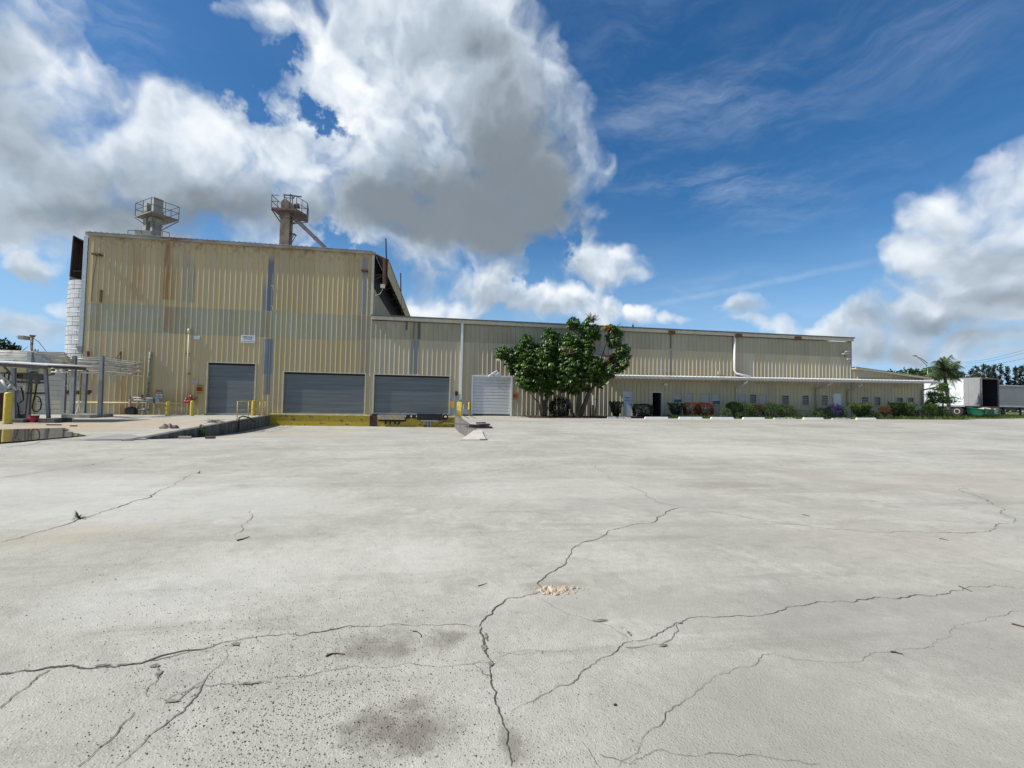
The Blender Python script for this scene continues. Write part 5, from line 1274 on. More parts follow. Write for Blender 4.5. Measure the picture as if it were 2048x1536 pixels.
# loading arm
arm = thing('fuel_boom', F(10, 770, YF-1), 'slanting grey pipe boom left of the pump cabinet', 'pipe boom')
MB().tube([F(-10, 740, YF-1), F(10, 757, YF-1), F(33, 780, YF-1)], .05, 8).build('boom', mat('arm_grey', (.42, .43, .41), .5, var=.15), arm, smooth=True)
MB().tube([F(3, 760, YF-1.1), F(12, 772, YF-1.1), F(17, 776, YF-1.1), F(22, 770, YF-1.1)], .06, 8).build('elbow', MATS['arm_grey'], arm, smooth=True)
MB().tube([F(9, 757, YF-1), F(9, 748, YF-1), F(14, 744, YF-1), F(18, 749, YF-1), F(17, 760, YF-1)], .03, 6).build('hose', M_BLACK, arm, smooth=True)
# hose loop hanging at the right leg
pts = [(74, 766), (71, 785), (67, 800), (64.5, 815), (67, 822), (75, 823.5), (81, 818), (83, 807), (80, 797), (75, 792), (70, 793), (67, 801)]
tag(MB().tube([F(a_, b_, YF-.2) for a_, b_ in pts], .028, 6).build('hanging_hose', M_BLACK, smooth=True), 'black hose hanging in a loop from the dark motor', 'hose')
MB().tube([F(76, 803, YF-.2), F(82, 803, YF-.2)], .02, 5).build('nozzle', M_DARK, bpy.data.objects['hanging_hose'])
P = G(67, 845); r_ = 8*((P-EYE).dot(fw))/FPX
bk = thing('bucket', P, 'dark red plastic bucket standing on the wet slab', 'bucket')
MB().tube([P+Vector((0, 0, .0)), P+Vector((0, 0, .17)), P+Vector((0, 0, .30))], [r_*.84, r_*.93, r_], 18).build('bucket_body', mat('bucket_red', (.28, .02, .045), .4, var=.15), bk, smooth=True)
MB().tube([P+Vector((0, 0, .29)), P+Vector((0, 0, .325))], r_*1.06, 18).build('rim', MATS['bucket_red'], bk)
A = F(-6, 785, YF+.3); B_ = F(9, 832, YF+.3)
tag(MB().tube([(A.x, YF+.3, 0), (A.x, YF+.3, A.z*.33), (A.x, YF+.3, A.z*.66), (A.x, YF+.3, A.z)], .42, 18).build('oil_drum', mat('maroon_drum', (.07, .02, .035), .5, var=.2)), 'dark maroon drum at the extreme left edge of the yard', 'drum')
MB().tube([F(6, 824, YF-.8), F(-4, 835, YF-.8), F(6, 842, YF-.9)], .03, 6).build('hose', M_BLACK, bpy.data.objects['oil_drum'])
# loose boards
for (px, py, L_, w_, an, m_, lb) in ((124, 838, 1.0, .12, .02, M_CONCL, 'white board lying in front of the concrete plinth'), (108, 851, .5, .07, .05, M_DARK, 'dark stick lying on the pale slab left of the puddle edge'), (147, 853, .2, .12, .2, M_RUST, 'small rusty lump on the pale slab')):
    P = G(px, py); q = Vector((cos(an), sin(an), 0)); tag(MB().bar(P-q*L_/2+Vector((0, 0, .03)), P+q*L_/2+Vector((0, 0, .03)), w_, .04).build('loose_board' if L_ > .3 else 'rusty_lump', m_), lb, 'board' if L_ > .3 else 'debris')
# yard lamp
YL = D+1.5+4
t = thing('yard_lamp', F(63, 712, YL), 'pole lamp with a flat flood light arm rising behind the pipe rack', 'lamp post')
MB().tube([(F(62, 712, YL).x, YL, 0), F(64.5, 674, YL)], .08, 8).build('pole', M_MOTT, t, smooth=True)
P = F(65.5, 671.5, YL); MB().tube([P+Vector((0, 0, -.12)), P+Vector((0, 0, .04))], [.09, .2], 10).build('pole_cap', M_RAIL, t)
MB().bar(F(56, 675.5, YL), F(65, 676, YL), .06).build('arm', M_RAIL, t); A, B_ = F(41, 672, YL), F(56, 680, YL)
MB().box((A.x+.15, YL-.4, B_.z), (B_.x, YL+.2, A.z)).bar(F(35, 674, YL), F(43, 675, YL), .22, .04).build('lamp_head', M_SGREY, t)
MB().tube([F(66, 676, YL), F(77, 683, YL), F(94, 705, YL)], .02, 5).build('guy_cable', M_RAIL, t)

# ------------------------------------------------------------------ puddle
q = [(-60, 871), (0, 861), (60, 859), (118, 857.5), (142, 859.5), (122, 863), (150, 867), (172, 872), (150, 874.5), (80, 881), (40, 885), (0, 888), (-60, 893)]
mb = MB(); pts = []
Pp = [G(*a_) for a_ in q]
for i, p in enumerate(Pp):
    nx = Pp[(i+1) % len(Pp)]
    for s in range(6):
        v = p.lerp(nx, s/6); o_ = .12*noise.noise(v*1.3); pts.append(Vector((v.x+o_, v.y+o_, 0)))
zw = max(ground_z(p.x, p.y) for p in pts)+.022
cxm = sum((p for p in pts), Vector())/len(pts)
for i in range(len(pts)): a_, b_ = pts[i], pts[(i+1) % len(pts)]; mb.face([(cxm.x, cxm.y, zw), (a_.x, a_.y, zw), (b_.x, b_.y, zw)])
wm = bpy.data.materials.new('puddle_water'); wm.use_nodes = True; b = wm.node_tree.nodes['Principled BSDF']; n = NT(wm.node_tree)
b.inputs['Base Color'].default_value = (.10, .082, .055, 1); b.inputs['Roughness'].default_value = .03; b.inputs['IOR'].default_value = 1.33; b.inputs['Specular IOR Level'].default_value = .5
tag(mb.build('puddle', wm), kind='structure')

# ------------------------------------------------------------------ rubble, twigs, stones
def rock(mb, P, s, flat=.6, seed=0):
    rnd = random.Random(seed); k = 6; i0 = len(mb.v)
    for lay, (zz, rr) in enumerate(((0, .9), (.45, 1.0), (.9, .5))):
        for j in range(k):
            a_ = 2*pi*j/k+rnd.uniform(-.3, .3); r = s*rr*rnd.uniform(.65, 1.15)
            mb.v.append((P.x+cos(a_)*r, P.y+sin(a_)*r, P.z-.15*s+s*flat*zz*rnd.uniform(.7, 1.3)))
    for l in range(2):
        for j in range(k): mb.f.append((i0+l*k+j, i0+l*k+(j+1) % k, i0+(l+1)*k+(j+1) % k, i0+(l+1)*k+j)); mb.mi.append(mb.cm)
    mb.f.append(tuple(i0+2*k+j for j in range(k))); mb.mi.append(mb.cm)
M_CRUMB = mat('broken_concrete_crumb', (.46, .38, .29), .95, var=.25, scale=30, dirt=(.36, .2, .12), dscale=20, dlo=.5, dhi=.7, bump=.5)
crumb_spots = [(1085,1181,9),(1095,1187,8),(1106,1183,10),(1112,1189,7),(1122,1182,9),(1100,1176,8),(1090,1176,7),(1132,1180,7),(1145,1177,7),(1118,1175,6),(1128,1174,6),(1088,1188,6)]
for i, (px, py, s) in enumerate(crumb_spots):
    P = G(px, py); mb = MB(); rock(mb, P, s*.95*((P-EYE).dot(fw))/FPX, .75, i)
    tag(mb.build('concrete_chunk', M_CRUMB), 'pale broken concrete chunk in the small heap where the main cracks meet', 'chunk', 'broken concrete chunks on the crack')
mb = MB(); rnd = random.Random(3)
for i in range(140):
    px = rnd.gauss(1115, 24); py = rnd.gauss(1181, 4.5); P = G(px, py); rock(mb, P, rnd.uniform(.004, .014), .8, i)
tag(mb.build('concrete_crumbs', M_CRUMB), 'pale crumbs of concrete around the broken chunks', 'crumbs', kind='stuff')
mb = MB(); M_GRIT = mat('dark_grit', (.14, .13, .115), .95, var=.5, scale=60)
for i in range(5200):
    u = rnd.random()
    if u < .62: px, py = rnd.gauss(620, 190), rnd.gauss(1400, 110)
    elif u < .85: px, py = rnd.gauss(560, 220), rnd.gauss(1180, 110)
    else: px, py = rnd.uniform(0, 1300), rnd.uniform(1020, 1530)
    if not (-60 < px < 1300 and 960 < py < 1620): continue
    P = G(px, py)
    s = rnd.uniform(.0012, .0038)*(1.6 if rnd.random() < .08 else 1); z = P.z+.002
    i0 = len(mb.v); a0 = rnd.uniform(0, 6)
    for j in range(3): mb.v.append((P.x+cos(a0+j*2.1)*s*rnd.uniform(.7, 1.5), P.y+sin(a0+j*2.1)*s*rnd.uniform(.7, 1.5), z-.001))
    mb.v.append((P.x, P.y, z+s*.9))
    for f_ in ((0, 1, 3), (1, 2, 3), (2, 0, 3)): mb.f.append(tuple(i0+q_ for q_ in f_)); mb.mi.append(0)
tag(mb.build('grit', M_GRIT), 'scattered dark grit over the near left part of the concrete yard', 'grit', kind='stuff')
def twig(pts, r, m, label, name='twig', cat='twig'):
    q = []
    for a_ in pts:
        P = G(*a_); z = P.z+r*.8; q.append((P.x, P.y, z))
    tag(MB().tube(q, r, 6, r*.4).build(name, m), label, cat)
M_TW = mat('dry_pod', (.07, .04, .03), .7, var=.3)
twig([(652,1314),(662,1309),(675,1308),(690,1310)], .006, M_TW, 'curved dark seed pod left of the grey stain')
twig([(474,1082),(486,1079),(499,1074)], .008, M_DARK, 'straight black stick on the bright slab left of centre')
twig([(956,1173),(965,1170),(974,1167)], .004, M_TW, 'thin short twig left of the broken concrete heap')
twig([(1782,1305),(1792,1306),(1806,1310)], .006, M_TW, 'curved brown pod on the right foreground slab')
twig([(826,1263),(834,1264),(842,1270),(843,1275)], .004, M_TW, 'small hooked pod between the two stains')
twig([(1918,1173),(1930,1178),(1944,1184)], .005, M_TW, 'reddish twig lying across the right hand crack')
twig([(2024,1249),(2036,1252),(2052,1256)], .007, M_TW, 'dark pod at the right edge of the foreground')
twig([(1605,1030),(1612,1031),(1620,1033)], .006, M_TW, 'small dark curved twig on the middle right slab')
twig([(1879,1078),(1887,1079),(1897,1082)], .006, M_TW, 'short dark twig near the far right crack')
P = G(1230, 1410); mb = MB(); rock(mb, P, .010, .9, 5); tag(mb.build('pebble', M_DARK), 'small dark lump alone on the near slab right of centre', 'pebble')
# cardboard like chunk on the left slab and weeds
def heap(px, py, spec, label, name, cat, m):
    P = G(px, py); t = thing(name, P, label, cat)
    for i, (dx, dy, s, fl, mm) in enumerate(spec):
        mb = MB(); rock(mb, P+Vector((dx, dy, 0)), s, fl, i+int(px)); mb.build('lump', mm or m, t)
heap(335, 857, [(-.12, 0, .19, 1.1, M_CRUMB), (.06, .05, .16, 1.3, mat('pinkish_rubble', (.22, .16, .14), .9, var=.3)), (.22, .1, .17, .9, MATS['pinkish_rubble']), (.1, -.06, .1, .5, M_CRUMB)], 'lump of broken rubble on the pale slab above the left retaining wall', 'rubble_heap', 'rubble', M_CRUMB)
P = G(430, 846); t = thing('twig_pile', P, 'small pile of dry twigs by the edge of the left retaining wall', 'twigs')
for i in range(34):
    a_ = rnd.uniform(0, pi); c0 = P+Vector((rnd.gauss(0, .18), rnd.gauss(0, .12), rnd.uniform(.02, .16))); v = Vector((cos(a_), sin(a_), rnd.uniform(-.25, .35)))*rnd.uniform(.12, .28)
    MB().tube([c0-v, c0+v], .007, 4).build('twig', M_TW if i % 3 else M_CONC, t)
y_ = LW0.y-7.2; xw_ = lwx(y_)+WT*.5
hs = [Vector((xw_+.03, y_, -.35)), Vector((xw_+.03, y_, .0)), Vector((xw_-.02, y_+.1, gz(xw_, y_)+.14)), Vector((xw_-.05, y_+.6, gz(xw_, y_)+.22)), Vector((xw_+.02, y_+1.3, gz(xw_, y_)+.10)), Vector((xw_+.06, y_+1.9, -.05))]
tag(MB().tube(hs, .035, 8).build('drain_hose', M_BLACK, smooth=True), 'black hose draped over the left retaining wall below the railing', 'hose')
M_RAILD2 = mat('dirty_brick', (.13, .075, .055), .9, var=.3)
# pieces at the foot of the left wall
for (px, py, L_, m_, lb, nm) in ((369, 876, .35, M_CRUMB, 'pale brick lying at the foot of the mouldy wall', 'loose_brick'), (420, 876.5, .28, M_RAILD2, 'rusty brick at the right of the dark stain under the mouldy wall', 'loose_brick')):
    P = G0(px, py, -.03); P.z = ground_z(P.x, P.y); tag(MB().bar(P+Vector((-L_/2, 0, .05)), P+Vector((L_/2, .05, .05)), .12, .08).build(nm, m_), lb, 'brick')
# metal debris beside the right wall
P = G(962, 856); t = thing('scrap_metal_pile', P, 'rusty pile of scrap steel plates beside the right retaining wall', 'scrap metal')
for (dx, dy, z, lx, ly, h_, an) in ((0, 0, .03, .95, .55, .05, .1), (-.05, .05, .09, .8, .35, .05, -.2), (.1, -.05, .15, .55, .3, .06, .25), (-.35, .25, .05, .6, .3, .05, .5), (.0, .1, .22, .45, .22, .05, -.1), (-.1, -.1, .12, .9, .08, .06, .05)):
    c0 = P+Vector((dx, dy, z)); v = Vector((cos(an), sin(an), 0))*lx/2
    MB().bar(c0-v, c0+v+Vector((0, 0, .02)), ly, h_).build('steel_plate', mat('scrap_rust', (.075, .045, .045), .7, var=.35), t)
for off_, L_ in (((-.35, .9), 2.6), ((.15, 1.0), 3.0)):
    a_ = P+Vector((off_[0]-.3, .3, .12)); MB().tube([a_, a_+Vector((-.55, L_*.5, -.04)), a_+Vector((-1.0, L_, -.08))], .018, 6).build('steel_rod', M_DST, t)

# ------------------------------------------------------------------ foliage materials
def leafmat(name, c1, c2, rough=.5, trans=.25, scale=2.2):
    mt = bpy.data.materials.new(name); mt.use_nodes = True; n = NT(mt.node_tree); b = mt.node_tree.nodes['Principled BSDF']
    geo = n.new('ShaderNodeNewGeometry')
    f = n.noise(geo.outputs['Position'], scale, 3, .6); r = geo.outputs['Random Per Island']
    q = n.m('MULTIPLY_ADD', r, .7, n.m('MULTIPLY_ADD', f, 1.2, -.45))
    c = n.mix(n.ramp(q, .1, .9), c1, c2)
    n.set(b.inputs['Base Color'], c); b.inputs['Roughness'].default_value = rough; b.inputs['Specular IOR Level'].default_value = .5 if rough < .45 and 'umbrella' in name else .15
    if trans:
        tr = n.new('ShaderNodeBsdfTranslucent'); n.set(tr.inputs[0], c); mx = n.new('ShaderNodeMixShader'); mx.inputs[0].default_value = trans
        out = mt.node_tree.nodes['Material Output']; n.l.new(b.outputs[0], mx.inputs[1]); n.l.new(tr.outputs[0], mx.inputs[2]); n.l.new(mx.outputs[0], out.inputs[0])
    MATS[name] = mt; return mt
L_SCH = leafmat('umbrella_leaf', (.016, .048, .009), (.11, .20, .028), .40)
L_SCHY = leafmat('yellowing_leaf', (.28, .24, .02), (.40, .12, .03), .4)
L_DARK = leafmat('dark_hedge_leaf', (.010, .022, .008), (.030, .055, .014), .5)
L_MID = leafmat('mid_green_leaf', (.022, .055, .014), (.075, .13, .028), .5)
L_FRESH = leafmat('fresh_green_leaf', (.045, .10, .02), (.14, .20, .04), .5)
L_CROT = leafmat('red_croton_leaf', (.035, .010, .006), (.20, .018, .010), .4, scale=6)
L_CROT2 = leafmat('orange_croton_leaf', (.035, .035, .010), (.26, .09, .02), .4, scale=6)
L_PURP = leafmat('purple_flower', (.08, .03, .24), (.20, .08, .45), .5)
L_PALM = leafmat('palm_leaf', (.045, .075, .025), (.13, .17, .06), .5, scale=1)
L_FAR = leafmat('far_tree_leaf', (.016, .032, .014), (.045, .075, .025), .7, .1, .5)
L_CAS = leafmat('casuarina_leaf', (.045, .058, .045), (.085, .10, .072), .8, .1, .5)  # lightened leaf tone, distance haze mixed into the colour
L_GRASS = leafmat('grass_blade', (.045, .08, .015), (.13, .17, .04), .6, scale=.6)
BARK = mat('grey_bark', (.050, .042, .034), .9, var=.35, scale=8, bump=.6, bscale=25)
BARKD = mat('dark_bark', (.035, .028, .022), .9, var=.35, scale=8)
SOIL = mat('mulch_soil', (.045, .035, .025), .95, var=.5, scale=12, bump=.6, bscale=30)

def leaf(mb, c, d, n_, L, W_):
    """a folded leaf of two quads from point c along d"""
    s = d.cross(n_).normalized()*W_/2
    m_ = c+d*L*.5+n_*L*.06; e = c+d*L
    mb.face([c, m_+s, e, m_-s])
def rvec(rnd):
    while True:
        v = Vector((rnd.uniform(-1, 1), rnd.uniform(-1, 1), rnd.uniform(-1, 1)))
        if .05 < v.length < 1: return v.normalized()
def whorl(mb, P, rnd, L=.26, n_=8, droop=.9):
    tilt = Vector((rnd.gauss(0, .35), rnd.gauss(0, .35), 1)).normalized()
    a0 = rnd.uniform(0, 6.3); e1 = tilt.orthogonal().normalized(); e2 = tilt.cross(e1)
    for j in range(n_):
        a_ = a0+2*pi*j/n_; out = e1*cos(a_)+e2*sin(a_)
        l_ = L*rnd.uniform(.8, 1.1); W_ = l_*.40
        p1 = P+out*l_*.45+Vector((0, 0, l_*.06)); p2 = p1+(out*.55-Vector((0, 0, droop*rnd.uniform(.7, 1.1))))*l_*.5
        s = out.cross(tilt).normalized()*W_/2
        i = len(mb.v); mb.v += [tuple(P), tuple(p1+s), tuple(p1-s), tuple(p2)]
        mb.f += [(i, i+1, i+2), (i+1, i+3, i+2)]; mb.mi += [mb.cm]*2

# ------------------------------------------------------------------ umbrella trees in front of the warehouse
def limb(mb, a_, b_, r0_, r1_, rnd, sag=.12, k=6):
    pts = []; L = (b_-a_).length
    side = rvec(rnd)*L*sag
    for i in range(k+1):
        t = i/k; p = a_.lerp(b_, t)+side*sin(pi*t)+Vector((0, 0, 1))*L*.05*sin(pi*t); pts.append(p)
    mb.tube(pts, r0_, 7, r1_); return pts
def umbrella_tree(base, trunk_px, clumps, Y, label, seed, extra=None):
    rnd = random.Random(seed)
    t = thing('umbrella_tree', base, label, 'tree')
    tm = MB()
    tops = []
    for (pts, r0_, r1_) in trunk_px:
        q = [F(a_, b_, Y+dy) for a_, b_, dy in pts]
        q[0] = Vector((q[0].x, q[0].y, gz(q[0].x, q[0].y)-.1)); tm.tube(q, r0_, 8, r1_); tops.append(q[-1])
    cr, cy = MB(), MB()
    for (px, py, rpx, dy, kind) in clumps:
        C = F(px, py, Y+dy); R = rpx*((C-EYE).dot(fw))/FPX
        src = min(tops, key=lambda p: (p-C).length+max(0, p.z-C.z)*2)
        limb(tm, src, C-Vector((0, 0, R*.3)), .05, .02, rnd)
        nw = int(46*(R/.5)**2)
        tgt = cy if kind == 'y' else cr
        for _ in range(nw):
            v = rvec(rnd); v.z = v.z*.85+.12
            rr = R*rnd.uniform(.62, 1.02)*(1+.25*noise.noise(C+v*1.7))
            whorl(tgt if rnd.random() < .85 else cr, C+Vector((v.x*rr, v.y*rr, v.z*rr)), rnd, rnd.choice((rnd.uniform(.18, .28), rnd.uniform(.26, .40))), rnd.choice((6, 7, 8, 9)))
    tm.build('trunk', BARK, t, smooth=True)
    o = cr.build('crown', L_SCH, t)
    if cy.f: cy.build('yellowing_leaves', L_SCHY, t)
    if extra: extra(t, rnd)
    return t
YT_ = 30.6
def spikes(t, spots, m, seedn):
    rnd = random.Random(seedn)
    for (px, py, dy, up_) in spots:
        P = F(px, py, YT_+dy); mb = MB()
        for _ in range(16):
            v = rvec(rnd); v.z = abs(v.z)*up_+.1; v.normalize(); mb.tube([P, P+v*rnd.uniform(.3, .6)], .016, 4)
        mb.build('flower_spike', m, t)
L_SPR = mat('red_flower_spike', (.22, .035, .03), .6, var=.3); L_SPB = mat('brown_flower_spike', (.14, .09, .04), .7, var=.3)
umbrella_tree(G(1088, 837), [([(1088, 836, 0), (1092, 815, 0), (1090, 800, 0)], .19, .13), ([(1090, 803, 0), (1083, 785, 0), (1068, 768, .1)], .10, .06), ([(1090, 803, 0), (1096, 790, .2), (1099, 772, .2)], .10, .06), ([(1087, 836, 0), (1080, 822, -.2), (1078, 805, -.3)], .05, .03)],
  [(1006,702,14,0,0),(1003,712,12,.3,0),(1022,712,16,.2,0),(1053,684,15,.3,0),(1050,697,18,0,0),(1066,700,15,.5,0),(1035,718,18,.2,0),(1058,718,22,0,0),(1026,733,15,.1,0),(1044,738,20,-.2,0),(1070,735,20,-.1,0),(1100,668,13,.3,0),(1110,677,12,.5,0),(1092,676,10,.1,0),
   (1095,695,20,0,0),(1085,712,18,-.3,0),(1104,712,17,.2,0),(1092,730,20,-.4,0),(1050,765,16,-.4,0),(1066,762,16,-.2,0),(1041,762,11,-.5,0),(1086,755,20,.1,0),(1104,750,18,.3,0),(1079,775,14,.2,0),(1095,768,15,.3,0),(1068,748,20,.6,0),(1112,737,16,-.2,0),(1031,745,10,.3,0),(1118,715,16,.3,0),(1112,755,15,.1,0),(1095,785,12,.3,0),(1060,778,11,-.3,0)],
  YT_, 'left umbrella tree with dense drooping dark green leaf whorls beside the white door', 21)
umbrella_tree(G(1157, 838), [([(1158, 838, 0), (1157, 815, 0), (1160, 785, 0), (1162, 765, 0)], .20, .11), ([(1156, 838, .1), (1168, 812, .1), (1176, 790, 0), (1195, 760, -.1)], .21, .09), ([(1150, 836, 0), (1142, 815, .1), (1137, 795, .2), (1134, 770, .2)], .08, .05), ([(1130, 833, .3), (1134, 805, .3), (1140, 783, .3), (1146, 768, .3)], .06, .04), ([(1124, 832, .4), (1123, 800, .4), (1120, 775, .4), (1115, 765, .5)], .045, .03),
   ([(1190, 768, 0), (1200, 725, .1), (1208, 700, .1), (1216, 680, .1)], .04, .025), ([(1182, 770, 0), (1180, 720, .3), (1178, 690, .2)], .05, .03)],
  [(1146,645,13,.2,0),(1140,653,9,.3,0),(1152,654,10,.1,0),(1177,646,11,.1,0),(1172,662,14,.2,0),(1188,660,12,0,0),(1180,675,15,.1,0),(1192,675,9,.1,0),(1140,683,18,.2,0),(1150,692,15,.4,0),(1133,697,15,0,0),(1148,705,14,-.2,0),
   (1218,656,10,0,'y'),(1228,662,11,0,0),(1237,668,10,.1,0),(1221,674,10,.2,0),(1232,682,14,0,0),(1225,691,10,.2,0),(1247,700,13,0,0),(1240,713,15,.1,0),(1252,714,8,0,0),(1246,729,12,-.1,0),(1236,737,11,.1,0),(1230,720,12,.3,0),
   (1172,702,16,.2,0),(1166,718,20,0,0),(1186,722,15,-.2,0),(1128,722,15,-.4,0),(1142,735,18,-.6,0),(1130,746,14,-.7,0),(1150,752,18,-.6,0),(1170,742,18,-.4,0),(1188,742,17,-.2,0),(1204,728,15,0,0),(1212,742,15,-.1,0),(1205,755,14,.2,0),(1175,760,16,-.3,0),(1155,768,14,-.3,0),(1137,762,12,-.6,0),(1192,762,10,0,0),(1222,746,12,.1,0),(1180,753,16,.5,0),(1120,760,12,-.2,0),(1160,735,20,.6,0),(1125,735,17,.2,0),(1118,700,15,.5,0),(1121,722,15,.4,0),(1117,683,11,.5,0),(1128,775,13,.4,0),(1115,772,11,.3,0),(1150,780,12,.1,0),(1200,770,10,0,0),(1175,778,10,.2,0)],
  YT_-.3, 'right umbrella tree, taller, with thick twin trunks and some yellow leaves at its top', 22,
  lambda t, rnd: (spikes(t, [(1180, 636, .1, 1.2), (1186, 641, .1, 1), (1138, 708, -.9, 1.0), (1236, 657, 0, 1)], L_SPB, 5), spikes(t, [(1214, 714, -.3, .4)], L_SPR, 6)))

# ------------------------------------------------------------------ planting bed, wheel stops and shrubs
YB = 29.3
mb = MB(); e0 = G(1060, 836).x; x = e0
xsb = [e0+(42-e0)*i/60 for i in range(61)]
for a_, b_ in zip(xsb, xsb[1:]):
    ya = YB+.35+.22*noise.noise(Vector((a_*.9, 0, 0))); yb = YB+.35+.22*noise.noise(Vector((b_*.9, 0, 0)))
    mb.face([(a_, ya, gz(a_, ya)+.012), (b_, yb, gz(b_, yb)+.012), (b_, D, gz(b_, D)+.06), (a_, D, gz(a_, D)+.06)])
tag(mb.build('planting_bed', SOIL), kind='structure')
# leaf litter under the trees
rnd = random.Random(9); mb = MB()
for _ in range(1500):
    px = rnd.choice((rnd.gauss(1090, 26), rnd.gauss(1160, 40), rnd.uniform(1040, 1860))); x = G(px, 836).x; y = rnd.uniform(YB+.1, D-.2)
    P = Vector((x, y, gz(x, y)+.05)); v = rvec(rnd); v.z *= .3; leaf(mb, P, v.normalized(), Vector((0, 0, 1)), rnd.uniform(.08, .2), .07)
tag(mb.build('leaf_litter', mat('dry_leaves', (.12, .075, .035), .9, var=.5, scale=9)), 'dry fallen leaves and litter under the trees and shrubs', 'leaf litter', kind='stuff')
stops = [(1214,1262,'grey'),(1289,1336,'w'),(1357,1404,'w'),(1421,1467,'w'),(1485,1529,'w'),(1547,1590,'w'),(1606,1646,'w'),(1663,1701,'w'),(1712,1751,'w')]
order = ['leftmost', 'second from the left', 'third from the left', 'fourth from the left', 'middle', 'sixth from the left', 'third from the right', 'second from the right', 'rightmost']
desc = ['grey weathered wheel stop in front of the pale blue grey door', 'white wheel stop in front of the open dark doorway', 'white wheel stop below the green shrub and first red croton', 'white wheel stop right of the red croton hedge', 'white wheel stop before the tangled shrubs under the triple windows', 'white scuffed wheel stop left of centre of the wide mixed shrubs', 'white wheel stop under the purple flowering shrub', 'white broken topped wheel stop below the plain white door', 'rightmost white wheel stop under the round green shrub']
desc[5] = 'white scuffed wheel stop, sixth from the left, before the mixed shrubs'
M_STOP = mat('wheel_stop_white', (.72, .72, .69), .6, var=.08, dirt=(.40, .39, .36), dscale=5, dlo=.55, dhi=.75)
M_STOPD = mat('wheel_stop_worn', (.50, .50, .48), .7, var=.2, dirt=(.20, .20, .19), dscale=6, dlo=.45, dhi=.6)
for i, (a_, b_, k) in enumerate(stops):
    y = YB; A, B_ = F(a_, 836, y).x, F(b_, 836, y).x; rz = random.uniform(-.02, .02)
    za, zb_ = gz(A, y), gz(B_, y)
    t = thing('wheel_stop', ((A+B_)/2, y, (za+zb_)/2), desc[i], 'wheel stop', 'wheel stops along the planting bed')
    worn = i in (0, 5, 7)
    mb = MB(); N_ = 6
    for s in range(N_):
        u, v = A+(B_-A)*s/N_, A+(B_-A)*(s+1)/N_; zu, zv = gz(u, y), gz(v, y); hu = .13-(random.uniform(0, .04) if worn else 0)
        e0_ = .05 if s == 0 else 0; e1_ = .05 if s == N_-1 else 0
        mb.hexa([(u, y-.09, zu-.02), (v, y-.09, zv-.02), (v, y+.09, zv-.02), (u, y+.09, zu-.02)], [(u+e0_, y-.06, zu+hu), (v-e1_, y-.06, zv+hu), (v-e1_, y+.06, zv+hu), (u+e0_, y+.06, zu+hu)])
    mb.build('stop_body', M_STOPD if worn else M_STOP, t)
    pn = MB()
    for q_ in (.15, .85): x = A+(B_-A)*q_; pn.tube([(x, y, gz(x, y)+.05), (x, y, gz(x, y)+.145)], .012, 6)
    pn.build('anchor_pin', M_RUST, t)

def shrub(px, py0, py1, wpx, label, parts, seed, Y=31.2, shape='round', cat='shrub', dens=1.0, leafs=.085, name='shrub'):
    rnd = random.Random(seed); B = F(px, py0, Y); x = B.x; zg = gz(x, Y)+.04; top = F(px, py1, Y).z; zc0 = (B-EYE).dot(fw)/FPX
    R = wpx/2*zc0; Hh_ = top-zg
    t = thing(name, (x, Y, zg), label, cat)
    st = MB()
    for _ in range(7):
        a_ = rnd.uniform(0, 6.3); st.tube([(x+cos(a_)*.05, Y+sin(a_)*.05, zg-.05), (x+cos(a_)*R*.3, Y+sin(a_)*R*.3, zg+Hh_*.35), (x+cos(a_)*R*.55, Y+sin(a_)*R*.5, zg+Hh_*.7)], .025, 5, .01)
    st.build('stem', BARKD, t)
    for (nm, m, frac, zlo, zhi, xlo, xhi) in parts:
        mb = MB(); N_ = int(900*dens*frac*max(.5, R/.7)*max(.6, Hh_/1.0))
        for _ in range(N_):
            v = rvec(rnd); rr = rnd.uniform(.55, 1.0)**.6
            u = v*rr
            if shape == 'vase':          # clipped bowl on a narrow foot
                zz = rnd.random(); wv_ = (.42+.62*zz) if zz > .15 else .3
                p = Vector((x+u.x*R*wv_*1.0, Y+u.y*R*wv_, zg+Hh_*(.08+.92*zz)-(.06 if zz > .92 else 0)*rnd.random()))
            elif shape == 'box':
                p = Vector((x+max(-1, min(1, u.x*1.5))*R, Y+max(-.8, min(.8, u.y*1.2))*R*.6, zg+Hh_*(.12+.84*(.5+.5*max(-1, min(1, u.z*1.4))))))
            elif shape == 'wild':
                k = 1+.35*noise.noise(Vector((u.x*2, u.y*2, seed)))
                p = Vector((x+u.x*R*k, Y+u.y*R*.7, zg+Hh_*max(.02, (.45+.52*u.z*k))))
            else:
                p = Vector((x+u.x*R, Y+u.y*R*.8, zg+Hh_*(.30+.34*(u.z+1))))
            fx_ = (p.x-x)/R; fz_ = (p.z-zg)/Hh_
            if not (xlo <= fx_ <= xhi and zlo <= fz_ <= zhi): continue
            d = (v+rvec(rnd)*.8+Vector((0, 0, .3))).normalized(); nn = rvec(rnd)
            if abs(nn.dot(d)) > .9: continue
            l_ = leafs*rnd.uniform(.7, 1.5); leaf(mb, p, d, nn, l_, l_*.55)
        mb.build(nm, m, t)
    return t
full = (0, 1.2, -2, 2)
shrub(1119, 836, 795, 46, 'round dark shrub between the two umbrella trees', [('foliage', L_DARK, 2.6)+full], 31, 31.6, 'wild')
shrub(1232, 835, 803, 30, 'clipped bowl shaped dark shrub left of the pale door', [('foliage', L_DARK, 2.4)+full], 32, 31.2, 'vase')
shrub(1285, 837, 809, 35, 'dark rounded shrub between the pale door and the open doorway', [('foliage', L_DARK, 2.6)+full], 33, 31.0, 'box')
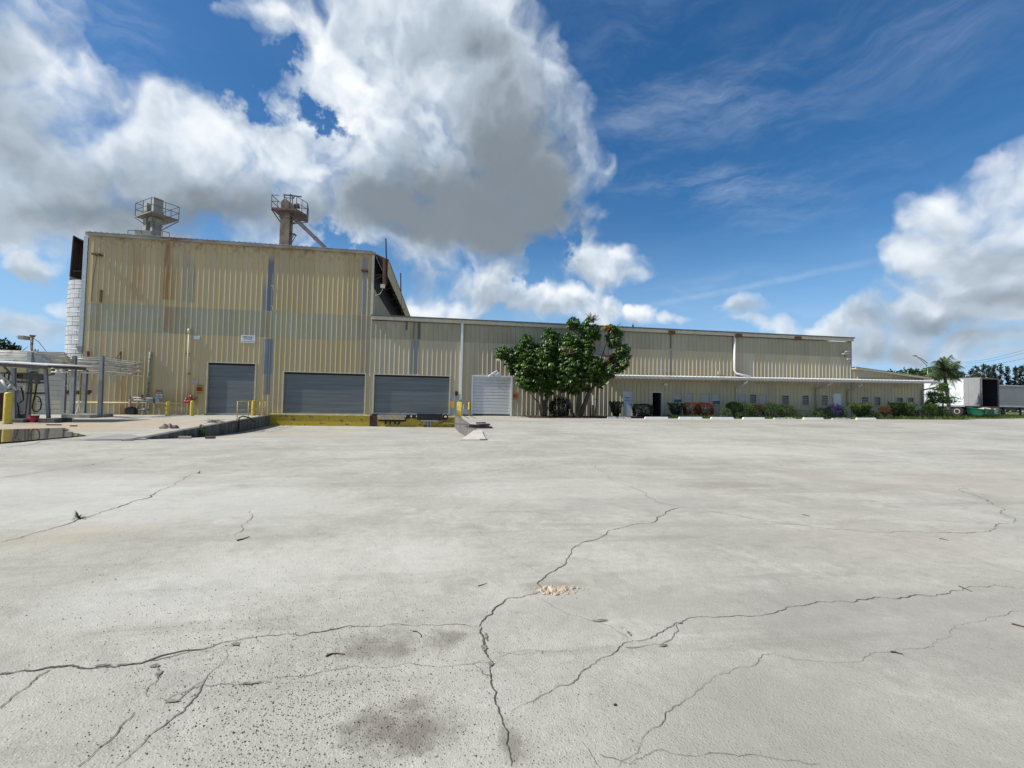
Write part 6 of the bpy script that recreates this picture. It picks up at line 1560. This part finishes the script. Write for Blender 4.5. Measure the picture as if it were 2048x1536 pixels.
shrub(1352, 836, 806, 34, 'clipped bowl shaped shrub right of the open doorway', [('foliage', L_DARK, 2.0)+full, ('new_shoots', L_MID, .5)+(.75, 1.2, -2, 2)], 34, 31.1, 'vase')
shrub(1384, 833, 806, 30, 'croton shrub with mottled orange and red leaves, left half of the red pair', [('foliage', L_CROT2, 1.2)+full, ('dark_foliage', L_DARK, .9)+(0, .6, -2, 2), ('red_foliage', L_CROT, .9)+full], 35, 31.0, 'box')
shrub(1408, 833, 806, 32, 'deep red croton shrub, right half of the red pair', [('foliage', L_CROT, 1.8)+full, ('dark_foliage', L_DARK, .9)+(0, .6, -2, 2)], 36, 31.0, 'box')
shrub(1468, 837, 804, 34, 'dark upright shrub below the left edge of the triple windows', [('foliage', L_DARK, 2.2)+full], 37, 31.2, 'round')
shrub(1450, 837, 815, 22, 'small yellow green weedy shrub at the left of the mixed bed', [('foliage', L_FRESH, 1.1)+full], 38, 30.6, 'wild')
shrub(1490, 838, 806, 40, 'tangled green shrub with fresh leaves under the middle window', [('foliage', L_MID, 1.5)+full, ('new_shoots', L_FRESH, .5)+full], 39, 30.7, 'wild')
shrub(1512, 838, 808, 32, 'brownish red croton half hidden behind green shrubs', [('foliage', L_CROT2, 1.0)+(.4, 1.2, -2, 2), ('dark_foliage', L_DARK, 1.2)+full], 40, 31.3, 'wild')
shrub(1545, 838, 806, 44, 'wide leafy shrub with a few yellow flowers', [('foliage', L_MID, 1.6)+full, ('yellow_leaves', L_FRESH, .7)+(.5, 1.2, -2, 2)], 41, 30.9, 'wild')
shrub(1572, 838, 808, 34, 'green shrub with orange berries under the single window', [('foliage', L_MID, 1.5)+full, ('orange_leaves', L_CROT2, .1)+(.3, 1, -2, 2)], 42, 31.1, 'wild')
shrub(1610, 838, 820, 60, 'low sparse grey green plants between two single windows', [('foliage', L_MID, 1.0)+full], 43, 31.0, 'wild', dens=.7)
shrub(1648, 838, 816, 40, 'dark low shrub left of the purple flowers', [('foliage', L_DARK, 1.6)+full], 44, 31.0, 'wild')
shrub(1668, 838, 808, 36, 'purple flowering shrub in front of the plain white door', [('foliage', L_DARK, 1.3)+full, ('purple_blossom', L_PURP, .9)+(.25, .95, -.8, .5)], 45, 30.9, 'wild')
shrub(1682, 838, 809, 26, 'thin leafy shrub right of the purple blossom', [('foliage', L_MID, .9)+full], 46, 30.9, 'wild', dens=.7)
shrub(1721, 837, 805.5, 43, 'rounded clipped bright green shrub under the paired windows', [('foliage', L_DARK, 1.8)+(0, .75, -2, 2), ('sunlit_tint_foliage', L_FRESH, 1.1)+(.55, 1.2, -2, 2), ('mid_foliage', L_MID, .8)+full], 47, 31.0, 'vase')  # brighter green on the upper leaves puts sunlight into the colour
shrub(1747, 838, 822, 24, 'small dark weedy shrub left of the orange croton', [('foliage', L_MID, 1.2)+full], 48, 31.0, 'wild')
shrub(1770, 837, 812, 22, 'orange croton shrub between two clipped green shrubs', [('foliage', L_CROT2, 1.5)+full, ('dark_foliage', L_DARK, .5)+(0, .5, -2, 2)], 49, 31.0, 'round')
shrub(1793, 837, 805, 30, 'dark clipped shrub under the last paired windows, left of two', [('foliage', L_DARK, 2.4)+full], 50, 31.2, 'vase')
shrub(1815, 838, 806, 30, 'bright green clipped shrub under the last paired windows, right of two', [('foliage', L_MID, 1.6)+full, ('sunlit_tint_foliage', L_FRESH, 1.0)+(.5, 1.2, -2, 2)], 51, 31.0, 'vase')  # upper half gets a lighter leaf colour, painted as if sunlit
shrub(1845, 839, 820, 46, 'low dark brownish shrub before the office corner', [('foliage', L_DARK, 1.6)+full], 52, 31.0, 'wild')
shrub(1862, 839, 806, 30, 'yellow green shrub at the right end of the planting bed', [('foliage', L_MID, 1.2)+full, ('yellow_foliage', L_FRESH, .9)+(.2, 1.2, -2, 2)], 53, 31.6, 'wild')
shrub(1880, 839, 818, 36, 'dark green low shrub beside the palm foot', [('foliage', L_MID, 1.6)+full], 54, 32.0, 'wild')
# thin guava like pole plant and small sapling against the wall
P = F(1184, 834, 32.2); t = thing('dark_stake', (P.x, P.y, gz(P.x, P.y)), 'thin dark stake with a tap standing by the wall between tree and bowl shrub', 'stake')
MB().tube([F(1186, 836, 32.2), F(1186, 810, 32.2)], .05, 6).build('post', M_DARK, t); MB().tube([F(1186, 810, 32.2), F(1186, 790, 32.2)], .04, 6).build('pipe', M_WHITE, t); MB().tube([F(1187, 799, 32.2), F(1192, 798, 32.0), F(1197, 800, 31.9)], .02, 5).build('tap', M_DARK, t)

# ------------------------------------------------------------------ grass verge on the right
GX0 = 41.5
mb = MB(); xsg = [GX0+i*1.5 for i in range(30)]+[100, 140, 220]
ysg = [33.4, 34.5, 36, 39, 44, 52, 64, 90, 140]
edge = lambda x: 31.2+.35*noise.noise(Vector((x*.5, 2, 0)))+(max(0, x-46))*.32
for a_, b_ in zip(xsg, xsg[1:]):
    for i, (u, v) in enumerate(zip(ysg, ysg[1:])):
        ua, ub = (edge(a_), edge(b_)) if i == 0 else (u+(max(0, a_-46))*.0+ (edge(a_)-31.2)*(1-i/8), u+(edge(b_)-31.2)*(1-i/8))
        va, vb = v+(edge(a_)-31.2)*(1-(i+1)/8), v+(edge(b_)-31.2)*(1-(i+1)/8)
        mb.face([(a_, ua, gz(a_, ua)+.02), (b_, ub, gz(b_, ub)+.02), (b_, vb, gz(b_, vb)+.02), (a_, va, gz(a_, va)+.02)])
tag(mb.build('grass_verge', mat('grass_ground', (.075, .10, .025), .95, var=.35, scale=.8, dirt=(.16, .14, .07), dscale=.5, dlo=.5, dhi=.7)), kind='structure')
mb = MB()
for _ in range(16000):
    x = rnd.uniform(GX0, 75); y = edge(x)+abs(rnd.gauss(0, 1))*8+.05
    z = gz(x, y)+.02; h_ = rnd.uniform(.06, .20)*(1.5 if noise.noise(Vector((x*.4, y*.4, 0))) > .15 else .8); a_ = rnd.uniform(0, 6.3)
    i = len(mb.v); mb.v += [(x, y, z), (x+.03*cos(a_), y+.03*sin(a_), z), (x+rnd.gauss(0, .05), y+rnd.gauss(0, .05), z+h_)]; mb.f.append((i, i+1, i+2)); mb.mi.append(0)
tag(mb.build('grass', L_GRASS), 'rough grass growing under the trailers and behind the dumpster', 'grass', kind='stuff')
mb = MB()
for _ in range(2600):
    px = rnd.choice((rnd.uniform(1355, 1440), rnd.uniform(1440, 1870), rnd.uniform(1800, 1900))); x = G(px, 838).x; y = rnd.uniform(YB+.5, 31.3); z = gz(x, y)+.02; h_ = rnd.uniform(.08, .3); a_ = rnd.uniform(0, 6.3)
    i = len(mb.v); mb.v += [(x, y, z), (x+.05*cos(a_), y+.05*sin(a_), z), (x+rnd.gauss(0, .08), y+rnd.gauss(0, .08), z+h_)]; mb.f.append((i, i+1, i+2)); mb.mi.append(0)
tag(mb.build('weeds', L_GRASS), 'weeds growing along the front edge of the planting bed', 'weeds', kind='stuff')
# weed tufts in the slab cracks and ferns on the retaining wall
def tuft(P, n_, L, label, m=L_GRASS, name='weed_tuft', spread=.6):
    mb = MB(); r = random.Random(int(P.x*100))
    for _ in range(n_):
        v = rvec(r); v.z = abs(v.z)*.8+.15; v.normalize(); l_ = L*r.uniform(.5, 1.1); s = v.cross(Vector((0, 0, 1))).normalized()*.006
        m_ = P+v*l_*.6; e = P+v*l_+Vector((0, 0, -.2*l_)); mb.face([P-s, P+s, m_+s, m_-s]); mb.face([m_-s, m_+s, e])
    tag(mb.build(name, m), label, 'weed')
tuft(G(158, 1037)+Vector((0, 0, .005)), 26, .13, 'small green weed tuft growing in the left crack', L_FRESH)
tuft(G(398, 947)+Vector((0, 0, .005)), 8, .08, 'tiny dry weed at the upper end of the left crack', M_TW)
for (px, z_, s, lb) in ((392, -.02, .34, 'bright green fern growing on the face of the mouldy retaining wall'), (372, -.25, .3, 'darker fern lower down on the mouldy retaining wall')):
    best = min((abs(((Vector((lwx(y), y, 0))-EYE).dot(RT)/(Vector((lwx(y), y, 0))-EYE).dot(fw))*FPX+1024-px), y) for y in [LW1.y+i*.05 for i in range(330)])
    P = Vector((lwx(best[1])+WT*.5+.03, best[1], z_)); mb = MB(); r = random.Random(px)
    for _ in range(70):
        v = rvec(r); v.x = abs(v.x); leaf(mb, P+v*s*.4*r.random()+Vector((0, 0, r.uniform(-s, s*.4))), (v+Vector((0, 0, -.3))).normalized(), rvec(r), .12, .06)
    tag(mb.build('wall_fern', L_FRESH if z_ > -.1 else L_DARK), lb, 'fern')

# ------------------------------------------------------------------ coconut style palm
YP = 34.6
def palm():
    B = F(1868, 833, YP); C = F(1888, 741, YP); B = Vector((F(1899, 830, YP).x, YP, gz(46, YP)))
    t = thing('palm_tree', B, 'coconut palm with feathery arching fronds leaning between office wing and trailer', 'palm')
    pts = [B, F(1898, 815, YP), F(1895, 790, YP), F(1891, 765, YP), C]
    MB().tube(pts, [.24, .16, .13, .12, .10], 10).build('trunk', mat('palm_bark', (.20, .18, .15), .9, var=.3, scale=6, stretch=(1, 1, 4)), t, smooth=True)
    r = random.Random(4)
    dead = MB()
    for _ in range(16):
        v = rvec(r); v.z = -abs(v.z)-.4; v.normalize(); dead.tube([C, C+Vector((v.x*.5, v.y*.5, -.1)), C+Vector((v.x*.8, v.y*.8, -.9*r.random()-.3))], .03, 4, .01)
    dead.build('dead_sheath', mat('brown_sheath', (.13, .09, .05), .9, var=.3), t)
    ends = [(1842,740),(1848,752),(1860,728),(1868,770),(1880,714),(1905,710),(1922,722),(1935,750),(1925,765),(1912,780),(1900,790),(1858,775),(1888,712),(1932,738),(1850,764),(1920,735),(1915,768),(1875,720)]
    for i, (ex, ey) in enumerate(ends):
        E = F(ex, ey, YP+r.uniform(-1.6, 1.6)); L = (E-C).length; up_ = Vector((0, 0, max(.25, .55-(C.z-E.z)*.1)))*L*.5
        mb = MB(); k = 22; P_ = []
        for j in range(k+1):
            s = j/k; P_.append(C*(1-s)**2+(C.lerp(E, .45)+up_)*2*s*(1-s)+E*s*s)
        mb.tube(P_, .025, 4, .006)
        for j in range(2, k+1):
            d = (P_[j]-P_[j-1]).normalized(); sd_ = d.cross(Vector((0, 0, 1))).normalized()
            for sg in (-1, 1):
                for q in (0, .5):
                    p0 = P_[j-1].lerp(P_[j], q); l_ = .85*sin(pi*min(1, (.12+j/k*.9)))*r.uniform(.8, 1.1)+.08
                    v = (sd_*sg*.75+d*.45+Vector((0, 0, -.7-.5*r.random()))).normalized(); n_ = v.cross(d).normalized(); w_ = v.cross(n_).normalized()*.028
                    mb.face([p0-w_, p0+w_, p0+v*l_])
        mb.build('frond', L_PALM, t)
palm()
# layered podocarp like shrub tree in front of the trailer
YC = 33.6
B = Vector((F(1885, 832, YC).x, YC, gz(44, YC)))
t = thing('layered_tree', B, 'small layered yellow green tree right of the office corner', 'tree')
r = random.Random(8)
MB().tube([B, F(1886, 800, YC), F(1884, 770, YC)], .07, 7, .03).build('trunk', BARKD, t)
mb, mb2 = MB(), MB()
for (px, py, w_, h_) in ((1882,778,28,5),(1875,788,34,6),(1888,796,50,6),(1893,803,36,5),(1870,802,30,8),(1868,816,26,8),(1886,770,16,5),(1862,790,14,10),(1858,808,18,8),(1872,824,30,8)):
    for _ in range(520):
        P = F(px+r.gauss(0, w_*.27), py+r.gauss(0, h_*.4), YC+r.gauss(0, .45)); v = Vector((r.gauss(0, 1), r.gauss(0, 1), r.gauss(-.15, .35))).normalized()
        leaf(mb if r.random() < .62 else mb2, P, v, rvec(r), r.uniform(.10, .20), .07)
mb.build('crown', L_MID, t); mb2.build('sunlit_tint_crown', L_FRESH, t)  # brighter leaf colour mixed in at random to look sunlit

# ------------------------------------------------------------------ semi trailers
def trailer(P0, phi, W_, L, zf, zt, label, door_open, m_side):
    t = thing('semi_trailer', P0, label, 'trailer')
    ex = Vector((cos(phi), sin(phi), 0)); ey = Vector((-sin(phi), cos(phi), 0)); O = Vector((P0.x, P0.y, 0))
    def q(a_, b_, z): return O+ex*a_+ey*b_+Vector((0, 0, z))
    def bx(mb, a0, a1, b0, b1, z0, z1): return mb.hexa([q(a0, b0, z0), q(a1, b0, z0), q(a1, b1, z0), q(a0, b1, z0)], [q(a0, b0, z1), q(a1, b0, z1), q(a1, b1, z1), q(a0, b1, z1)])
    nP = 11
    for i in range(nP):
        m_ = MB(); b0, b1 = .08+(L-.16)*i/nP, .08+(L-.16)*(i+1)/nP; bx(m_, 0, .04, b0+.008, b1-.008, zf+.16, zt-.10); bx(m_, -.02, -.001, b1-.05, b1-.01, zf+.16, zt-.10); m_.build('side_panel', m_side, t)
    m_ = MB(); bx(m_, W_-.04, W_, .05, L, zf+.14, zt-.08); bx(m_, 0, W_, L-.05, L, zf+.14, zt-.08); m_.build('side_wall', m_side, t)
    m_ = MB(); bx(m_, 0, W_, 0, L, zt-.07, zt-.02); m_.build('roof', M_GALV, t)
    m_ = MB(); bx(m_, -.03, .05, 0, L, zt-.1, zt); bx(m_, W_-.05, W_+.03, 0, L, zt-.1, zt); bx(m_, -.03, .05, 0, L, zf, zf+.16); bx(m_, W_-.05, W_+.03, 0, L, zf, zf+.16); m_.build('rail', M_GALV, t)
    m_ = MB(); bx(m_, .0, W_, 0.02, L, zf+.02, zf+.10); m_.build('floor', M_DARK, t)
    m_ = MB(); bx(m_, -.03, .07, -.05, .04, zf, zt); bx(m_, W_-.09, W_+.03, -.05, .04, zf, zt); bx(m_, .07, W_-.09, -.05, .04, zt-.12, zt); bx(m_, .0, W_, -.05, .02, zf-.06, zf+.06); m_.build('rear_frame', mat('rusty_orange_frame', (.20, .17, .17), .7, var=.3, dirt=(.26, .11, .04), dscale=1.2, dlo=.5, dhi=.65), t)
    if door_open:
        m_ = MB(); bx(m_, -.14, -.09, .02, W_*.5, zf+.1, zt-.04); m_.build('folded_door', mat('door_dull_grey', (.27, .27, .27), .6, var=.1, scale=1.5), t)
        m_ = MB(); bx(m_, -.16, -.14, .1, .13, zf+.1, zt-.05); bx(m_, -.16, -.14, .9, .93, zf+.1, zt-.05); m_.build('lock_bar', M_SGREY, t)
        m_ = MB(); bx(m_, W_+.02, W_+.07, .02, W_*.5, zf+.1, zt-.04); m_.build('folded_door', MATS['door_dull_grey'], t)
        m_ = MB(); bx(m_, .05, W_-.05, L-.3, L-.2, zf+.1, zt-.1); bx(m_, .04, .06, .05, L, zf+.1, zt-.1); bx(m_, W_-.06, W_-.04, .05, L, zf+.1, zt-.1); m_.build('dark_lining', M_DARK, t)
    else:
        m_ = MB(); bx(m_, .07, W_-.09, -.02, .02, zf+.06, zt-.12); m_.build('rear_door', m_side, t)
    wr = .5
    for b_ in (1.9, 3.15):
        for a0 in (0.02, W_-.02-.5):
            c0 = q(a0, b_, gz(P0.x, P0.y)+wr); c1 = q(a0+.5, b_, gz(P0.x, P0.y)+wr)
            w_o = MB().tube([c0, c0.lerp(c1, .08), c0.lerp(c1, .92), c1], [wr*.92, wr, wr, wr*.92], 24).build('wheel', M_BLACK, t, smooth=False)
            MB().tube([q(a0-.01, b_, c0.z), q(a0+.02, b_, c0.z)], wr*.50, 20).build('rim', mat('white_rim', (.36, .35, .34), .5, var=.1), w_o)
            MB().tube([q(a0-.04, b_, c0.z), q(a0, b_, c0.z)], wr*.34, 16).build('hub', M_DARK, w_o)
    m_ = MB(); bx(m_, .45, .6, 1.2, L-.3, zf-.28, zf); bx(m_, W_-.6, W_-.45, 1.2, L-.3, zf-.28, zf); bx(m_, .3, W_-.3, 1.8, 1.95, zf-.5, zf-.3); m_.build('chassis', M_DST, t)
    m_ = MB(); bx(m_, .35, .47, L-3.6, L-3.45, gz(P0.x, P0.y), zf); bx(m_, W_-.47, W_-.35, L-3.6, L-3.45, gz(P0.x, P0.y), zf); bx(m_, .25, .6, L-3.7, L-3.3, gz(P0.x, P0.y), gz(P0.x, P0.y)+.06); m_.build('landing_leg', M_DST, t)
    m_ = MB(); bx(m_, .02, .05, 1.0, 1.02, zf-.55, zf-.02); bx(m_, .02, .6, 1.0, 1.02, zf-.55, zf-.02); m_.build('mud_flap', M_WHITE, t)
    return t
P0 = F(1963, 813, 35.5)
M_TRSIDE = mat('trailer_aluminium', (.74, .79, .78), .35, metal=.1, var=.08, scale=1.2, dirt=(.40, .44, .42), dscale=1.5, dlo=.5, dhi=.8)
trailer(P0, radians(8), 2.55, 13.2, F(1963, 814, 35.5).z, F(1963, 755, 35.5).z, 'white semi trailer with its rear doors open onto a dark hold', True, M_TRSIDE)
P0 = F(1999, 817, 40.0)
M_TR2 = mat('trailer_grey', (.25, .255, .25), .6, var=.06, scale=1.0)
# the second trailer is seen side on, so its long side runs to the right
def trailer2():
    zf, zt = F(2010, 814, 40).z, F(2010, 770, 40).z; g0 = gz(60, 40)
    xa = F(1997, 790, 40).x; xb = xa+14
    t = thing('semi_trailer', (xa, 40, g0), 'grey semi trailer seen side on at the right edge of the photograph', 'trailer')
    k = 14
    for i in range(k):
        a_, b_ = xa+(xb-xa)*i/k, xa+(xb-xa)*(i+1)/k; MB().box((a_+.008, 40, zf+.15), (b_-.008, 40.04, zt-.1)).build('side_panel', M_TR2, t)
    MB().box((xa, 40.05, zf+.1), (xb, 42.5, zt-.08)).build('box_body', M_TR2, t)
    MB().box((xa-.03, 39.96, zt-.1), (xb, 40.04, zt)).box((xa-.03, 39.96, zf), (xb, 40.04, zf+.15)).build('rail', M_GALV, t)
    MB().box((xa+.4, 40.5, zf-.3), (xb, 40.7, zf)).box((xa+.4, 41.8, zf-.3), (xb, 42.0, zf)).build('chassis', M_DST, t)
    for x in (xa+1.2, xa+3.4): MB().box((x, 40.3, g0), (x+.12, 40.45, zf)).box((x, 42.0, g0), (x+.12, 42.15, zf)).build('landing_leg', M_DST, t)
    for x in (xa+9.5, xa+10.8):
        w_ = MB().tube([(x, 40.05, g0+.5), (x, 40.5, g0+.5)], .5, 22).build('wheel', M_BLACK, t); MB().tube([(x, 40.02, g0+.5), (x, 40.06, g0+.5)], .3, 18).build('rim', MATS['white_rim'], w_)
trailer2()
# dumpster
YD = 33.2
A, B_ = F(1962, 833, YD), F(1999, 835, YD); g0 = F(1980, 834.5, YD).z; zt = F(1980, 817, YD).z
t = thing('dumpster', ((A.x+B_.x)/2, YD, g0), 'green steel dumpster heaped with rubbish in front of the open trailer', 'dumpster')
M_GRN = mat('dumpster_green', (.015, .115, .07), .45, var=.15, scale=3, dirt=(.05, .05, .035), dscale=3, dlo=.55, dhi=.8)
xa, xb = A.x, B_.x; zb0 = g0+.14; w_ = 1.1; zm = zt-.10
dm = MB()
lo = [(xa+.12, YD, zb0), (xb-.06, YD, zb0), (xb-.06, YD+w_, zb0), (xa+.12, YD+w_, zb0)]; hi = [(xa, YD-.12, zm), (xb, YD-.12, zm), (xb, YD+w_, zt+.05), (xa, YD+w_, zt+.05)]
for i in range(4): dm.face([lo[i], lo[(i+1) % 4], hi[(i+1) % 4], hi[i]])
dm.face(lo); dm.face([(p[0], p[1], p[2]-.12) for p in hi]); dm.build('bin_body', M_GRN, t)
MB().bar(hi[0], hi[1], .07, .07).bar(hi[1], hi[2], .07, .07).bar(hi[0], hi[3], .07, .07).build('rim', M_GRN, t)
zz = (zb0+zm)/2; sr = MB()
for s_ in (.25, .55): sr.box((xa+.08, YD-.14, zb0+(zm-zb0)*s_), (xb-.04, YD-.04, zb0+(zm-zb0)*s_+.06))
sr.box((xa+.3, YD-.2, zz-.1), (xa+.42, YD-.02, zz+.25)); sr.build('side_rib', M_GRN, t)
MB().box((xb-.75, YD-.13, zz-.08), (xb-.35, YD-.115, zz+.28)).build('notice_plate', mat('faded_notice', (.42, .44, .36), .6, var=.2), t)
for x in (xa+.3, xb-.3, xb-.05):
    c = MB().tube([(x-.03, YD+.05, g0+.07), (x+.03, YD+.05, g0+.07)], .07, 10).build('castor', M_BLACK, t)
r = random.Random(12); rub = MB(); mats_ = [mat('rubbish_pale', (.55, .48, .38), .8, var=.3), mat('rubbish_white', (.62, .62, .60), .7, var=.2), M_RUST, mat('rubbish_brown', (.25, .18, .10), .8, var=.3)]
for i in range(8):
    x = xa+.25+(xb-xa-.5)*(i+.5)/8; y = YD+.1+.5*r.random(); m_ = MB(); v = rvec(r); v.z *= .35; m_.bar(Vector((x, y, zm-.0+.1*r.random()))-v*.3, Vector((x, y, zm+.03+.12*r.random()))+v*.3, .2, .06)
    tag(m_.build('rubbish', mats_[i % 4]), ('pale', 'white', 'rusty', 'brown')[i % 4]+' piece of rubbish in the %s half of the green dumpster' % ('left' if i < 4 else 'right'), 'rubbish', 'rubbish heaped in the dumpster')

# ------------------------------------------------------------------ far background
def crown_tree(name, px, pyb, pyt, wpx, Y, m, label, group, seed, conical=False, n_=1500, ls=.5):
    r = random.Random(seed); T = F(px, pyt, Y); g0 = gz(T.x, min(Y, 60)); s = (T-EYE).dot(fw)/FPX; R = wpx/2*s; H_ = T.z-g0
    t = thing(name, (T.x, Y, g0), label, 'tree', group)
    tm = MB(); tm.tube([(T.x, Y, g0-.2), (T.x+R*.05, Y, g0+H_*.5), (T.x, Y, g0+H_*.9)], max(.12, R*.08), 6, .04)
    for k in range(9):
        z = g0+H_*(.3+.06*k); a_ = r.uniform(0, 6.3); tm.tube([(T.x, Y, z), (T.x+cos(a_)*R*.6, Y+sin(a_)*R*.6, z+H_*.13)], .06, 4, .02)
    tm.build('trunk', BARKD, t)
    mb = MB()
    if conical: cl = [(r.gauss(0, R*.34*(1.1-k/26)), r.gauss(0, R*.34), g0+H_*(.22+.76*k/26)) for k in range(27)]
    else: cl = [(r.uniform(-1, 1)*R*.75, r.uniform(-.7, .7)*R*.75, g0+H_*(.38+.52*r.random())) for k in range(26)]
    per = n_//len(cl)
    for (dx, dy, z) in cl:
        q = R*(.30 if not conical else .26)*r.uniform(.6, 1.15)
        if not conical: z = min(z, g0+H_*(1-.45*(abs(dx)/R)**2)-q*.7)
        for _ in range(per):
            v = rvec(r)*r.uniform(.5, 1)
            p = Vector((T.x+dx+v.x*q, Y+dy+v.y*q, z+v.z*q*(.75 if not conical else 1.1))); leaf(mb, p, rvec(r), rvec(r), ls*r.uniform(.6, 1.3), ls*.5)
    mb.build('crown', m, t)
# left: oak like trees behind the side building
for i, (px, pyt, w_, lb) in enumerate(((-45, 664, 90, 'dark broad tree at the extreme left behind the pipes'), (8, 672, 60, 'dark rounded tree at the left edge behind the lamp'), (38, 681, 46, 'dark tree just left of the yard lamp pole'), (72, 686, 44, 'dark green tree right of the yard lamp pole'), (104, 699, 38, 'lower tree between the yard lamp and the silo'), (128, 703, 26, 'small tree top beside the pale silo'))):
    crown_tree('oak_tree', px, 780, pyt, w_, 62, L_FAR if i != 3 else L_MID, lb, 'trees behind the side building', 100+i, n_=1700, ls=.42)
# right: low broadleaf wood behind the wing, and casuarinas
for i, (px, pyt, w_, lb) in enumerate(((1762, 742, 60, 'low dark tree just showing over the gable end of the wing'), (1795, 737, 80, 'broad dark tree over the sloping wing roof, second'), (1828, 734, 90, 'broad green tree below the street lamp'), (1858, 738, 80, 'green tree between the street lamp and the palm'), (1930, 748, 70, 'dark tree behind the white trailer roof'))):
    crown_tree('broadleaf_tree', px, 800, pyt, w_, 85, L_MID if i in (2, 3) else L_FAR, lb, 'low trees beyond the office wing', 200+i, n_=2600, ls=.7)
cas = [(1944, 738, 16), (1955, 733, 18), (1967, 729, 16), (1977, 732, 17), (1987, 731, 14), (2001, 728, 18), (2016, 733, 15), (2030, 734, 15), (2040, 731, 14), (2052, 729, 20), (2066, 733, 20), (2082, 730, 22), (1921, 744, 14), (1910, 745, 12)]
wd = ['first', 'second', 'third', 'fourth', 'fifth', 'sixth', 'seventh', 'eighth', 'ninth', 'tenth', 'eleventh', 'twelfth']
for i, (px, pyt, w_) in enumerate(cas):
    lb = ('thin wispy casuarina, %s from the left above the trailers' % wd[i]) if i < 12 else ('small wispy casuarina right beside the palm fronds' if i == 12 else 'faint casuarina behind the palm crown')
    crown_tree('casuarina_tree', px, 800, pyt, w_, 118, L_CAS, lb, 'casuarina trees along the horizon', 300+i, True, 1100, .6)
mb = MB(); r = random.Random(77)
for _ in range(15000):
    x = r.uniform(60, 240) if r.random() < .75 else r.uniform(-190, -75); y = r.uniform(92, 112) if x > 0 else r.uniform(75, 90)
    h_ = (5.2+1.6*noise.noise(Vector((x*.09, y*.09, 0)))+.9*noise.noise(Vector((x*.3, 1, 0))))*(1.0 if x > 0 else 1.3)
    leaf(mb, Vector((x, y, .6+h_*r.random()**.6)), rvec(r), rvec(r), 1.0*r.uniform(.6, 1.3), .7)
tag(mb.build('far_wood', L_FAR), 'far dark wood closing the horizon behind the trailers and on the left', 'wood', kind='stuff')
# street lamp
YS2 = 70
t = thing('street_lamp', (F(1856, 800, YS2).x, YS2, .7), 'tall street lamp with a long truss arm above the office wing', 'street lamp')
MB().tube([(F(1856, 800, YS2).x, YS2, .5), F(1855, 725, YS2)], .12, 8, .08).build('pole', M_SGREY, t, smooth=True)
MB().tube([F(1855, 726, YS2), F(1842, 717, YS2), F(1832, 712.5, YS2), F(1827, 711.5, YS2)], .07, 6).tube([F(1855, 732, YS2), F(1842, 720, YS2), F(1834, 713.5, YS2)], .05, 6).build('arm', M_SGREY, t, smooth=True)
A = F(1827, 711.5, YS2); MB().box((A.x-.3, YS2-.2, A.z-.08), (A.x+.5, YS2+.2, A.z+.1)).build('lamp_head', M_SGREY, t)
# power lines
for i, (p, q_, Y1, Y2_) in enumerate((((1905, 725), (2080, 690), 150, 90), ((1905, 733), (2080, 709), 150, 90), ((1905, 728), (2080, 697), 150, 90))):
    A, B_ = F(*p, Y1), F(*q_, Y2_); pts = [A.lerp(B_, k/16)-Vector((0, 0, 1.2*sin(pi*k/16))) for k in range(17)]
    tag(MB().tube(pts, .035, 4).build('power_line', M_DST), ('upper', 'lowest', 'middle')[i]+' sagging power line above the casuarinas at the right', 'cable', 'power lines')
